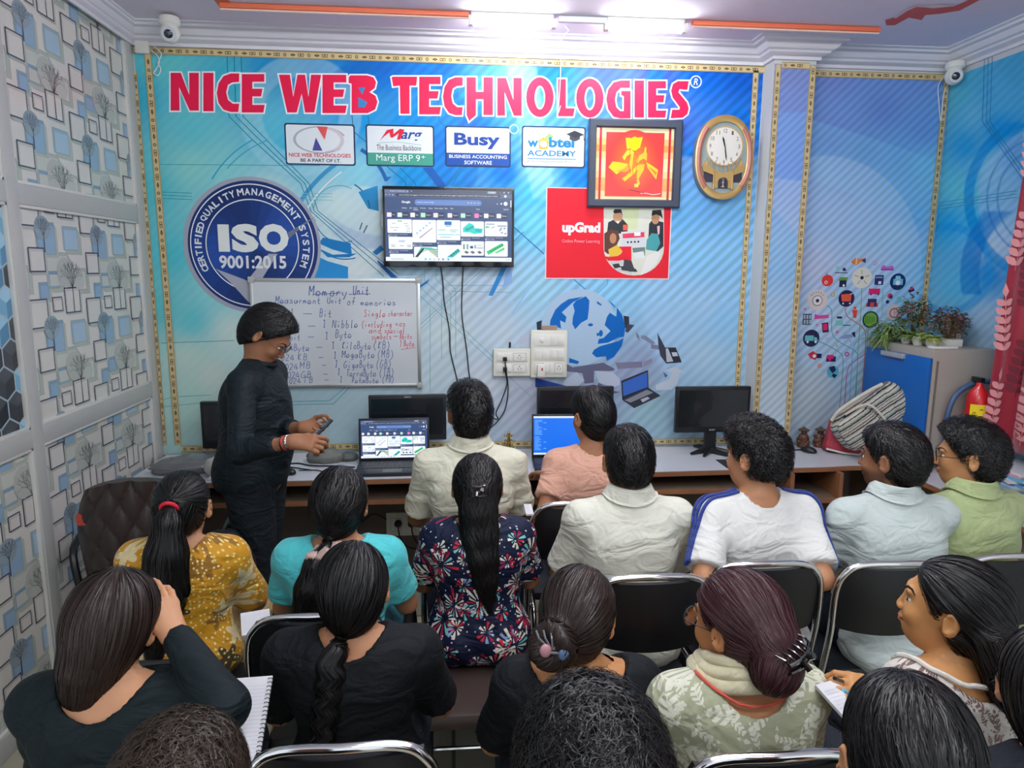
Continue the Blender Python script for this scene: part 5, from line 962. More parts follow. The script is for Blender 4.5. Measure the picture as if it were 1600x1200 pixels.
cord([(1.12, -.50, .56), (1.13, -.47, .42), (1.17, -.45, .25), (1.26, -.4, .1)], 'black cable hanging under the desk behind the striped shirt', .006)
tag(MB().box((1.50, -.50, DZ), (1.74, -.33, DZ+.003), bev=.001).build('mouse_pad', mat('mouse_pad_black', S(34, 36, 42), .8)), 'black mouse pad on the desk by the curly-haired student', 'mouse pad')
# tiered brass stand
r = empty('brass_stand', (.335, -.12, DZ), 0, 'tiered brass ornament on the desk below the low switch board', 'ornament'); m_brass = mat('brass', S(190, 160, 90), .25, .85)
MB().lathe([(.035, 0), (.036, .006), (.012, .014), (.01, .03), (.03, .034), (.034, .042), (.012, .046), (.009, .064), (.026, .068), (.03, .075), (.01, .08), (.008, .1), (.02, .104), (.022, .11), (.006, .116), (.009, .124), (.002, .134)], (0, 0, 0), 16).build('stem', m_brass, r)
for j, (rad, z, n) in enumerate(((.036, .04, 7), (.032, .075, 6), (.024, .11, 5))):
    for k in range(n): a = 2*PI*k/n; MB().ell((rad*math.cos(a), rad*math.sin(a), z), (.008, .008, .006), 8).build('lamp_cup', m_brass, r)
# two carved figurines
m_fig = mat('figurine_brown', S(98, 62, 44), .35, var=(60, .5), bump=(90, .3))
def figurine(x, y, label, sd):
    r = empty('figurine', (x, y, DZ), 0, label, 'figurine', 'brown carved figurines on the desk')
    b = MB().lathe([(.034, 0), (.036, .02), (.03, .04), (.033, .055), (.026, .075), (.02, .082)], n=14); rr = random.Random(sd)
    for k in range(16): a = rr.random()*6.28; z = .01+rr.random()*.06; b.ell((.029*math.cos(a), .029*math.sin(a), z), (.012, .012, .010), 8)
    b.build('body', m_fig, r); MB().ell((0, -.004, .095), (.018, .018, .018), 12).build('head', m_fig, r)
    MB().lathe([(.032, .104), (.034, .108), (.012, .12), (.004, .128)], n=14).build('pointed_hat', mat('figurine_hat', S(92, 74, 58), .5, var=(50, .3)), r)
a = PY(1257, 662, -.075); figurine(a[0], a[1], 'brown carved figurine with pointed hat, the one beside the gold border', 1); a = PY(1283, 662, -.075); figurine(a[0], a[1], 'brown carved figurine with pointed hat, the one nearer the red cloth', 2)
# red cloth pouch
m_redc = mat('red_woven_cloth', S(176, 62, 76), .85, var=(90, .35), bump=(250, .3)); a = PY(1324, 670, -.19)
r = empty('cloth_bundle', (a[0], a[1], DZ), 0, 'folded red woven cloth with white edging leaning beside the striped backpack', 'cloth')
def blob(pts_r, name, m, parent, n=14):
    mb = MB(); mb.tube([p[:3] for p in pts_r], [p[3] for p in pts_r], n); return mb.build(name, m, parent)
mb = MB(); mb.v = [(-.10, 0, .20), (-.15, -.04, .03), (.02, -.11, .0), (.17, -.06, .09), (-.09, .05, .19), (-.13, .05, .0), (.03, .05, .0), (.17, .04, .08), (.0, -.09, .13), (.0, .04, .14)]
mb.f = [(0, 1, 2, 8), (8, 2, 3), (0, 8, 9, 4), (8, 3, 7, 9), (4, 9, 6, 5), (9, 7, 6), (0, 4, 5, 1), (1, 5, 6, 2), (2, 6, 7, 3)]
o = mb.build('folded_cloth', m_redc, r, smooth=True, angle=180); ca_ = o.data.attributes.new('crease_edge', 'FLOAT', 'EDGE'); ca_.data.foreach_set('value', [.75]*len(o.data.edges)); sd_ = o.modifiers.new('s', 'SUBSURF'); sd_.levels = sd_.render_levels = 3
for e in o.data.edges: pass
MB().tube([(-.145, -.04, .028), (-.06, -.085, .012), (.02, -.108, .007), (.09, -.088, .045), (.165, -.06, .088)], .006, 6).build('white_edging', mat('white_edging', S(224, 214, 212), .8), r)
# striped backpack
m_bp = mat('backpack_stripes', S(150, 148, 140), .85, bump=(200, .3)); nt = m_bp.node_tree; bs = nt.nodes['Principled BSDF']
tc = nt.nodes.new('ShaderNodeTexCoord'); sx_ = nt.nodes.new('ShaderNodeSeparateXYZ'); nt.links.new(tc.outputs['Object'], sx_.inputs[0])
nz = nt.nodes.new('ShaderNodeTexNoise'); nz.inputs['Scale'].default_value = 60; nt.links.new(tc.outputs['Object'], nz.inputs['Vector'])
ad = nt.nodes.new('ShaderNodeMath'); ad.operation = 'MULTIPLY_ADD'; ad.inputs[1].default_value = .008; nt.links.new(nz.outputs['Fac'], ad.inputs[0]); nt.links.new(sx_.outputs['X'], ad.inputs[2])
ml = nt.nodes.new('ShaderNodeMath'); ml.operation = 'MULTIPLY'; ml.inputs[1].default_value = 11; nt.links.new(ad.outputs[0], ml.inputs[0]); frc = nt.nodes.new('ShaderNodeMath'); frc.operation = 'FRACT'; nt.links.new(ml.outputs[0], frc.inputs[0])
rp = nt.nodes.new('ShaderNodeValToRGB'); rp.color_ramp.interpolation = 'CONSTANT'; E_ = rp.color_ramp.elements; E_[0].color = S(206, 202, 190); E_[1].position = .14; E_[1].color = S(48, 46, 48)
for p_, c_2 in ((.2, S(190, 186, 172)), (.34, S(130, 150, 140)), (.42, S(40, 38, 42)), (.5, S(200, 196, 186)), (.56, S(72, 66, 66)), (.6, S(196, 190, 178)), (.72, S(120, 108, 100)), (.8, S(205, 200, 190)), (.86, S(44, 42, 46)), (.93, S(160, 160, 150))): e = E_.new(p_); e.color = c_2
nt.links.new(frc.outputs[0], rp.inputs[0]); nt.links.new(rp.outputs[0], bs.inputs['Base Color'])
a = PZ(1345, 712, DZ); r = empty('backpack', (2.38, -.36, DZ+.02), -.42, 'grey and cream striped woven backpack leaning against the blue cabinet', 'backpack')
ql = Matrix.Rotation(math.radians(-38), 3, 'Y')
def soft(c, r_, e, n=28):
    mb = MB(); h = n//2
    for i in range(h+1):
        t = PI*i/h-PI/2
        for k in range(n):
            u = 2*PI*k/n; f_ = lambda w_, ee: math.copysign(abs(w_)**ee, w_); mb.v.append((c[0]+r_[0]*f_(math.cos(t), e)*f_(math.cos(u), e), c[1]+r_[1]*f_(math.cos(t), e)*f_(math.sin(u), e), c[2]+r_[2]*f_(math.sin(t), .8)))
    for i in range(h):
        for k in range(n): mb.f.append((i*n+k, i*n+(k+1) % n, (i+1)*n+(k+1) % n, (i+1)*n+k))
    return mb
bp = soft((0, 0, .20), (.135, .085, .21), .6); pk = soft((0, -.085, .12), (.105, .04, .11), .6); tp = soft((0, -.01, .375), (.12, .08, .06), .7)
hold = empty('tmp', (0, 0, 0)); bpy.data.objects.remove(hold)
BM = Matrix.Translation((-.15, 0, .085)) @ Matrix.Rotation(math.radians(50), 4, 'Y') @ Matrix.Rotation(math.radians(-8), 4, 'X')
def bput(mb, name, m): o = mb.build(name, m, r, angle=70); o.matrix_local = BM; return o
bput(bp, 'main_compartment', m_bp); bput(pk, 'front_pocket', m_bp); bput(tp, 'top_flap', m_bp); m_cream = mat('cream_webbing', S(214, 206, 190), .8)
bput(MB().tube(curve([(-.115, -.10, .1), (-.10, -.12, .22), (0, -.13, .245), (.10, -.12, .22), (.115, -.10, .1)], 6), .007, 8), 'piping', m_cream); bput(MB().tube(curve([(-.03, -.03, .42), (-.02, -.1, .47), (.02, -.1, .46), (.04, -.05, .42)], 6), .008, 8), 'grab_handle', m_cream)
bput(MB().tube(curve([(-.13, -.06, .36), (-.15, -.10, .25), (-.15, -.09, .1), (-.12, -.05, .03)], 6), .011, 8), 'shoulder_strap', m_cream); bput(MB().tube(curve([(.12, -.06, .40), (.15, -.10, .32), (.15, -.09, .16)], 6), .010, 8), 'shoulder_strap', m_cream)
# pile of books
bk_c = [S(70, 92, 70), S(150, 180, 200), S(120, 170, 200), S(190, 200, 212), S(90, 150, 200), S(210, 214, 222), S(110, 180, 210), S(214, 160, 176), S(224, 224, 228)]; zb = DZ; rb = random.Random(5)
names_ = ['dark green', 'pale blue', 'sky blue', 'grey', 'blue', 'off-white', 'light blue', 'pink-edged', 'white']
for k, c_2 in enumerate(bk_c):
    th = .010+.006*rb.random(); r = empty('notebook', (2.79+rb.uniform(-.012, .008), -.97+rb.uniform(-.015, .015), zb), rb.uniform(-.15, .15)-.1, '%s notebook in the pile on the desk, %s' % (names_[k], ('bottom of the pile', 'second from the bottom', 'third from the bottom', 'fourth from the bottom', 'fifth from the bottom', 'fourth from the top', 'third from the top', 'second from the top', 'top of the pile')[k]), 'notebook', 'notebooks piled on the desk')
    cv = MB(); cv.box((-.10, -.14, 0), (.10, .14, .0015)); cv.box((-.10, -.14, th-.0015), (.10, .14, th)); cv.box((-.102, -.14, 0), (-.1, .14, th)); cv.build('cover', mat('book_cover_%d' % k, c_2, .4), r, smooth=False)
    MB().box((-.098, -.136, .0015), (.097, .136, th-.0015)).build('pages', mat('page_edges', S(226, 224, 216), .8), r, smooth=False); zb += th+.0004

# ---------------------------------------------------------------- blue-fronted cabinet with plants
cxa, cya, cyb = 2.52, -.62, -.04; cz0, cz1 = DZ+.05, 1.405
r = empty('cabinet', (2.7, -.33, DZ), 0, 'small grey steel cabinet with a bright blue door standing on the desk corner', 'cabinet'); bpy.context.view_layer.update(); m_cab = mat('cabinet_grey', S(168, 160, 150), .4, var=(3, .05)); m_blue = mat('cabinet_blue', S(12, 96, 178), .3)
child(MB().box((cxa+.022, cya, cz0), (XR-.02, cyb, cz1), bev=.006).build('shell', m_cab), r); child(MB().box((cxa, cya+.002, cz0), (cxa+.02, cyb-.002, cz1-.045), bev=.005).build('door', m_blue), r)
child(MB().box((cxa+.005, cya, cz1-.043), (cxa+.03, cyb, cz1), bev=.004).build('top_rail', mat('cabinet_rail', S(136, 130, 122), .4)), r)
child(MB().box((cxa-.022, -.42, cz1-.075), (cxa+.004, -.22, cz1-.045), bev=.008).build('handle', mat('handle_silver', S(186, 190, 194), .3, .4)), r); child(MB().lathe([(.012, 0), (.01, .004)], (0, 0, 0), 14).build('lock', m_steel), r); r.children[-1].rotation_euler = (0, -PI/2, 0); r.children[-1].location = (cxa+.004-2.7, -.5+.33, cz1-.022-DZ)
child(MB().box((cxa+.04, cya-.004, cz0), (cxa+.05, cya+.001, cz1-.06)).build('side_seam', mat('seam_grey', S(120, 112, 104), .5)), r)
for a in ((cxa+.06, cya+.06), (XR-.08, cya+.06), (cxa+.06, cyb-.06), (XR-.08, cyb-.06)): child(MB().lathe([(.022, 0), (.018, .052)], (a[0], a[1], DZ), 12).build('foot', m_dkpl), r)
def leaf_mb(mb, o, dr, L, w_, droop=.3, nrm=None):
    """a pointed leaf blade with real curvature"""
    d0 = Vector(dr).normalized(); sd = d0.cross(Vector((0, 0, 1))); sd = sd.normalized() if sd.length > .05 else Vector((1, 0, 0)); P = []; n = 4
    for k in range(n+1):
        t = k/n; c = Vector(o)+d0*L*t-Vector((0, 0, 1))*droop*L*t*t; ww = w_*math.sin(PI*min(1, t*.9+.08))*.5*(1 if k < n else .1); P += [c-sd*ww+Vector((0, 0, ww*.3)), c-Vector((0, 0, ww*.2)), c+sd*ww+Vector((0, 0, ww*.3))]
    mb.add(P, [(k*3+j, k*3+j+1, (k+1)*3+j+1, (k+1)*3+j) for k in range(n) for j in (0, 1)])
m_pot = mat('white_pot', S(206, 206, 198), .35); m_soil = mat('soil', S(60, 46, 36), .9, bump=(200, .5))
GRN = [mat('leaf_green_a', S(112, 142, 78), .5, var=(30, .25)), mat('leaf_green_b', S(146, 170, 84), .5, var=(30, .25)), mat('leaf_yellow', S(178, 188, 80), .5, var=(30, .2)), mat('leaf_dark', S(84, 108, 78), .5, var=(30, .3)), mat('leaf_purple', S(134, 106, 92), .6, var=(40, .35)), mat('leaf_rose', S(150, 88, 84), .6, var=(40, .3)), mat('leaf_orange', S(190, 110, 76), .6)]
zt_ = cz1+.001
def rosette(x, y, label, m, pr=.032, ph=.05, n=42, L=.085, w_=.014, seed=0, up_=.8):
    r = empty('potted_plant', (x, y, zt_), 0, label, 'potted plant', 'plants on top of the cabinet'); MB().lathe([(pr*.72, 0), (pr*.95, ph*.35), (pr, ph*.8), (pr*.98, ph), (pr*.86, ph), (pr*.8, ph*.85)], n=20).build('pot', m_pot, r); MB().lathe([(pr*.84, 0), (pr*.8, .004)], (0, 0, ph*.8), 14).build('soil', m_soil, r)
    rr = random.Random(seed); f = MB()
    for k in range(n): a = rr.random()*6.28; e = rr.random()*up_+.1; leaf_mb(f, (0, 0, ph*.8), (math.cos(a)*math.cos(e), math.sin(a)*math.cos(e), math.sin(e)), L*rr.uniform(.7, 1.15), w_, .45)
    f.build('foliage', m, r, angle=180); return r
def pyt(px_, x): q = PX(px_, 528, x); return q[1]
rosette(2.60, -.30, 'small green plant in a white pot on the cabinet, farthest of the three white pots', GRN[0], seed=1, L=.10, n=60)
rosette(2.60, -.40, 'small green plant in a white pot on the cabinet, middle of the three white pots', GRN[1], seed=2, L=.095, n=60)
rosette(2.61, -.50, 'small yellow-green plant in a white pot on the cabinet, nearest of the three white pots', GRN[2], seed=3, n=50)
def bush(x, y, z0, rx, rz_, mats_, label, n=260, seed=0, L=.03, w_=.016, droop=.3, pot=None, trail=0):
    r = empty('potted_plant', (x, y, zt_), 0, label, 'potted plant', 'plants on top of the cabinet'); rr = random.Random(seed)
    if pot == 'trough': MB().box((-.07, -.04, 0), (.07, .04, .042), bev=.006).build('trough', m_white, r)
    elif pot == 'brown': 
        MB().lathe([(.04, 0), (.044, .07), (.047, .085), (.04, .085)], n=18).build('pot', mat('brown_pot', S(140, 104, 76), .5, var=(30, .2)), r); dd = Draw(lambda u, v, o: (u, -.0465-o, v)); dd.rect(-.014, .012, .014, .066, S(216, 200, 176), 1)
        for k in range(4): dd.rect(-.010, .018+k*.012, .010, .022+k*.012, S(120, 90, 70), 2)
        dd.build('pot_label', PAPER, r)
    else: MB().lathe([(.03, 0), (.036, .05), (.03, .05)], n=16).build('pot', mat('dark_pot', S(90, 84, 70), .6), r)
    st = MB(); ms = [MB() for _ in mats_]
    for k in range(14):
        a = rr.random()*6.28; q = rr.random()*.8; st.tube([(0, 0, .03), (rx*q*.5*math.cos(a), rx*q*.5*math.sin(a), z0*.6), (rx*q*math.cos(a), rx*q*math.sin(a), z0+rz_*.4)], .0018, 5)
    for k in range(n):
        a = rr.random()*6.28; e = math.asin(rr.uniform(-.6, 1)); q = rr.uniform(.45, 1); o = (rx*q*math.cos(a)*math.cos(e), rx*q*math.sin(a)*math.cos(e), z0+rz_*q*math.sin(e)); da = a+rr.uniform(-.8, .8); de = rr.uniform(-.5, 1)
        leaf_mb(ms[rr.randrange(len(ms))], o, (math.cos(da)*math.cos(de), math.sin(da)*math.cos(de), math.sin(de)), L*rr.uniform(.7, 1.2), w_, droop)
    st.build('stems', mat('stem_brown', S(92, 76, 56), .7), r)
    for mb, m in zip(ms, mats_): mb.build('foliage', m, r, angle=180)
    return r
bush(2.58, -.17, .035, .085, .11, [GRN[0], GRN[1]], 'trailing spiky green plant spilling over the far left corner of the cabinet', 230, 4, .07, .010, .6)
bush(2.70, -.20, .15, .085, .13, [GRN[3], GRN[0], GRN[6]], 'tall bushy dark green and orange plant at the back of the cabinet top', 300, 5, .035, .014)
bush(2.72, -.46, .12, .095, .10, [GRN[4], GRN[4], GRN[5], GRN[3]], 'purple-brown bushy plant in a white trough on the cabinet', 420, 6, .03, .015, pot='trough')
bush(2.83, -.36, .12, .05, .055, [GRN[5], GRN[4]], 'small rose-coloured plant in a brown labelled pot on the cabinet', 110, 7, .03, .015, pot='brown')
r = tag(MB().box((2.56, -.585, zt_), (2.70, -.535, zt_+.012), bev=.003).build('router_box', m_white), 'flat white plastic device lying on the front edge of the cabinet top', 'device')
# extinguisher and blue hoop
r = empty('fire_extinguisher', (2.745, -.71, DZ), 0, 'red cylinder with a yellow label half behind the curtain', 'fire extinguisher')
MB().lathe([(.05, 0), (.055, .01), (.055, .40), (.045, .45), (.018, .48), (.016, .50)], n=24).build('cylinder', mat('signal_red', S(206, 28, 34), .25, coat=.3), r)
dd = Draw(lambda u, v, o: ((.0555+o)*math.sin(u/.0555), -(.0555+o)*math.cos(u/.0555), v)); 
for k in range(10): dd.rect(-.07+k*.012, .25, -.058+k*.012, .39, S(246, 222, 30), 1)
for k in range(6): dd.rect(-.055+(k % 2)*.03, .27+k*.018, -.04+(k % 2)*.03, .278+k*.018, S(190, 120, 20), 2)
dd.build('yellow_label', PAPER, r); MB().box((-.012, -.02, .50), (.012, .05, .525), bev=.003).build('valve', m_dkpl, r)
a0 = PY(1479, 700, -.78); hp = [PY(x, y, -.66) for x, y in ((1481, 745), (1477, 690), (1480, 650), (1492, 620), (1512, 603), (1540, 596), (1575, 604), (1600, 640), (1606, 700), (1600, 748))]; hp = [tuple((p[0], p[1], max(p[2], DZ+.014))) for p in hp]
tag(MB().tube(curve(hp, 6), .014, 10).build('tube_hoop', mat('hoop_blue', S(62, 92, 128), .4)), 'dark blue bent tube hoop standing beside the cabinet and red cylinder', 'hoop')
# ---------------------------------------------------------------- curtain
def cur(u, v, o=0):
    """u along the cloth 0..1.9, v height"""
    t = (2.88-v)/1.95; y = -.80-u*.62+.03*t*(u < .3); x = 2.80-.06*t**.8+.045*(1-math.cos(u*15))*.5*(.5+.5*t)*(1 if u > .02 else 0)+.012*math.sin(u*37)
    return (min(x, 2.83)-o, y, v)
nu, nv = 110, 30; V_ = [cur(1.9*i/nu, .94+(2.87-.94)*j/nv) for j in range(nv+1) for i in range(nu+1)]
F_ = np.array([(j*(nu+1)+i, j*(nu+1)+i+1, (j+1)*(nu+1)+i+1, (j+1)*(nu+1)+i) for j in range(nv) for i in range(nu)])
m_cur = mat('curtain_satin', S(150, 26, 48), .35, sheen=.4, var=(4, .12)); r = empty('curtain', (2.75, -1.4, .94), 0, 'dark red curtain with pink leaf sprigs on the right-hand wall', 'curtain'); bpy.context.view_layer.update()
cl_ = child(mesh_obj('cloth', V_, F_, m_cur, smooth=True), r); so = cl_.modifiers.new('s', 'SOLIDIFY'); so.thickness = .002
d = Draw(lambda u, v, o: cur(u, v, .004+o), .0005)
def sprig(u0, v0, L, col, lean):
    def q(a, b): return (u0+(a*math.cos(lean)-b*math.sin(lean))*1.5, v0+a*math.sin(lean)+b*math.cos(lean))
    d.line([q(0, L*k/8) for k in range(9)], .005, col, 1)
    for k in range(6):
        b0 = L*(.08+.145*k); ll = .062*(1-.05*k); lw = .017
        for sg in (-1, 1):
            a = math.radians(48); dx, dy = sg*math.sin(a), math.cos(a); d.poly([q(dx*ll*t+dy*lw*w_*sg, b0+dy*ll*t-abs(dx)*lw*w_) for t, w_ in ((0, 0), (.25, .75), (.55, 1), (.85, .6), (1.05, 0), (.85, -.6), (.55, -1), (.25, -.75))], col, 1)
    d.poly([q(0, L*.93), q(-.013, L*1.03), q(0, L*1.17), q(.013, L*1.03)], col, 1)
PK = S(224, 150, 152); DKR = S(112, 24, 44)
for i, u0 in enumerate([.05+.14*q_ for q_ in range(13)]):
    for j in range(4): sprig(u0+(.02 if j % 2 else 0), 1.0+j*.42+(.2 if i % 2 else -.02), .31, PK if i % 2 == 0 else DKR, .12 if j % 2 else -.05)
child(d.build('leaf_sprigs', PAPER), r); tag(MB().tube([(2.79, -.72, 2.895), (2.79, -2.2, 2.895)], .012, 10).build('curtain_rod', m_steel), 'thin steel curtain rod under the ceiling on the right', 'curtain rod')
a = PY(1598, 150, -.9)

# ================================================================ chairs
m_vinyl = mat('black_vinyl', S(16, 18, 22), .42, bump=(180, .06)); m_tubeb = mat('black_tube', S(26, 28, 32), .3)
def make_chair(x, y, rz, label, group='black folding chairs with chrome tube', tube=None, top=.90, sc_=1.0):
    r = empty('folding_chair', (x, y, 0), rz, label, 'chair', group); tm = tube or m_chrome; W2 = .186; H = top
    bk_ = [(-W2, -.02, .02), (-W2, .0, .35), (-W2, -.015, .62), (-W2, -.035, H-.10), (-W2+.025, -.042, H-.035), (-W2+.075, -.045, H-.008), (0, -.056, H), (W2-.075, -.045, H-.008), (W2-.025, -.042, H-.035), (W2, -.035, H-.10), (W2, -.015, .62), (W2, .0, .35), (W2, -.02, .02)]
    bk_ = [(a, b+(.26*(1-c/.46) if c < .46 else 0)*1.0, c) for a, b, c in bk_]
    MB().tube(curve(bk_, 5), .011, 10).build('back_frame', tm, r)
    f = [(-W2+.025, -.20, .02), (-W2+.022, -.05, .30), (-W2+.02, .06, .455), (-W2+.02, .36, .465), (-.10, .40, .465), (.10, .40, .465), (W2-.02, .36, .465), (W2-.02, .06, .455), (W2-.022, -.05, .30), (W2-.025, -.20, .02)]
    MB().tube(curve(f, 5), .010, 10).build('seat_frame', tm, r)
    MB().tube([(-W2+.02, -.17, .10), (W2-.02, -.17, .10)], .008, 8).build('crossbar', tm, r); MB().tube([(-W2, .2, .10), (W2, .2, .10)], .008, 8).build('crossbar', tm, r)
    vs = []; fs = []; n = 12; rows = 8
    for s in (0, 1):
        for j in range(rows+1):
            z = H-.235+.215*j/rows
            for i in range(n+1):
                u = -1+2*i/n; e = 1-.10*(abs(j/rows*2-1)**6); bulge = .012*math.cos(u*PI/2)*math.sin(PI*j/rows); vs.append((u*(W2-.006)*e, -.016-.022*(j/rows)-.02*(1-u*u)+(bulge+.012 if s else -bulge-.006), z-(.018*(1-u*u)*(1-j/rows))))
    k = (rows+1)*(n+1)
    for j in range(rows):
        for i in range(n): a = j*(n+1)+i; fs.append((a, a+n+1, a+n+2, a+1)); fs.append((k+a, k+a+1, k+a+n+2, k+a+n+1))
    for i in range(n): fs.append((i, i+1, k+i+1, k+i)); a = rows*(n+1)+i; fs.append((a+1, a, k+a, k+a+1))
    for j in range(rows): a = j*(n+1); fs.append((a+n+1, a, k+a, k+a+n+1)); a += n; fs.append((a, a+n+1, k+a+n+1, k+a))
    bo = MB().add(vs, fs).build('backrest', m_vinyl, r)
    for u in (-.13, .13): MB().ell((u, -.047, H-.07), (.006, .003, .006), 8).build('rivet', m_steel, r)
    MB().box((-W2+.02, .02, .462), (W2-.02, .39, .50), bev=.016).build('seat', m_vinyl, r)
    for u, v in ((-W2, .236), (W2, .236), (-W2+.025, -.2), (W2-.025, -.2)): MB().lathe([(.014, 0), (.014, .03)], (u, v, 0), 10).build('rubber_foot', m_dkpl, r)
    return r
proto = make_chair(1.41, -2.06, -.05, 'black folding chair under the bearded student in the pale grey-green polo', top=.905)
def copy_chair(x, y, rz, label):
    c = proto.copy(); SC.collection.objects.link(c); c.location = (x, y, 0); c.rotation_euler = (0, 0, rz); c['label'] = label
    for ch in proto.children: k = ch.copy(); SC.collection.objects.link(k); k.parent = c
    return c
for a in ((.995, -2.03, .0, 'black folding chair behind the student with blue shoulder stripes'), (.605, -2.10, .0, 'black folding chair behind the student in the plain white polo'), (.50, -1.42, .0, 'black folding chair under the peach-shirted student'), (1.84, -2.03, -.0, 'black folding chair behind the green-shirted student at the right edge'),
          (-.36, -2.27, .0, 'black folding chair under the girl in turquoise'), (-.22, -2.80, .0, 'chrome-backed folding chair behind the girl with the long braid'), (.62, -2.89, .0, 'chrome-backed folding chair behind the woman in the leaf-print top'),
          (.20, -2.95, 0, 'black folding chair under the girl with the two-tone hair clip'), (1.16, -3.05, 0, 'black folding chair under the girl in profile'), (.08, -1.62, .0, 'black folding chair under the student in the cream polo at the laptop')): copy_chair(*a)
proto2 = make_chair(-.80, -2.22, 0, 'low dark green metal chair under the girl in the mustard kurta', group='low chairs', tube=m_tubeb, top=.76)
proto2b = make_chair(-.80, -2.95, 0, 'low dark chair under the girl resting her head on her hand', group='low chairs', tube=m_tubeb, top=.76)
sr = empty('armchair', (.10, -1.86, 0), 0, 'black plastic armchair with brown seat under the girl in the firework print', 'chair'); MB().box((-.21, -.26, .40), (.21, .2, .455), bev=.02).build('seat', mat('brown_seat', S(66, 52, 48), .4), sr)
for s_ in (-1, 1):
    MB().tube(curve([(s_*.24, -.2, .42), (s_*.25, -.2, .58), (s_*.25, -.1, .63), (s_*.25, .1, .63), (s_*.245, .17, .56), (s_*.24, .18, .42)], 5), .016, 8).build('armrest', m_dkpl, sr)
    for q in (-.22, .17): MB().tube([(s_*.20, q, .42), (s_*.23, q*1.08, .005)], .016, 8).build('leg', m_dkpl, sr)
# quilted office chair against the partition
r = empty('office_chair', (-1.27, -1.16, 0), .12, 'dark brown quilted office chair with a small red tag beside the partition', 'office chair'); m_q = mat('brown_quilt', S(52, 40, 38), .45, coat=.15)
vs = []; fs = []; n, m_ = 64, 56
for s in (0, 1):
    for j in range(m_+1):
        for i in range(n+1):
            u = -1+2*i/n; v = j/m_; hw = .25*(1-.30*max(0, v-.55)**2*4)*(1-.1*(1-v)); q_ = .016*(abs(math.sin((u*3+v*4)*PI/1.3))**.35+abs(math.sin((u*3-v*4)*PI/1.3))**.35-1.2)
            vs.append((u*hw, -.10+.06*(u*u)-.06*v-(q_+.018 if s == 0 else -.03)*(1-u**8), .46+v*.53-.05*u*u*v))
k = (m_+1)*(n+1)
for j in range(m_):
    for i in range(n): a = j*(n+1)+i; fs += [(a, a+1, a+n+2, a+n+1), (k+a, k+a+n+1, k+a+n+2, k+a+1)]
for i in range(n): fs.append((i+1, i, k+i, k+i+1)); a = m_*(n+1)+i; fs.append((a, a+1, k+a+1, k+a))
for j in range(m_): a = j*(n+1); fs.append((a, a+n+1, k+a+n+1, k+a)); a += n; fs.append((a+n+1, a, k+a, k+a+n+1))
MB().add(vs, fs).build('quilted_back', m_q, r); MB().box((-.24, -.10, .42), (.24, .36, .5), bev=.03).build('seat', m_q, r); MB().tube([(0, .1, .08), (0, .1, .42)], .028, 12).build('gas_column', m_dkpl, r)
s = MB()
for k in range(5): a = 2*PI*k/5; s.tube([(0, .1, .10), (.28*math.cos(a), .1+.28*math.sin(a), .05)], [.025, .016], 8); s.ell((.28*math.cos(a), .1+.28*math.sin(a), .026), (.02, .02, .026), 8)
s.build('star_foot', m_dkpl, r); o = MB().box((-.225, -.118, .80), (-.185, -.085, .845), bev=.003).build('red_tag', mat('tag_red', S(190, 66, 44), .6), r)
for sg in (-1, 1): MB().tube(curve([(sg*.26, -.05, .5), (sg*.29, 0, .66), (sg*.29, .22, .67), (sg*.26, .28, .5)], 5), .016, 8).build('armrest', m_dkpl, r)
lump('black_bag', (-.93, -1.27, .446), (.12, .11, .20), mat('black_bag', S(24, 24, 26), .6, var=(10, .3)), 'black cloth bag on the seat beside the teacher', 'bag', 11, 30, .25, 2.5)
o = MB(); o.box((-.14, -.13, .40), (.14, .13, .445), bev=.012); o = o.build('stool_seat', m_vinyl); st_ = empty('stool', (-.93, -1.27, 0), .1, 'low black stool under the black cloth bag', 'stool'); o.parent = st_
for sx in (-1, 1):
    for sy in (-1, 1): MB().tube([(sx*.11, sy*.10, .4), (sx*.13, sy*.12, .005)], .012, 8).build('leg', m_tubeb, st_)
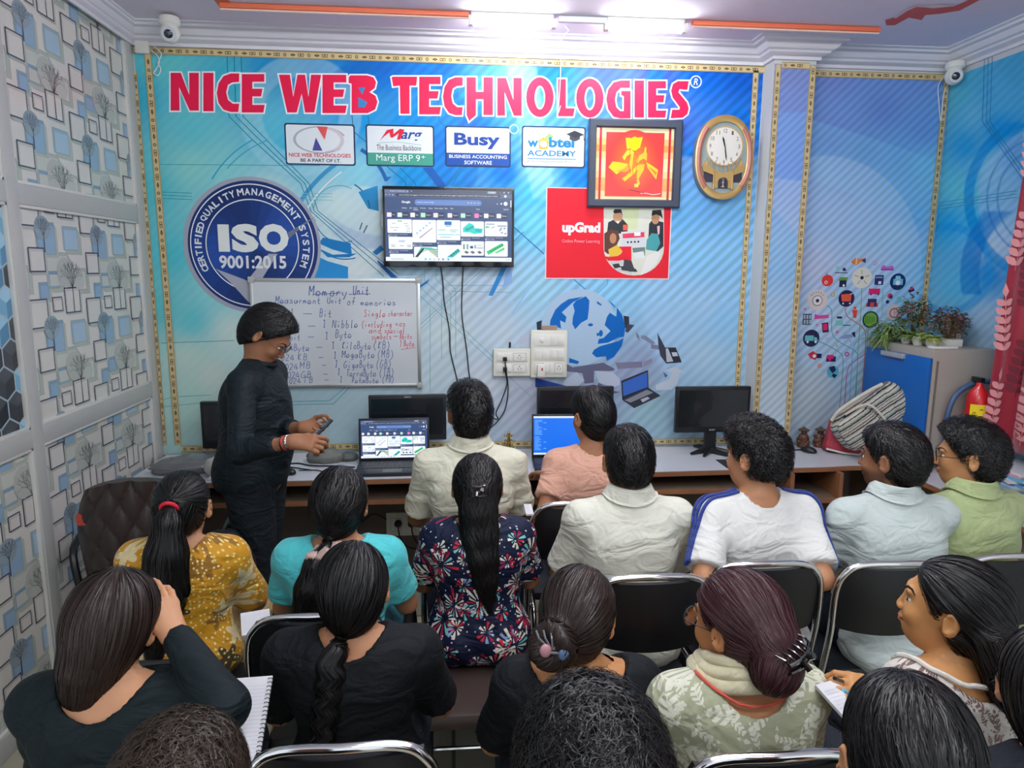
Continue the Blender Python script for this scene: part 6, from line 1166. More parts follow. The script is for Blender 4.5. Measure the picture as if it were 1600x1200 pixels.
# ================================================================ people: implicit surfaces meshed with surface nets
def nrm_(v): v = np.asarray(v, float); return v/max(1e-9, np.linalg.norm(v))
class Field:
    def __init__(s, lo, hi, h):
        s.o = np.array(lo, float); s.h = h; s.n = np.maximum(4, np.ceil((np.array(hi)-s.o)/h).astype(int)+1); s.F = np.full(tuple(s.n), .5, np.float32)
    def sub(s, lo, hi):
        a = np.clip(np.floor((np.array(lo)-s.o)/s.h).astype(int), 0, s.n-1); b = np.clip(np.ceil((np.array(hi)-s.o)/s.h).astype(int)+1, 0, s.n)
        if np.any(b <= a): return None, None
        ax = [s.o[i]+s.h*np.arange(a[i], b[i]) for i in range(3)]; g = np.meshgrid(*ax, indexing='ij')
        return (slice(a[0], b[0]), slice(a[1], b[1]), slice(a[2], b[2])), np.stack(g, -1)
    def add(s, fn, lo, hi, k=.02, op='u'):
        m = k+.02; sl, p = s.sub(np.array(lo)-m, np.array(hi)+m)
        if sl is None: return
        d = fn(p).astype(np.float32); A = s.F[sl]
        if op == 'u': h = np.maximum(k-np.abs(A-d), 0)/k; s.F[sl] = np.minimum(A, d)-h*h*k/4
        elif op == 's': d = -d; h = np.maximum(k-np.abs(A-d), 0)/k; s.F[sl] = np.maximum(A, d)+h*h*k/4
        elif op == 'i': s.F[sl] = np.maximum(A, d)
    def cone(s, a, b, ra, rb, k=.02, op='u', cut=None):
        a = np.array(a, float); b = np.array(b, float); r = max(ra, rb); ab = b-a; L = ab @ ab+1e-12
        def fn(p):
            v = p-a; t = np.clip((v @ ab)/L, 0, 1); d = np.linalg.norm(v-t[..., None]*ab, axis=-1)-(ra+(rb-ra)*t)
            if cut is not None: d = np.maximum(d, (p-cut[0]) @ cut[1])
            return d
        s.add(fn, np.minimum(a, b)-r, np.maximum(a, b)+r, k, op)
    def ell(s, c, r, k=.02, op='u', R=None):
        c = np.array(c, float); r = np.array(r, float)
        def fn(p):
            v = p-c
            if R is not None: v = v @ R      # world -> local when R's columns are the local axes
            a = np.linalg.norm(v/r, axis=-1); b = np.linalg.norm(v/(r*r), axis=-1)+1e-9; return a*(a-1)/b
        m = max(r) if R is not None else r; s.add(fn, c-m, c+m, k, op)
    def clip(s, pt, n):      # keep the side where (p-pt).n < 0
        sl, p = s.sub(s.o-1, s.o+s.n*s.h+1); s.F = np.maximum(s.F, ((p-np.array(pt)) @ np.array(n)).astype(np.float32))
    def samp(s, P, grad=False):
        q = (P-s.o)/s.h; q = np.clip(q, 0, s.n-1.001); i = q.astype(int); f = q-i; out = 0
        for dx in (0, 1):
            for dy in (0, 1):
                for dz in (0, 1): w_ = (f[:, 0] if dx else 1-f[:, 0])*(f[:, 1] if dy else 1-f[:, 1])*(f[:, 2] if dz else 1-f[:, 2]); out = out+w_*s.F[i[:, 0]+dx, i[:, 1]+dy, i[:, 2]+dz]
        if not grad: return out
        e = s.h*.9; G = np.stack([s.samp(P+np.eye(3)[k]*e)-s.samp(P-np.eye(3)[k]*e) for k in range(3)], 1); return out, G/(np.linalg.norm(G, axis=1, keepdims=True)+1e-9)
    def mesh(s):
        F = s.F; I = F < 0; c = np.zeros(tuple(s.n-1), np.int8); P = np.zeros(tuple(s.n-1)+(3,), np.float32); N = np.zeros(tuple(s.n-1), np.float32)
        def S_(A, d): return A[d[0]:A.shape[0]-1+d[0], d[1]:A.shape[1]-1+d[1], d[2]:A.shape[2]-1+d[2]]
        cs = [(x, y, z) for x in (0, 1) for y in (0, 1) for z in (0, 1)]
        for d in cs: c += S_(I, d)
        act = (c > 0) & (c < 8); ids = np.full(act.shape, -1, np.int64); n = int(act.sum())
        if n == 0: return np.zeros((0, 3)), np.zeros((0, 4), int)
        ids[act] = np.arange(n); w = np.argwhere(act); vals = {d: F[w[:, 0]+d[0], w[:, 1]+d[1], w[:, 2]+d[2]] for d in cs}; acc = np.zeros((n, 3)); cnt = np.zeros(n)
        for d in cs:
            for ax in range(3):
                if d[ax]: continue
                e = list(d); e[ax] = 1; e = tuple(e); a, b = vals[d], vals[e]; x = (a < 0) != (b < 0); t = np.where(x, a/(a-b+1e-12), 0); q = np.tile(np.array(d, float), (n, 1)); q[:, ax] += t; acc += q*x[:, None]; cnt += x
        V = s.o+s.h*(w+acc/cnt[:, None]); Q = []
        for ax in range(3):
            sl0 = [slice(1, -1)]*3; sl0[ax] = slice(0, -1); sl1 = [slice(1, -1)]*3; sl1[ax] = slice(1, None)
            a = I[tuple(sl0)]; b = I[tuple(sl1)]; e = np.argwhere(a != b)
            if not len(e): continue
            fl_ = a[e[:, 0], e[:, 1], e[:, 2]]; off = np.ones(3, int); off[ax] = 0; e = e+off; u, v = [(1, 2), (2, 0), (0, 1)][ax]
            def cell(du, dv): q = e.copy(); q[:, u] -= du; q[:, v] -= dv; return ids[q[:, 0], q[:, 1], q[:, 2]]
            q = np.stack([cell(1, 1), cell(0, 1), cell(0, 0), cell(1, 0)], 1); q[~fl_] = q[~fl_][:, ::-1]; Q.append(q)
        Q = np.concatenate(Q); return V, Q[(Q >= 0).all(1)]
def relax(V, Q, it=2, lam=.5):
    E_ = np.concatenate([Q[:, [0, 1]], Q[:, [1, 2]], Q[:, [2, 3]], Q[:, [3, 0]]]); E_ = np.concatenate([E_, E_[:, ::-1]]); cnt = np.bincount(E_[:, 0], minlength=len(V))+1e-9
    for _ in range(it):
        A = np.stack([np.bincount(E_[:, 0], weights=V[E_[:, 1], k], minlength=len(V)) for k in range(3)], 1)/cnt[:, None]; ok = cnt > 1; V = np.where(ok[:, None], V+(A-V)*lam, V)
    return V
def rotm(yaw=0, pitch=0, roll=0):
    """head turned left by yaw, nodding down by pitch, tilted to its right by roll"""
    return np.array(Matrix.Rotation(yaw, 3, 'Z') @ Matrix.Rotation(-pitch, 3, 'X') @ Matrix.Rotation(roll, 3, 'Y'))
# ------------------------------------------------ materials of people
def skin_mat(name, col):
    m = vcmat('skin_'+name, .5, spec=.35); b = m.node_tree.nodes['Principled BSDF']; b.inputs['Subsurface Weight'].default_value = .08; b.inputs['Subsurface Scale'].default_value = .01; b.inputs['Subsurface Radius'].default_value = (1, .4, .2); return m
def hair_mat(name, col, rough=.38):
    if name in MATS: return MATS[name]
    m = mat(name, col, rough, spec=.4); nt = m.node_tree; b = nt.nodes['Principled BSDF']; tc = nt.nodes.new('ShaderNodeTexCoord'); n = nt.nodes.new('ShaderNodeTexNoise'); n.inputs['Scale'].default_value = 160; n.inputs['Detail'].default_value = 3
    nt.links.new(tc.outputs['Object'], n.inputs['Vector']); mx = nt.nodes.new('ShaderNodeMix'); mx.data_type = 'RGBA'; mx.inputs[6].default_value = tuple(c*.55 for c in col[:3])+(1,); mx.inputs[7].default_value = tuple(c*1.7 for c in col[:3])+(1,); nt.links.new(n.outputs['Fac'], mx.inputs[0]); nt.links.new(mx.outputs[2], b.inputs['Base Color']); return m
def nodes_(m): return m.node_tree, m.node_tree.nodes['Principled BSDF']
def cloth_mat(name, col, rough=.8, weave=420):
    if name in MATS: return MATS[name]
    m = mat(name, col, rough, spec=.25, bump=(weave, .12), sheen=.15 if max(col[:3]) > .1 else 0); nt = m.node_tree; b = nt.nodes['Principled BSDF']; old = b.inputs['Normal'].links[0].from_node
    tc = nt.nodes.new('ShaderNodeTexCoord'); mp = nt.nodes.new('ShaderNodeMapping'); mp.inputs['Scale'].default_value = (7, 7, 13); mp.inputs['Rotation'].default_value = (0, .5, 0); n = nt.nodes.new('ShaderNodeTexNoise'); n.inputs['Scale'].default_value = 1; n.inputs['Detail'].default_value = 2.5; n.inputs['Distortion'].default_value = 1.6
    nt.links.new(tc.outputs['Object'], mp.inputs[0]); nt.links.new(mp.outputs[0], n.inputs['Vector']);     bp = nt.nodes.new('ShaderNodeBump'); bp.inputs['Strength'].default_value = .6; bp.inputs['Distance'].default_value = .035; nt.links.new(n.outputs['Fac'], bp.inputs['Height']); nt.links.new(bp.outputs['Normal'], old.inputs['Normal']); return m
class NG:
    """tiny helper for maths nodes"""
    def __init__(s, m): s.nt = m.node_tree
    def n(s, t, **k):
        x = s.nt.nodes.new(t)
        for a, b in k.items(): setattr(x, a, b)
        return x
    def put(s, sock, v):
        if hasattr(v, 'is_output'): s.nt.links.new(v, sock)
        else: sock.default_value = v
    def m(s, op, a, b=0.0, c=0.0, clamp=False):
        x = s.n('ShaderNodeMath', operation=op); x.use_clamp = clamp; s.put(x.inputs[0], a); s.put(x.inputs[1], b); s.put(x.inputs[2], c); return x.outputs[0]
    def mix(s, f, a, b): x = s.n('ShaderNodeMix', data_type='RGBA'); s.put(x.inputs[0], f); s.put(x.inputs[6], a); s.put(x.inputs[7], b); return x.outputs[2]
    def cells(s, scale, seed=0.0, rnd=1.0, wrap=True):
        """voronoi cells wrapped round the garment: gives (dx, dy, random1, random2)"""
        tc = s.n('ShaderNodeTexCoord'); sp = s.n('ShaderNodeSeparateXYZ'); s.put(sp.inputs[0], tc.outputs['Object'])
        ang = s.m('ARCTAN2', sp.outputs[0], s.m('SUBTRACT', .06, sp.outputs[1])); u = s.m('MULTIPLY', ang, .17) if wrap else sp.outputs[0]; cb = s.n('ShaderNodeCombineXYZ'); s.put(cb.inputs[0], s.m('MULTIPLY_ADD', u, scale, seed)); s.put(cb.inputs[1], s.m('MULTIPLY_ADD', sp.outputs[2], scale, seed*1.7))
        v = s.n('ShaderNodeTexVoronoi', voronoi_dimensions='2D'); v.inputs['Scale'].default_value = 1; v.inputs['Randomness'].default_value = rnd; s.put(v.inputs['Vector'], cb.outputs[0])
        a = s.n('ShaderNodeSeparateXYZ'); s.put(a.inputs[0], cb.outputs[0]); b = s.n('ShaderNodeSeparateXYZ'); s.put(b.inputs[0], v.outputs['Position']); c = s.n('ShaderNodeSeparateColor'); s.put(c.inputs[0], v.outputs['Color'])
        return s.m('SUBTRACT', a.outputs[0], b.outputs[0]), s.m('SUBTRACT', a.outputs[1], b.outputs[1]), c.outputs[0], c.outputs[1]
    def rand(s, a): w_ = s.n('ShaderNodeTexWhiteNoise', noise_dimensions='1D'); s.put(w_.inputs['W'], a); return w_.outputs['Value']
def ramp(g, f, stops):
    r = g.n('ShaderNodeValToRGB'); r.color_ramp.interpolation = 'CONSTANT'; E_ = r.color_ramp.elements; E_[0].color = stops[0][1]; E_[1].position = stops[1][0]; E_[1].color = stops[1][1]
    for p, c in stops[2:]: e = E_.new(p); e.color = c
    g.put(r.inputs[0], f); return r.outputs[0]
def firework_mat():
    m = cloth_mat('navy_firework_print', S(18, 26, 58), .6); g = NG(m); col = S(16, 24, 52)
    for sc, seed, n, r0, r1, wd in ((7.5, 0.0, 17, .05, .52, .30), (13., 3.3, 11, .04, .46, .34)):
        dx, dy, q, q2 = g.cells(sc, seed, .75); r = g.m('SQRT', g.m('ADD', g.m('MULTIPLY', dx, dx), g.m('MULTIPLY', dy, dy))); th = g.m('DIVIDE', g.m('ARCTAN2', dy, dx), 2*PI); t = g.m('MULTIPLY_ADD', g.m('ADD', th, q), float(n), 0.0); k = g.m('FLOOR', t); k = g.m('FLOORED_MODULO', k, float(n)); fr = g.m('ABSOLUTE', g.m('SUBTRACT', g.m('FRACT', t), .5))
        rk = g.rand(g.m('ADD', k, g.m('MULTIPLY', q2, 97.)))
        i_ = g.m('GREATER_THAN', r, g.m('MULTIPLY_ADD', rk, .10, r0)); o_ = g.m('LESS_THAN', r, g.m('MULTIPLY_ADD', rk, .22, r1-.25)); w_ = g.m('LESS_THAN', fr, g.m('MULTIPLY_ADD', g.m('SINE', g.m('MULTIPLY', r, 5.)), wd*.8, .02)); msk = g.m('MULTIPLY', g.m('MULTIPLY', i_, o_), w_)
        c = ramp(g, g.rand(g.m('ADD', g.m('MULTIPLY', k, 3.1), g.m('MULTIPLY', q, 51.))), [(0, S(228, 222, 206)), (.34, S(206, 40, 62)), (.56, S(140, 165, 205)), (.68, S(120, 200, 190)), (.8, S(150, 36, 70)), (.9, S(228, 222, 206))]); col = g.mix(msk, col, c)
    dx, dy, q, q2 = g.cells(42., 5.1, 1.0); r = g.m('SQRT', g.m('ADD', g.m('MULTIPLY', dx, dx), g.m('MULTIPLY', dy, dy))); col = g.mix(g.m('MULTIPLY', g.m('LESS_THAN', r, .10), g.m('GREATER_THAN', q, .45)), col, S(220, 222, 226)); g.put(nodes_(m)[1].inputs['Base Color'], col); return m
def mustard_mat():
    m = cloth_mat('mustard_star_print', S(206, 146, 30), .6); g = NG(m); dx, dy, q, q2 = g.cells(10.5, 1.0, .9); r = g.m('SQRT', g.m('ADD', g.m('MULTIPLY', dx, dx), g.m('MULTIPLY', dy, dy))); th = g.m('ARCTAN2', dy, dx); st = g.m('MULTIPLY_ADD', g.m('COSINE', g.m('MULTIPLY_ADD', th, 5., g.m('MULTIPLY', q, 6.))), .13, .32)
    c = ramp(g, q2, [(0, S(226, 206, 160)), (.36, S(84, 66, 38)), (.72, S(150, 104, 34))]); col = g.mix(g.m('LESS_THAN', r, st), S(208, 148, 28), c)
    dx, dy, q, q2 = g.cells(70., 5.1, .9); r = g.m('SQRT', g.m('ADD', g.m('MULTIPLY', dx, dx), g.m('MULTIPLY', dy, dy))); col = g.mix(g.m('MULTIPLY', g.m('LESS_THAN', r, .24), g.m('GREATER_THAN', q, .35)), col, S(238, 216, 150)); g.put(nodes_(m)[1].inputs['Base Color'], col); return m
def leaf_mat(name, ground, leafc, scale=12.):
    m = cloth_mat(name, ground, .75); g = NG(m); col = ground
    for sc, seed, L, Wd, str_ in ((scale, .3, .46, .22, 26.), (scale*1.25, 4.4, .42, .13, 40.), (scale*2.0, 7.7, .4, .12, 12.)):
        dx, dy, q, q2 = g.cells(sc, seed, .85); a = g.m('MULTIPLY', q, 6.28); ca, sa = g.m('COSINE', a), g.m('SINE', a); u = g.m('ADD', g.m('MULTIPLY', dx, ca), g.m('MULTIPLY', dy, sa)); v = g.m('SUBTRACT', g.m('MULTIPLY', dy, ca), g.m('MULTIPLY', dx, sa))
        w_ = g.m('MULTIPLY', g.m('SUBTRACT', 1., g.m('MULTIPLY', g.m('DIVIDE', v, L), g.m('DIVIDE', v, L))), Wd); au = g.m('ABSOLUTE', u); ins = g.m('LESS_THAN', au, w_); vein = g.m('GREATER_THAN', g.m('SINE', g.m('MULTIPLY', g.m('SUBTRACT', v, g.m('MULTIPLY', au, .8)), str_)), -.35); mid = g.m('LESS_THAN', au, .012); mk = g.m('MULTIPLY', ins, g.m('MAXIMUM', vein, mid)); col = g.mix(mk, col, leafc)
    g.put(nodes_(m)[1].inputs['Base Color'], col); return m
# ------------------------------------------------ head, hair, hands
def head_field(F, hc, R, s_, male=True, k=.012, beard=False):
    c = lambda x, y, z: hc+R @ (np.array([x, y, z])*s_)
    e = lambda x, y, z, a, b, d, k=.02, op='u': F.ell(c(x, y, z), np.array([a, b, d])*s_, k, op, R)
    e(0, -.012, .028, .076, .095, .086); e(0, .030, -.02, .060, .064, .085, .03); e(0, .038, -.078, .040 if male else .035, .044, .032, .03); e(0, .02, -.06, .052 if male else .047, .06, .035, .03)
    for x in (-1, 1): e(x*.034, .066, -.028, .022, .022, .022, .02); e(x*.031, .101, .004, .018, .014, .011, .012, 's')
    e(0, .085, .024, .046, .012, .010, .015); F.cone(c(0, .089, .010), c(0, .108 if male else .104, -.028), .0065*s_, (.0095 if male else .0075)*s_, .012)
    for x in (-1, 1): e(x*.0095, .100, -.031, .0075, .008, .0065, .006)
    e(0, .094, -.052, .021, .009, .0048, .005); e(0, .092, -.062, .018, .009, .0055, .005); e(0, .088, -.0565, .024, .014, .0012, .003, 's')
    for x in (-1, 1):
        Re = R @ rotm(-x*.5, 0, 0); q = c(x*.084, -.008, -.002); F.ell(q, np.array([.0085, .020, .032])*s_, .008, 'u', Re); F.ell(c(x*.092, -.002, .0), np.array([.006, .011, .019])*s_, .004, 's', Re)
def flow_strands(F, starts, flow, n, step, off, w_, rng, lift=0.0, jit=.12, curl=0.0):
    """ribbons that follow the hair surface"""
    P = starts.copy(); M = len(P); out = []; nr = []; ph = rng.rand(M)*6.28; kk = rng.uniform(.7, 1.3, M); jv = rng.randn(M, 3)*jit; o_ = off*rng.uniform(.3, 1.6, M)
    for i in range(n+1):
        d, G = F.samp(P, True); P = P-G*(d-(o_+lift*i/n))[:, None]*(1. if i else .8); out.append(P.copy()); nr.append(G)
        D = flow(P)+jv; D = D-G*(D*G).sum(1, keepdims=True); D /= np.linalg.norm(D, axis=1, keepdims=True)+1e-9
        if curl: sd = np.cross(D, G); D = D+sd*(curl*np.sin(ph+i*1.3*kk))[:, None]+G*(.5*curl*np.cos(ph*1.7+i*1.1*kk))[:, None]; D /= np.linalg.norm(D, axis=1, keepdims=True)
        P = P+D*step
    P = np.stack(out, 1); N = np.stack(nr, 1); T = np.gradient(P, axis=1); T /= np.linalg.norm(T, axis=2, keepdims=True)+1e-9; tw = (rng.rand(M)-.5)*1.1
    Sd = np.cross(T, N); Sd /= np.linalg.norm(Sd, axis=2, keepdims=True)+1e-9; Sd = Sd*np.cos(tw)[:, None, None]+N*np.sin(tw)[:, None, None]; t = np.linspace(0, 1, n+1); ww = w_*.5*np.clip(1.15-t**2, .12, 1)*np.clip(.4+t*4, 0, 1)
    A = P-Sd*ww[None, :, None]; B = P+Sd*ww[None, :, None]; V = np.stack([A, B], 2).reshape(-1, 3); b = (np.arange(M)*(n+1)*2)[:, None]+(np.arange(n)*2)[None, :]; b = b.ravel(); return V, np.stack([b, b+1, b+3, b+2], 1)
def hand_prims(w, fwd, back, thumb_side, curl=(.4, .45, .5, .55), s_=1.0, spread=.06, thumb_in=.5):
    """list of cones: w wrist, fwd to the fingers, back = normal of the back of the hand, thumb_side unit vector towards the thumb"""
    w = np.array(w, float); f = nrm_(fwd); b = nrm_(np.array(back)-f*(np.array(back) @ f)); t = np.cross(f, b); t = t if t @ np.array(thumb_side) > 0 else -t; L = []
    def c(a, b_, ra, rb, k=.008): L.append((a, b_, ra*s_, rb*s_, k))
    for i, x in enumerate((.030, .011, -.009, -.027)): c(w+t*x*.55*s_+f*.008*s_, w+(t*x+f*(.088-.004*abs(i-1)))*s_, .0135, .0115, .018)
    for i, (x, ls) in enumerate(((.031, (.042, .025, .020)), (.011, (.046, .029, .022)), (-.009, (.043, .027, .021)), (-.028, (.034, .021, .018)))):
        p = w+(t*x+f*(.086-.004*abs(i-1)))*s_; a = curl[i]*.5; d0 = nrm_(f+t*spread*(1.5-i)*1.2)
        for j, l in enumerate(ls): d = d0*math.cos(a)-b*math.sin(a); q = p+d*l*s_; c(p, q, (.0098, .0088, .008)[j], (.0088, .008, .0068)[j], .004); p = q; a += curl[i]*(1.0 if j == 0 else .8)
    p = w+(t*.020+f*.02-b*.004)*s_; a = nrm_(f*.62+t*(.78-.4*thumb_in)-b*.5*thumb_in); q = p+a*.045*s_; c(p, q, .0155, .0115, .012); a2 = nrm_(f*.85+t*(.3-.5*thumb_in)-b*.45*thumb_in); r = q+a2*.031*s_; c(q, r, .0108, .0095, .004); c(r, r+nrm_(a2-b*.1)*.024*s_, .0095, .0075, .004); return L

def human(label, top, yaw=0, head=(0, 0, 0), skin=(176, 126, 92), male=True, shirt=None, shirt_cut='tee', sleeve=.6, long_=False, hair='short', hair_col=None, pants=(40, 44, 54), seat=.46, lean=.06, sw=.165, arms=None, hands=None,
          hs=1.0, fat=1.0, stand=False, collar=False, groups='seated students', name='person', bend=0.0, extra=None, seed=1, hk=None, neckcut=None, face=True, legs=True, aw=None, cuff=.015):
    """one figure; top = world point of the top of the head; arms = {side: (elbow, wrist)} in the figure's own frame"""
    rng = np.random.RandomState(seed); Rh = rotm(*head); H = top[2]; A = np.array
    q = (H-seat)/.87 if not stand else 1.0; sp = A([0, math.sin(lean), math.cos(lean)]); pel = A([0, 0, seat+.095])
    if stand: pel = A([0, 0, seat])
    tor = .50*q if not stand else .50
    ch = pel+sp*tor*.62; c7 = pel+sp*tor+A([0, -.012, 0]); shc = pel+sp*tor*.93
    # head placed so its crown meets the measured point
    hc = c7+A([0, .035+.03*math.sin(head[1]), .128*min(1, q*.6+.4)]); hv = (hk or {}).get('vol', .018); tk = (hk or {}).get('thick', .007); hz = (max(.128, .112+1.4*hv)+(hk or {}).get('lift', .006)*.5) if hair == 'short' else .116+tk
    crown = hc+Rh @ A([0, -.01, hz*hs]); dz = (H-crown[2])
    hc = hc+A([0, 0, dz]); c7 = c7+A([0, 0, dz*.75]); shc = shc+A([0, 0, dz*.7]); ch = ch+A([0, 0, dz*.5])
    Rz = np.array(Matrix.Rotation(yaw, 3, 'Z')); o = Rz @ (hc+Rh @ A([0, -.01, 0])); root = empty(name, (top[0]-o[0], top[1]-o[1], 0), yaw, label, 'person', groups)
    x_ = A([1, 0, 0.]); SH = {s: shc+x_*s*sw+A([0, 0, -.036]) for s in (-1, 1)}; qa = max(.82, min(1, q)); arms = dict(arms or {}); AR = {}
    ri = np.array(Matrix.Rotation(-yaw, 3, 'Z')); rt = A([top[0]-o[0], top[1]-o[1], 0])
    for s in (aw or {}): arms[s] = tuple(ri @ (A(p, float)-rt) for p in aw[s])
    for s in (-1, 1):
        el, wr = arms.get(s, (SH[s]+A([s*.055, .09, -.25*qa]), A([s*.10, .30, seat+.20]))); AR[s] = (A(el, float), A(wr, float))
    f_ = fat
    def torso(F, g, k=.05, skirt=False):
        mid = (pel+ch)/2
        F.ell(pel, A([.155, .115, .12])*f_+g, k); F.ell(mid+A([0, -.0, 0]), A([.128*f_, .098*f_, .15*max(q, .8)])+g, k); F.ell(ch, A([sw*.93, .108*f_, .165*max(q, .85)])+g, k)
        F.cone(SH[-1], SH[1], .046+g, .046+g, k)
        for s in (-1, 1): F.cone(c7+A([0, .005, -.012]), SH[s]+A([-s*.01, 0, .004]), .045+g, .046+g, .04); F.ell(ch+A([s*.07, -.03, .03]), A([.07, .06, .10])+g, k)
        if not male:
            for s in (-1, 1): F.ell(ch+A([s*.065, .075, -.01]), A([.055, .05, .055])+g, .04)
        elif stand: F.ell(mid+A([0, .05, -.01]), A([.12, .115, .14])+g, k)
        if not stand:
            for s in (-1, 1): F.ell(pel+A([s*.075, -.025, -.02]), A([.095, .105, .075])*f_+g, k)
    hips = {s: pel+A([s*.085, .02, -.02]) for s in (-1, 1)}
    if stand: KN = {s: A([s*.10, .02+.03*s, .48]) for s in (-1, 1)}; AN = {s: A([s*.11, -.02+.06*s, .08]) for s in (-1, 1)}
    else: KN = {s: A([s*.12, .39, seat+.045]) for s in (-1, 1)}; AN = {s: A([s*.12, .34, .085]) for s in (-1, 1)}
    def limbs(F, legs_=True):
        for s in (-1, 1):
            e, w = AR[s]; F.cone(SH[s], e, .046, .037, .03); F.cone(e, w, .037, .0235, .012)
            if legs_ and legs: F.cone(hips[s], KN[s], .088 if stand else .075, .060, .03); F.cone(KN[s], AN[s], .052, .034, .02); F.cone(AN[s]+A([0, -.02, -.045]), AN[s]+A([0, .15, -.055]), .034, .026, .02)
    def neck(F): F.cone(c7+A([0, .01, -.05]), hc+Rh @ A([0, -.012, -.055])*hs, .056 if male else .047, .052 if male else .044, .03)
    lo = A([-.45, -.25, 0.0]); hi = A([.45, .62, hc[2]+.2]); allp = np.stack([AR[s][i] for s in (-1, 1) for i in (0, 1)]); lo = np.minimum(lo, allp.min(0)-.12); hi = np.maximum(hi, allp.max(0)+.12)
    lo[2] = 0 if legs else seat-.2
    if stand: hi[1] = max(.30, allp[:, 1].max()+.1)
    # --- body
    VV, QQ = [], []; zc = c7[2]+.012
    Fb = Field(lo, [hi[0], hi[1], zc], .011); torso(Fb, -.006); limbs(Fb); neck(Fb)
    V, Q = Fb.mesh(); VV.append(relax(V, Q, 1)); QQ.append(Q)
    Fh = Field(hc+A([-.125, -.13, 0])*1.05-A([0, 0, hc[2]-zc+.011]), hc+A([.125, .14, .15])*1.05, .0046); neck(Fh); Fh.cone(c7+A([0, .005, -.012]), SH[-1], .039, .04, .04); Fh.cone(c7+A([0, .005, -.012]), SH[1], .039, .04, .04); head_field(Fh, hc, Rh, hs, male)
    V, Q = Fh.mesh(); nb = sum(len(v) for v in VV); VV.append(V); QQ.append(Q+nb)
    for s in (-1, 1):
        e, w = AR[s]; hd = (hands or {}).get(s); d = nrm_(w-e)
        if hd is None: hd = dict(fwd=nrm_(d+A([0, 0, -.2])), back=A([0, 0, 1.]), thumb=A([-s, 0, 0.]), curl=(.5, .55, .6, .65))
        if isinstance(hd, str): continue
        L = hand_prims(w, hd['fwd'], hd['back'], hd['thumb'], hd.get('curl', (.4, .45, .5, .55)), hd.get('s', .95 if male else .88), hd.get('spread', .06), hd.get('tin', .5))
        pts = np.array([p for l in L for p in (l[0], l[1])]); Ff = Field(np.minimum(pts.min(0), w-.03)-.03, np.maximum(pts.max(0), w+.03)+.03, .0034 if hd.get('fine') else .0046)
        Ff.cone(w-d*.05, w, .026, .0235, .01); Ff.cone(w, w+nrm_(hd['fwd'])*.02, .022, .018, .02)
        for a, b, ra, rb, k in L: Ff.cone(a, b, ra, rb, k)
        V, Q = Ff.mesh(); nb = sum(len(v) for v in VV); VV.append(V); QQ.append(Q+nb)
    V = np.concatenate(VV); Q = np.concatenate(QQ); L_ = (V-hc) @ Rh/hs; base = A(S(*skin)[:3]); col = np.tile(base, (len(V), 1)); lips = ((L_[:, 0]/.0235)**2+((L_[:, 2]+.0572)/.0098)**2 < 1) & (L_[:, 1] > .075); col[lips] = base*A([.85, .55, .55])
    jaw = (L_[:, 2] < -.035) & (L_[:, 2] > -.12) & (L_[:, 1] > -.005) & (np.linalg.norm(L_, axis=1) < .16) & ~lips
    if beardy(hk): bw = (np.clip((-.028-L_[:, 2])/.022, 0, 1)*np.clip((L_[:, 1]+.015)/.02, 0, 1)*(~lips)*(np.linalg.norm(L_, axis=1) < .17))[:, None]*.75; col = col*(1-bw)+base*A([.22, .20, .22])*bw
    body = mesh_obj('body', V, Q, skin_mat('tone', None), root, True, col)
    # --- face pieces
    if face:
        for s in (-1, 1):
            c = lambda x, y, z: tuple(hc+Rh @ (A([x, y, z])*hs)); sp_ = Fh.samp(A([c(s*.030, .07+k*.001, .003) for k in range(45)])); ye = .07+.001*float(np.argmax(sp_ > 0)); e = MB().ell((0, 0, 0), (.0118, .0118, .0118), 14); eo = e.build('eye', mat('eye_white', S(226, 220, 214), .2), body); eo.location = c(s*.030, ye-.0082, .003)
            i_ = MB().ell((0, 0, 0), (.0055, .003, .0055), 12).build('iris', mat('iris_dark', S(38, 24, 18), .15), eo); i_.location = tuple(Rh @ A([0, .0102, -.0015]))
            def onf(P, off):
                P = A(P, float)
                for _ in range(4): dd, gg = Fh.samp(P, True); P = P-gg*(dd-off)[:, None]
                return [tuple(p) for p in P]
            MB().tube(onf([c(s*x, y, z) for x, y, z in ((.012, .09, .021), (.020, .09, .0255), (.029, .088, .028), (.038, .082, .0275), (.047, .073, .022))], .0006), [.0018, .0030, .0032, .0026, .0012], 8).build('eyebrow', hair_mat('hair_black', S(15, 13, 14)), body)
            MB().tube(onf([c(s*x, .09, z) for x, z in ((.0185, .004), (.024, .0085), (.030, .0100), (.036, .0085), (.0425, .003))], .0), [.0012, .0022, .0026, .0022, .0012], 8).build('eyelid', mat('lid_%d' % skin[0], S(*[int(v*.80) for v in skin]), .5), body)
    # --- garments
    def folds(V, Fg, amp, k1=34.):
        _, G = Fg.samp(V, True); a = rng.randn(4, 3); p = rng.rand(4)*6.28; wv = 0
        for i in range(4): wv = wv+np.sin(V @ (a[i]*k1*A([.7, .7, 1.1]))*1.0+2.2*np.sin(V @ (a[i-1]*9)+p[i])+p[i-1])*(.5+.5*np.sin(V @ (a[i-2]*5)+p[i-2]))
        n = np.abs(wv)**1.3*np.sign(wv)/3; arm = np.minimum(np.linalg.norm(V-SH[1]+A([0, 0, .08]), axis=1), np.linalg.norm(V-SH[-1]+A([0, 0, .08]), axis=1)); low = np.clip((ch[2]-V[:, 2])/.3, 0, 1); return V+G*(amp*n*(.5+1.1*np.exp(-(arm/.1)**2)+1.1*low))[:, None]
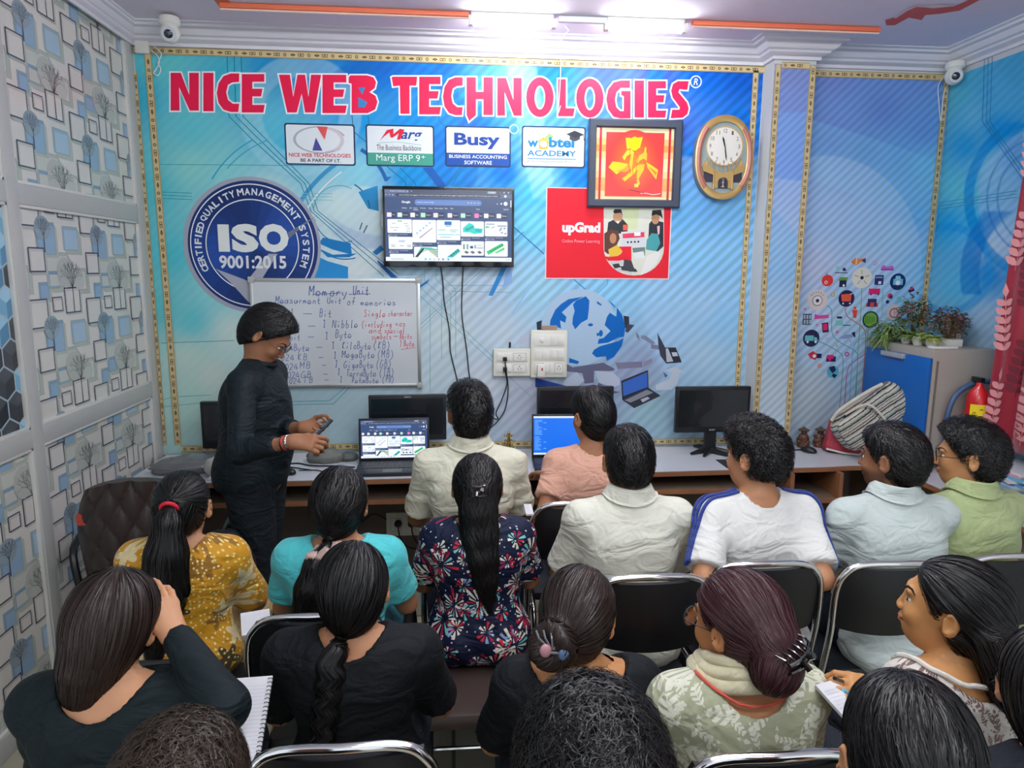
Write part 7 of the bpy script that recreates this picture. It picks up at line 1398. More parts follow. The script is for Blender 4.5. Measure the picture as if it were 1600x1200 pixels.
    sm_ = shirt or cloth_mat('cloth_dark', S(18, 20, 24)); g = .010; Fs = Field([lo[0], -.26, seat-.03 if not stand else seat-.10], [hi[0], max(.36, hi[1]) if long_ else .36, hc[2]], .0085 if not long_ else .0095); torso(Fs, g, .05)
    for s in (-1, 1):
        e, w = AR[s]; d = nrm_(e-SH[s])
        if long_: Fs.cone(SH[s], e, .058, .050, .03); dd = nrm_(w-e); Fs.cone(e, w, .050, .034, .015, cut=(w-dd*cuff, dd))
        else: end = SH[s]+(e-SH[s])*sleeve; Fs.cone(SH[s], SH[s]+(e-SH[s])*min(1.2, sleeve+.3), .056, .060+.006*(sleeve < .9), .035, cut=(end, d))
    if not stand: Fs.clip([0, 0, seat+.005], [0, 0, -1])
    else: Fs.clip([0, 0, seat-.06], [0, 0, -1])
    nc = neckcut or ((.074, .085, .045) if shirt_cut == 'tee' else (.060, .070, .05))
    Fs.ell(c7+A([0, .018, .035]), nc, .006, 's'); Fs.cone(c7, c7+A([0, .02, .3]), nc[0]*.9, nc[0]*.9, .006, 's')
    V, Q = Fs.mesh(); V = folds(relax(V, Q, 2), Fs, .0062); V = relax(V, Q, 1); top_ = mesh_obj({'polo': 'polo_shirt', 'tee': 'shirt', 'kurta': 'kurta'}.get(shirt_cut, 'shirt'), V, Q, sm_, body, True)
    if collar or shirt_cut == 'polo':
        prof_ = [(.054, -.012), (.057, .034), (.062, .040), (.068, .036), (.083, .0), (.086, -.010), (.082, -.011), (.066, .026)]; n = 40; vs = []; fs = []
        for k in range(n+1):
            a = math.radians(105+330*k/n); fr = max(0, math.sin(a))
            for r_, z_ in prof_: rr = r_*(1.06 if male else .92); vs.append(tuple(c7+A([rr*math.cos(a)*1.04, .016+rr*1.12*math.sin(a), .014+z_-.035*fr+(.012*abs(math.cos(a)) if r_ > .07 else .006*abs(math.cos(a)))])))
        m_ = len(prof_); vs = np.array(vs); pr_ = np.array([p[0] > .07 for p in prof_]*(n+1)); dd_, gg_ = Fs.samp(vs, True); tgt = np.array([.006 if p[0] == .083 else (.009 if p[0] == .086 else .003) for p in prof_]*(n+1)); nearm = pr_ & (np.abs(dd_) < .06); vs[nearm] -= gg_[nearm]*(dd_-tgt)[nearm][:, None]
        for k in range(n):
            for j in range(m_): fs.append((k*m_+j, k*m_+(j+1) % m_, (k+1)*m_+(j+1) % m_, (k+1)*m_+j))
        MB().add(vs, fs).build('collar', sm_, top_)
    if legs:
        Fp = Field([-.32, -.24, .06], [.32, .56 if not stand else .3, seat+.18], .012); g = .012
        Fp.ell(pel-A([0, 0, .02]), A([.150, .108, .08])*f_, .04)
        if not stand:
            for s in (-1, 1): Fp.ell(pel+A([s*.075, -.022, -.03]), A([.090, .098, .07])*f_, .04)
        for s in (-1, 1): Fp.cone(hips[s], KN[s], (.096 if stand else .080)+g, .066+g, .03); dd = nrm_(AN[s]-KN[s]); Fp.cone(KN[s], AN[s], .062+g, .048+g, .02, cut=(AN[s]-dd*.03, dd))
        if not stand: Fp.clip([0, 0, seat-.005], [0, 0, -1]) if False else None
        V, Q = Fp.mesh(); mesh_obj('trousers', relax(V, Q, 2), Q, cloth_mat('trousers_%d_%d_%d' % tuple(pants), S(*pants)), body, True)
        for s in (-1, 1): MB().ell((0, 0, 0), (.048, .125, .05), 18).build('shoe', mat('shoe_dark', S(40, 38, 40), .5), body).location = (AN[s][0], AN[s][1]+.065, .05)
    # --- hair
    hm = hair_mat(*(hair_col or ('hair_black', S(15, 13, 14)))); info = dict(root=root, body=body, top=top_, hc=hc, Rh=Rh, hs=hs, c7=c7, SH=SH, AR=AR, Fs=Fs, rng=rng, hm=hm, ch=ch, pel=pel)
    HL = lambda x, y, z: hc+Rh @ (A([x, y, z])*hs); hk = hk or {}; tail = hk.get('tail'); pts = [HL(x, y, z) for x in (-.10, .10) for y in (-.125, .12) for z in (-.12, .16)]
    tp = []
    if tail: tp = [HL(*p[:3])*0+hc+A(p[:3]) if not hk.get('local') else HL(*p[:3]) for p in tail]; pts += tp
    pts = np.array(pts); m_ = .05; Fr = Field(pts.min(0)-m_, pts.max(0)+m_, .0062 if tail else .005)
    th = hk.get('thick', .012 if hair == 'short' else .007)
    tx_ = A([.004, .010, .012]) if hair == 'short' else A([th, th, th]); Fr.ell(HL(0, -.012, .028), (A([.076, .095, .086])+tx_)*hs, .01, 'u', Rh); Fr.ell(HL(0, -.025, -.015), (A([.066, .078, .085])+tx_*.7)*hs, .03, 'u', Rh)
    if hair == 'short':
        tv = hk.get('vol', .018); Fr.ell(HL(0, hk.get('fwd', .012), .052+tv*.4), A([.066+tv*.6, .088+tv*.4, .058+tv])*hs, .02, 'u', Rh)
    slope = hk.get('slope', .727); off_ = hk.get('off', .0205); zb = hk.get('nape', -.075 if hair == 'short' else -.095)
    def hl(p):
        l = (p-hc) @ Rh/hs; g1 = (l[..., 1]-off_-slope*l[..., 2])/math.hypot(1, slope); g2 = zb-l[..., 2]+.0
        if hair == 'short': g2 = g2+.25*np.maximum(0, np.abs(l[..., 0])-.03)
        return np.maximum(g1, g2)*hs
    Fr.add(hl, Fr.o-1, Fr.o+Fr.n*Fr.h+1, .01, 'i')
    if hair == 'short' or hk.get('ears', 1):
        for s in (-1, 1): Fr.ell(HL(s*.090, .004, -.010), A([.028, .030, .038])*hs, .008, 's', Rh)
    if hk.get('side'):   # hair falling beside the face
        for s, y0, z1, r_ in hk['side']: Fr.cone(HL(s*.072, y0, .03), HL(s*.074, y0-.005, z1), .02*r_, .012*r_, .02)
    if tail:
        for i in range(len(tp)-1): Fr.cone(tp[i], tp[i+1], tail[i][3], tail[i+1][3], .012 if not hk.get('braid') else .006)
    for c_, r_ in hk.get('lumps', ()): Fr.ell(HL(*c_), A(r_)*hs, .01, 'u', Rh)
    for c_, r_ in hk.get('dents', ()): Fr.ell(HL(*c_), A(r_)*hs, .008, 's', Rh)
    if hk.get('bun'):
        b = hk['bun']; bc = HL(*b[:3]); R_, r_ = b[3], b[4]; ax = Rh @ nrm_(b[5]); u = nrm_(np.cross(ax, [0, 0, 1.])); v = np.cross(ax, u); P_ = [bc+u*R_*math.cos(a)+v*R_*math.sin(a)+ax*.010*math.sin(a*2) for a in np.linspace(0, 2*PI, 17)]
        for i in range(16): Fr.cone(P_[i], P_[i+1], r_, r_, .010)
        Fr.ell(bc-ax*.004, A([R_*.6]*3), .01)
    V, Q = Fr.mesh(); V = relax(V, Q, 1); d, G = Fr.samp(V, True); K = rng.randn(5, 3)*hk.get('freq', 60); nn = sum(np.abs(np.sin(V @ K[i]+i)) for i in range(5))/5-.6; V = V+G*(hk.get('rough', .004)*nn)[:, None]
    HV, HQ = [V], [Q]; nst = hk.get('n', 2600); fc = rng.randint(0, len(Q), nst); st = V[Q[fc]].mean(1)+rng.randn(nst, 3)*.003; tie = HL(*hk['tie']) if 'tie' in hk else None; mode = hk.get('mode', 'down' if hair == 'short' else 'tie'); part = HL(*hk.get('part', (0, .06, .10)))
    segs = np.array(tp) if tail else None
    def flow(P):
        l = (P-hc) @ Rh/hs
        if hair == 'short' and mode == 'down': D = np.stack([l[:, 0]*6, l[:, 1]*6-hk.get('back', .3), -.45-0*l[:, 2]], 1)+rng.randn(len(P), 3)*hk.get('wild', .25); return D @ Rh.T
        if mode == 'fall': D = np.stack([l[:, 0]*8, l[:, 1]*5-.25, np.full(len(l), -.8)], 1); D = D @ Rh.T; D[:, 2] -= .5
        else: D = tie-P; D /= np.linalg.norm(D, axis=1, keepdims=True)+1e-9
        if segs is not None:
            T = segs[1:]-segs[:-1]; mids = (segs[1:]+segs[:-1])/2; j = np.argmin(((P[:, None]-mids[None])**2).sum(2), 1); low = ((P-segs[0]) @ nrm_(segs[1]-segs[0]) > -.01) & (np.linalg.norm(P[:, None]-mids[None], axis=2).min(1) < .09); TT = T[j]/np.linalg.norm(T[j], axis=1, keepdims=True); D = np.where(low[:, None], TT, D)
        return D
    V, Q = flow_strands(Fr, st, flow, hk.get('seg', 6), hk.get('step', .006 if hair == 'short' else .012), hk.get('soff', .0025), hk.get('w', .0022), rng, hk.get('lift', .006 if hair == 'short' else .002), hk.get('jit', .25 if hair == 'short' else .06), hk.get('curl', 0)); HQ.append(Q+len(HV[0])); HV.append(V)
    hob = mesh_obj('hair', np.concatenate(HV), np.concatenate(HQ), hm, body, True); info['hair'] = hob; info['Fr'] = Fr; info['tp'] = tp; info['HL'] = HL; info['tail_world'] = tp
    return info
def beardy(hk): return bool(hk and hk.get('beard'))
def settle(I, P, off):
    """points moved onto the garment's surface"""
    P = np.array(P, float)
    for _ in range(3): d, G = I['Fs'].samp(P, True); P = P-G*(d-off)[:, None]
    return [tuple(p) for p in P]
def glasses(I, col=(.02, .02, .02, 1), r_=.0235, sq=False, name='glasses', metal=.3):
    HL = I['HL']; m = mat('rim_%s' % name, col, .3, metal); g = MB()
    for s in (-1, 1):
        g.tube([HL(s*.032+r_*math.cos(a)*(1.1 if sq else 1), .104-.0*abs(math.cos(a)), .002+r_*.85*math.sin(a)) for a in np.linspace(0, 2*PI, 25)[:-1]], .0014, 6, closed=True); g.tube([HL(s*(.032+r_), .104, .006), HL(s*.078, .085, .010), HL(s*.083, .02, .008), HL(s*.084, -.005, .004), HL(s*.083, -.02, -.012)], .0014, 6)
    g.tube([HL(-.009, .106, .006), HL(0, .108, .009), HL(.009, .106, .006)], .0014, 6); o = g.build(name, m, I['body']); l = MB()
    for s in (-1, 1): l.add([HL(s*.032+r_*math.cos(a), .1035, .002+r_*.85*math.sin(a)) for a in np.linspace(0, 2*PI, 21)[:-1]], [tuple(range(20))])
    l.build('lens', mat('clear_lens', (.9, .93, .95, 1), .02, trans=1.0), o); return o
# ================================================================ who sits where
def HT(px, py, d): return CC+ray(px, py)*d
PP = {}; POLO = lambda n, c: cloth_mat(n, S(*c), .75); BRN = ('hair_brown', S(44, 32, 28)); RB = ('hair_red_brown', S(60, 30, 34)); BLK = ('hair_black', S(15, 13, 14))
def lap(s, q=0, out=.0): return None
# ---- back row by the desk
PP['A'] = human('student in a cream polo sitting at the desk beside the large laptop', HT(735, 592, 2.85), .02, (.22, .06, 0), (140, 94, 64), shirt=POLO('cream_polo', (222, 218, 196)), shirt_cut='polo', sleeve=.85, seed=2, sw=.170, hk=dict(vol=.022, nape=-.085, fwd=.02, wild=.5, lift=.012, n=3200, rough=.006), lean=.16, pants=(128, 146, 156))
PP['B'] = human('student in a peach T-shirt with a hand on the small blue-screened laptop', HT(930, 603, 3.05), .0, (.42, .10, 0), (168, 116, 84), shirt=cloth_mat('peach_tee', S(220, 168, 146), .8), shirt_cut='tee', sleeve=.72, seed=5, sw=.158, hk=dict(vol=.020, nape=-.092, step=.009, seg=7, jit=.12, wild=.12, n=3000, lift=.002), lean=.18, pants=(52, 50, 56),
    aw={-1: (HT(852, 800, 2.98), PZ(856, 742, .79)), 1: (HT(985, 800, 2.98), HT(975, 735, 3.35))}, hands={-1: dict(fwd=(-.35, .9, -.12), back=(0, .2, 1), thumb=(1, .2, 0), curl=(.35, .35, .4, .45), spread=.18, fine=1)})
# ---- middle row
PP['C'] = human('student seen squarely from behind in a plain white polo', HT(985, 665, 2.42), 0, (0, .10, 0), (176, 122, 84), shirt=POLO('white_polo', (226, 224, 208)), shirt_cut='polo', sleeve=.85, seed=3, hk=dict(vol=.012, nape=-.066, wild=.3, n=3200), lean=.10, sw=.168)
PP['D'] = human('curly-haired student in a white T-shirt with three blue shoulder stripes', HT(1190, 647, 2.42), .08, (.55, .06, 0), (186, 132, 96), shirt=cloth_mat('white_tee', S(228, 226, 222), .8), shirt_cut='tee', sleeve=.85, seed=7, sw=.168, hk=dict(vol=.026, nape=-.062, fwd=.02, wild=1.2, curl=.9, seg=6, step=.006, lift=.012, n=4200, rough=.010, freq=90, jit=.5), lean=.10,
    aw={-1: (HT(1100, 905, 2.28), HT(1080, 850, 2.62)), 1: (HT(1285, 905, 2.30), HT(1235, 870, 2.65))})
PP['E'] = human('bearded student in a pale grey-green polo looking left', HT(1405, 660, 2.42), .0, (.62, .06, .0), (142, 96, 68), shirt=POLO('grey_green_polo', (196, 206, 202)), shirt_cut='polo', sleeve=.9, seed=8, sw=.168, fat=1.06, hk=dict(vol=.012, nape=-.085, beard=1, wild=.2, n=3000), lean=.14)
PP['F'] = human('student with round thin glasses in a pale green collared shirt at the right edge', HT(1528, 650, 2.5), .15, (.82, .04, 0), (186, 132, 88), shirt=POLO('pale_green_shirt', (172, 184, 132)), shirt_cut='polo', sleeve=.85, seed=9, sw=.162, hk=dict(vol=.024, nape=-.075, wild=.7, curl=.4, n=3600, rough=.007, lift=.010), lean=.10)
# ---- third row
PP['G'] = human('girl in a mustard star-print kurta with a long straight ponytail', HT(280, 738, 2.3), .05, (0, .12, .04), (190, 138, 104), male=False, shirt=mustard_mat(), shirt_cut='kurta', sleeve=.95, seed=10, hair='long', sw=.145, pants=(200, 170, 110), neckcut=(.085, .085, .055),
    hk=dict(tie=(0, -.115, .045), tail=[(0, -.118, .045, .018), (0, -.145, .0, .040), (-.008, -.155, -.10, .060), (-.02, -.16, -.22, .068), (-.045, -.17, -.33, .052), (-.06, -.175, -.42, .022), (-.065, -.18, -.47, .006)], seg=9, step=.018, n=4200, nape=-.07, w=.003), lean=.05)
PP['H'] = human('girl in a turquoise top with a wavy low ponytail in a pink scrunchie', HT(527, 730, 2.25), 0, (-.05, .10, .06), (176, 122, 88), male=False, shirt=cloth_mat('turquoise_top', S(84, 200, 204), .75), shirt_cut='tee', sleeve=.7, seed=11, hair='long', sw=.150, neckcut=(.09, .09, .055), pants=(60, 130, 150),
    hk=dict(tie=(-.02, -.10, -.085), thick=.012, tail=[(-.025, -.11, -.10, .022), (-.045, -.135, -.15, .042), (-.065, -.15, -.22, .05), (-.085, -.16, -.32, .046), (-.10, -.165, -.41, .026), (-.11, -.17, -.47, .006)], seg=9, step=.014, n=4000, curl=.35, jit=.12, w=.0028), lean=.05)
PP['I'] = human('girl in a navy top with firework print and half-up wavy hair', HT(746, 710, 2.45), 0, (.0, .10, 0), (170, 118, 84), male=False, shirt=firework_mat(), shirt_cut='tee', sleeve=.8, seed=12, hair='long', sw=.140, fat=1.05, neckcut=(.085, .085, .05), pants=(30, 34, 56),
    hk=dict(tie=(0, -.115, .01), thick=.008, tail=[(0, -.075, .03, .055), (0, -.085, -.06, .062), (.004, -.10, -.14, .062), (.012, -.125, -.21, .054), (.022, -.14, -.28, .040), (.03, -.145, -.34, .022), (.034, -.15, -.39, .006)], seg=10, step=.014, n=4200, curl=.45, jit=.12, w=.0028, ears=0), lean=.05)
# ---- fourth row
PP['J'] = human('girl in a black long-sleeved top resting her head on one hand', HT(165, 893, 1.5), -.05, (.05, .16, .20), (206, 150, 112), male=False, shirt=cloth_mat('black_green_top', S(16, 28, 32), .7), shirt_cut='tee', long_=True, seed=13, hair='long', sw=.150, hair_col=BRN, neckcut=(.10, .10, .065),
    hk=dict(tie=(-.03, -.02, -.30), mode='fall', thick=.011, nape=-.14, tail=[(-.004, -.045, .0, .068), (-.020, -.052, -.06, .062), (-.036, -.046, -.12, .052), (-.050, -.040, -.18, .034)], seg=9, step=.018, n=5200, jit=.03, w=.0024), lean=.02,
    aw={1: (HT(352, 1105, 1.46), HT(272, 992, 1.56))}, hands={1: dict(fwd=(-.42, .42, .80), back=(.80, -.55, .25), thumb=(-.3, -1, .2), curl=(.2, .25, .35, .45), spread=.05, fine=1, tin=.3, s=.86)}, cuff=.0)
PP['K'] = human('girl in a plain black T-shirt with a single thick plait down her back', HT(548, 850, 1.75), .0, (0, .14, 0), (190, 134, 96), male=False, shirt=cloth_mat('black_tee', S(16, 19, 24), .75), shirt_cut='tee', sleeve=.9, seed=14, hair='long', sw=.158, neckcut=(.088, .09, .06),
    hk=dict(tie=(-.03, -.09, -.115), thick=.010, tail=[(-.030, -.10, -.115, .030)]+[(-.036-.003*i+(.010 if i % 2 else -.010), -.118-.006*i, -.135-.021*i, .0245-.0009*i) for i in range(13)]+[(-.082, -.20, -.42, .006)], braid=1, seg=7, step=.013, n=4600, jit=.04, w=.0022, nape=-.115, off=.005), lean=.02)
PP['L'] = human('girl in a black top with a looped bun and a two-tone hair clip', HT(902, 890, 1.65), -.05, (-.25, .20, .10), (200, 140, 90), male=False, shirt=cloth_mat('black_tee', S(16, 19, 24), .75), shirt_cut='tee', sleeve=.9, seed=15, hair='long', sw=.140, neckcut=(.12, .12, .085), hair_col=BRN,
    hk=dict(tie=(-.02, -.115, -.035), thick=.009, bun=(-.035, -.125, -.035, .032, .020, (-.2, -1, .1)), seg=8, step=.014, n=4600, jit=.04, w=.0022, nape=-.10), lean=.04)
PP['M'] = human('woman in a sage leaf-print top with a cream cowl and a black claw clip', HT(1165, 893, 1.56), .05, (.55, .12, 0), (190, 128, 84), male=False, shirt=leaf_mat('sage_leaf_print', S(168, 170, 140), S(216, 216, 196)), shirt_cut='kurta', sleeve=.95, seed=16, hair='long', sw=.150, fat=1.08, neckcut=(.105, .10, .065), hair_col=RB,
    hk=dict(tie=(-.03, -.115, -.02), thick=.014, lumps=[((-.02, -.10, -.01), (.062, .05, .065)), ((-.035, -.112, -.05), (.062, .048, .058))], seg=8, step=.014, n=5200, jit=.05, w=.0022, nape=-.11, side=[(1, .07, -.10, 1.0)]), lean=.04)
PP['N'] = human('girl in profile with pulled-back black hair and a white lace top', HT(1505, 873, 1.62), .25, (.58, -.10, 0), (196, 140, 88), male=False, shirt=leaf_mat('white_lace_print', S(206, 200, 190), S(120, 96, 92), 20.), shirt_cut='kurta', sleeve=.95, seed=17, hair='long', sw=.140, neckcut=(.12, .12, .09), hs=1.02,
    hk=dict(tie=(.02, -.13, -.05), thick=.010, tail=[(.01, -.095, -.03, .050), (.015, -.12, -.07, .048), (.02, -.13, -.12, .040), (.02, -.13, -.16, .02)], seg=8, step=.014, n=5200, jit=.04, w=.0022, nape=-.11, off=.030),
    aw={-1: (HT(1455, 1180, 1.50), HT(1385, 1092, 1.52))}, hands={-1: dict(fwd=(-.80, .50, .25), back=(-.3, -.3, .9), thumb=(.3, .9, 0), curl=(.8, .9, 1.0, 1.1), fine=1, s=.84)})
# ---- front row, only heads and shoulders in the frame
PP['O'] = human('person with thick tousled black hair in the middle of the nearest row', HT(935, 1092, .90), 0, (0, .10, 0), (176, 122, 88), seed=18, shirt=cloth_mat('dark_shirt', S(24, 26, 32), .8), legs=False, hk=dict(vol=.030, nape=-.085, wild=1.0, curl=.55, seg=9, step=.011, lift=.016, n=9000, rough=.014, jit=.22, w=.0024, soff=.004), hs=1.06)
PP['P'] = human('person with tousled brown-tinged hair at the lower left of the nearest row', HT(262, 1150, .98), 0, (.1, .25, 0), (176, 122, 88), seed=19, shirt=cloth_mat('dark_shirt', S(24, 26, 32), .8), legs=False, hair_col=('hair_tan', S(50, 38, 28)), hk=dict(vol=.024, nape=-.085, wild=1.0, curl=.5, seg=9, step=.011, lift=.012, n=8000, rough=.012, jit=.22, w=.0024, soff=.004))
PP['Q'] = human('person with short smooth black hair at the lower right of the nearest row', HT(1440, 1078, .98), 0, (-.3, .16, 0), (196, 140, 100), seed=20, shirt=cloth_mat('dark_shirt2', S(20, 24, 34), .8), legs=False, hk=dict(vol=.012, nape=-.09, wild=.12, seg=9, step=.009, lift=.002, n=8000, jit=.08, w=.0016), hs=1.04)
PP['R'] = human('person with long dark hair cut off by the right edge of the photo', HT(1668, 985, 1.25), 0, (-.5, .1, 0), (176, 122, 88), male=False, seed=21, shirt=cloth_mat('dark_shirt2', S(20, 24, 34), .8), legs=False, hair='long', sw=.14, hk=dict(tie=(0, -.1, -.25), mode='fall', thick=.012, tail=[(0, -.06, -.02, .075), (0, -.07, -.12, .075), (0, -.075, -.22, .06)], seg=9, step=.02, n=3600, w=.0026))
# ---- the teacher
tw = dict(aw={1: (HT(376, 706, 2.78), HT(456, 690, 2.72)), -1: (HT(440, 672, 3.06), HT(474, 668, 2.94))})
PP['T'] = human('teacher standing in a black long-sleeved kurta looking down at a phone', HT(412, 483, 3.0), -PI/2-.12, (.0, .74, 0), (158, 108, 78), shirt=cloth_mat('black_kurta', S(16, 28, 34), .65), shirt_cut='tee', long_=True, seat=.93, stand=True, sw=.165, fat=1.28, lean=.11, seed=22, pants=(24, 30, 36), groups=None, neckcut=(.058, .068, .03), cuff=.07,
    hk=dict(vol=.017, nape=-.102, wild=.45, curl=.18, n=5600, rough=.010, lift=.007, fwd=.004, step=.011, seg=8, off=.012, w=.0024, jit=.18),
    hands={1: dict(fwd=(.0, .95, -.05), back=(.75, -.1, .65), thumb=(0, .2, 1), curl=(.8, .95, 1.05, 1.1), fine=1, tin=.8), -1: dict(fwd=(.35, .9, .0), back=(-.6, 0, -.7), thumb=(0, 0, 1), curl=(.7, .8, .9, .95), fine=1, tin=.6)}, **tw)

# ================================================================ what they wear and hold
glasses(PP['T'], (.03, .03, .035, 1), .022, True); glasses(PP['F'], (.75, .6, .35, 1), .025, metal=.8); glasses(PP['M'], (.35, .33, .32, 1), .026, True, metal=.5)
def on_head(I, name, mb, m, par=None): return mb.build(name, m, par or I['body'])
# red band of the ponytail, pink scrunchie
I = PP['G']; c = I['hc']+np.array([0, -.121, .040]); mb = MB(); mb.tube([tuple(c+np.array([.024*math.cos(a), -.004-.012*math.sin(a), .021*math.sin(a)])) for a in np.linspace(0, 2*PI, 19)[:-1]], .0065, 8, closed=True); on_head(I, 'hair_band', mb, mat('red_band', S(214, 30, 52), .6, bump=(300, .3)))
I = PP['H']; c = I['hc']+np.array([-.030, -.122, -.112]); mb = MB(); rr = random.Random(2)
mb.tube([tuple(c+np.array([.040*math.cos(a)+rr.uniform(-.005, .005), .026*math.sin(a), .012*math.cos(a)+rr.uniform(-.006, .006)])) for a in np.linspace(0, 2*PI, 21)[:-1]], [.017+rr.uniform(-.004, .005) for _ in range(20)], 10, closed=True); on_head(I, 'scrunchie', mb, mat('pink_satin', S(206, 170, 158), .3, sheen=.4, var=(40, .12)))
def claw(I, c, m, w_=.05, h=.022, rz=0.0, ry=0.0):
    mb = MB(); R = Matrix.Rotation(rz, 3, 'Z') @ Matrix.Rotation(ry, 3, 'Y')
    for s in (-1, 1):
        mb.tube([tuple(Vector(c)+R @ Vector((w_*u, -.012-.012*(1-u*u*3.4), s*h*.55))) for u in np.linspace(-.5, .5, 9)], .0045, 8)
        for k in range(6): u = -.5+k/5; mb.tube([tuple(Vector(c)+R @ Vector((w_*u, -.014-.01*(1-u*u*3.4), s*h*.55))), tuple(Vector(c)+R @ Vector((w_*u*1.02, -.006, s*h*1.1))), tuple(Vector(c)+R @ Vector((w_*u, .016, s*h*1.2)))], [.003, .0028, .0014], 6)
    mb.tube([tuple(Vector(c)+R @ Vector((x, -.026, 0))) for x in (-.008, .008)], .006, 8)
    for s in (-1, 1): mb.tube([tuple(Vector(c)+R @ Vector((s*.006, -.024, 0))), tuple(Vector(c)+R @ Vector((s*.010, -.040, s*.012)))], [.006, .007], 8)
    return mb.build('claw_clip', m, I['body'])
I = PP['I']; claw(I, I['HL'](0, -.118, .020), mat('tortoise_clip', S(52, 44, 42), .15, coat=.6), .045, .03, 0, 0)
I = PP['M']; claw(I, I['HL'](-.035, -.152, -.010), mat('black_clip', S(14, 14, 16), .12, coat=.8), .075, .017, .55, -.35)
I = PP['L']; c = I['HL'](-.030, -.152, -.038)
for nm, col, sx in (('pink_half', S(196, 140, 150), -1), ('blue_half', S(96, 120, 156), 1)):
    mb = MB().ell((0, 0, 0), (.013, .007, .016), 14); mb.v = [tuple(np.array(v)+c+np.array([sx*.020+.004, -.006, -.004*sx])) for v in mb.v]; mb.build('clip_'+nm, mat('clip_'+nm, col, .25, coat=.4), I['body'])
mb = MB()
for k in range(5): mb.tube([tuple(c+np.array([-.004+k*.002, -.002, .004])), tuple(c+np.array([-.03+.014*k, .0, .030])), tuple(c+np.array([-.035+.016*k, .016, .040]))], .0022, 6)
mb.tube([tuple(c+np.array([-.014, -.006, 0])), tuple(c+np.array([.022, -.006, -.002]))], .003, 8); mb.build('claw_clip', mat('clip_grey', S(120, 116, 122), .3), I['body'])
# three stripes on each shoulder, laid on the shirt itself
I = PP['D']; m_nv = cloth_mat('navy_stripe', S(34, 56, 132), .7)
for s in (-1, 1):
    e = I['AR'][s][0]; sh = I['SH'][s]; n0 = I['c7']+np.array([s*.085, .01, .01])
    for k in range(3):
        oy = (k-1)*.021; A0 = n0+np.array([0, oy*1.0, .02]); B0 = sh+np.array([s*.015, oy, .07]); C0 = sh+(e-sh)*.35+np.array([s*.075, oy*1.1-.0, .03]); D0 = sh+(e-sh)*.80+np.array([s*.08, oy*1.2, .0])
        P = np.array(curve([tuple(A0), tuple(B0), tuple(C0), tuple(D0)], 14)); F = I['Fs']
        for _ in range(4): d, G = F.samp(P, True); P = P-G*d[:, None]
        d, G = F.samp(P, True); T = np.gradient(P, axis=0); sd = np.cross(T, G); sd /= np.linalg.norm(sd, axis=1, keepdims=True); rows = []
        for u in (-1, 0, 1):
            q = P+sd*u*.0052; d, g_ = F.samp(q, True); rows.append(q-g_*d[:, None]+g_*.0065)
        V = np.stack(rows, 1).reshape(-1, 3); n = len(P); Q = np.array([(i*3+j, i*3+j+1, (i+1)*3+j+1, (i+1)*3+j) for i in range(n-1) for j in (0, 1)]); o = mesh_obj('shoulder_stripe', V, Q, m_nv, I['top'], True); so = o.modifiers.new('s', 'SOLIDIFY'); so.thickness = .006; so.offset = -1
# cream cowl and red strap of the leaf-print top
I = PP['M']; c7 = I['c7']; mb = MB()
for k, (r_, z, th) in enumerate(((.098, .012, .018), (.088, .030, .016), (.076, .046, .014))):
    mb.tube([tuple(c7+np.array([r_*math.cos(a), .025+r_*.95*math.sin(a), z-.045*max(0, math.sin(a))+.008*math.sin(3*a+k)])) for a in np.linspace(0, 2*PI, 33)[:-1]], th, 10, closed=True)
mb.build('cowl', cloth_mat('cream_cowl', S(214, 206, 172), .8), I['top']); MB().tube(settle(I, [c7+np.array([.116*math.cos(a), .02+.108*math.sin(a), .000]) for a in np.linspace(-PI*.95, -.05*PI, 17)], .003), .0034, 8).build('red_piping', cloth_mat('red_piping', S(214, 92, 74)), I['top'])
# lace edge for the girl in profile
I = PP['N']; mb = MB(); mb.tube(settle(I, [I['c7']+np.array([.130*math.cos(a), .02+.122*math.sin(a), .004+.006*math.sin(9*a)-.05*max(0, math.sin(a))]) for a in np.linspace(0, 2*PI, 49)[:-1]], .004), .006, 8, closed=True); mb.build('lace_edge', cloth_mat('lace_edge', S(222, 216, 206)), I['top'])
# hair tie of the plait
I = PP['K']; e = I['tp'][-2]; MB().tube([tuple(e+np.array([.016*math.cos(a), .016*math.sin(a), 0])) for a in np.linspace(0, 2*PI, 13)[:-1]], .004, 8, closed=True).build('hair_band', mat('pink_band', S(206, 120, 110), .5), I['body'])
# ring and bracelets
I = PP['J']; w_ = I['AR'][1][1]; f_ = nrm_((-.42, .42, .80)); MB().tube([tuple(w_+f_*.088+np.array([.010*math.cos(a)-.002, -.026+.010*math.sin(a), .0])) for a in np.linspace(0, 2*PI, 15)[:-1]], .0018, 6, closed=True).build('ring', m_steel, I['body'])
I = PP['T']; e, w_ = I['AR'][1]; d_ = nrm_(w_-e); u = nrm_(np.cross(d_, [0, 0, 1.])); v = np.cross(d_, u)
for k, (t, nm, m, r_) in enumerate(((-.012, 'steel_bangle', m_chrome, .0036), (-.030, 'red_thread', mat('red_thread', S(206, 60, 66), .8), .0026), (-.038, 'black_thread', m_dkpl, .0022))):
    MB().tube([tuple(w_+d_*t+(u*math.cos(a)+v*math.sin(a))*(.0275)) for a in np.linspace(0, 2*PI, 21)[:-1]], r_, 8, closed=True).build(nm, m, I['body'])
I = PP['T']; MB().tube([tuple(I['c7']+np.array([.060*math.cos(a), .022+.066*math.sin(a), .012-.02*max(0, math.sin(a))])) for a in np.linspace(0, 2*PI, 31)[:-1]], .011, 10, closed=True).build('band_collar', cloth_mat('black_kurta', S(16, 28, 34)), I['top'])
bpy.context.view_layer.update()
def world(I, p): return np.array(I['root'].matrix_world @ Vector(p))
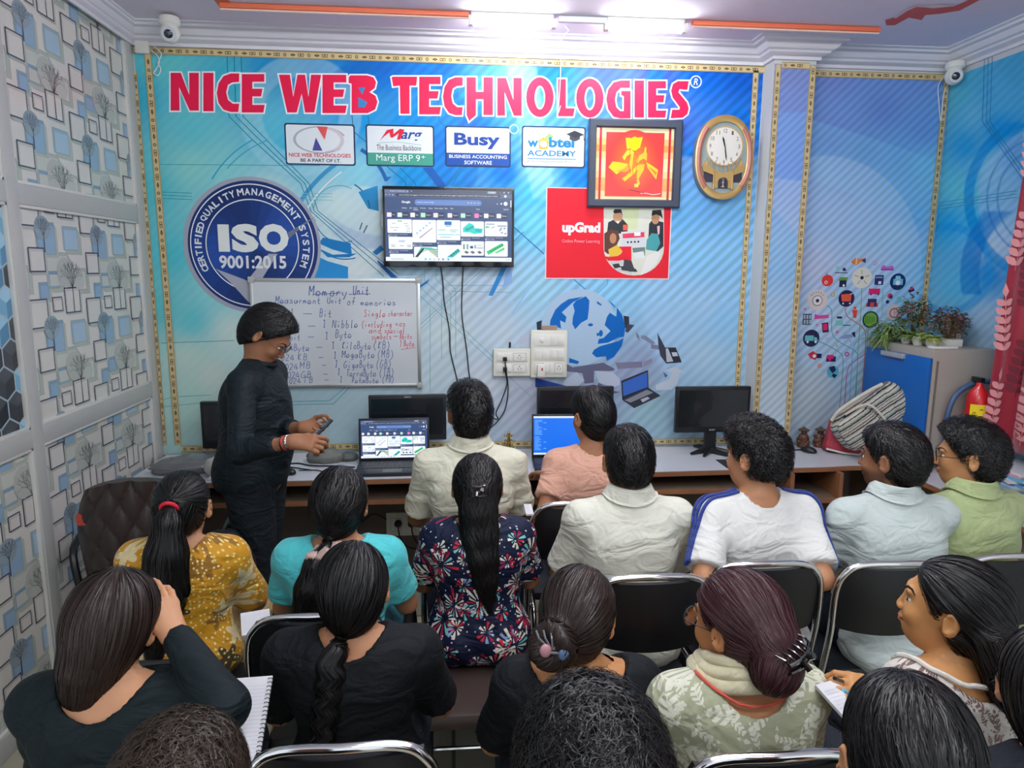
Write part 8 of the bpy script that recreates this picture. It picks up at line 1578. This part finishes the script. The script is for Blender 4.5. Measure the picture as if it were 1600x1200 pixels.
# phone in the teacher's hand
ph = HT(502, 671, 2.80); r = empty('mobile_phone', tuple(ph), 0, 'small dark keypad phone held by the teacher', 'phone'); r.rotation_euler = (math.radians(38), math.radians(-10), math.radians(-62)); MB().box((-.024, -.055, -.006), (.024, .055, .006), bev=.006).build('body', m_dkpl, r); MB().box((-.019, .004, .006), (.019, .044, .0068)).build('screen', mat('phone_screen', S(70, 96, 130), .15), r, smooth=False); k = MB()
for i in range(3):
    for j in range(4): k.box((-.018+i*.013, -.045+j*.011, .006), (-.008+i*.013, -.037+j*.011, .0075), bev=.001)
k.build('keypad', mat('phone_keys', S(150, 156, 164), .4), r)
# notebooks, papers and pens on laps
def lapbook(p, rz, label, lines=True, sp_=True, tilt=.15, w_=.17, h=.24):
    r = empty('notebook', tuple(p), rz, label, 'notebook'); r.rotation_euler = (tilt, 0, rz); d = Draw(lambda u, v, o: (u, v, .008+o), .0003); MB().box((-w_/2, -h/2, 0), (w_/2, h/2, .008), bev=.001).build('pages', mat('notebook_page', S(222, 220, 224), .7), r, smooth=False)
    for k in range(int(h/.009)-2): d.line([(-w_/2+.006, -h/2+.012+k*.009), (w_/2-.010, -h/2+.012+k*.009)], .0006, S(170, 180, 200), 1)
    d.build('ruled_lines', PAPER, r)
    if sp_:
        s = MB()
        for k in range(26): y = -h/2+.008+k*(h-.016)/25; s.tube([(w_/2-.004+.006*math.cos(a), y, .004+.008*math.sin(a)) for a in np.linspace(0, 2*PI, 9)[:-1]], .0009, 5, closed=True)
        s.build('spiral_binding', m_dkpl, r)
    return r
lapbook(HT(352, 1150, 1.50), .06, 'spiral notebook open beside the girl resting her head on her hand', w_=.16, h=.26, tilt=.45)
lapbook(HT(400, 975, 2.02), .3, 'open notebook on the lap between the mustard kurta and turquoise top', sp_=False, w_=.08, h=.10, tilt=.2)
lapbook(HT(1345, 1108, 1.50), .3, 'small notebook under the writing hand of the girl in profile', sp_=False, w_=.12, h=.15, tilt=.3)
lapbook(HT(826, 798, 2.72), .0, 'small sheet of paper at the elbow of the student in the cream polo', sp_=False, w_=.03, h=.09, tilt=.1)
def pen(a, b, m, label): a = np.array(a); b = np.array(b); r = empty('pen', tuple(a), 0, label, 'pen'); MB().tube([(0, 0, 0), tuple((b-a)*.88)], .0042, 8).build('barrel', m, r); MB().tube([tuple((b-a)*.88), tuple(b-a)], [.004, .0008], 8).build('tip', m_steel, r)
pen(HT(1318, 1078, 1.42), HT(1340, 1092, 1.44), mat('pen_blue', S(130, 190, 214), .3), 'pale blue pen in the writing hand of the girl in profile')
pen(HT(402, 914, 2.05), HT(386, 922, 2.08), mat('pencil_yellow', S(226, 206, 120), .5), 'yellow pencil held by the girl in the mustard kurta')
pen(HT(1304, 1060, 1.46), HT(1318, 1066, 1.5), m_dkpl, 'dark pen lying beyond the woman in the leaf-print top')
# trainers, bags on the floor
r = empty('pink_bag', tuple(PZ(1368, 1020, .0)), .3, 'pink cloth bag on the floor under the chairs at the right', 'bag'); r['category'] = 'bag'
lump('cloth_body', None, (.09, .06, .10), mat('pink_cloth', S(186, 44, 92), .8, var=(20, .2)), None, None, 4, 22, .3, 4, parent=r)
MB().tube([(-.03, 0, .10), (-.02, 0, .18), (.03, 0, .18), (.04, 0, .10)], .004, 6).build('strap', m_dkpl, r)
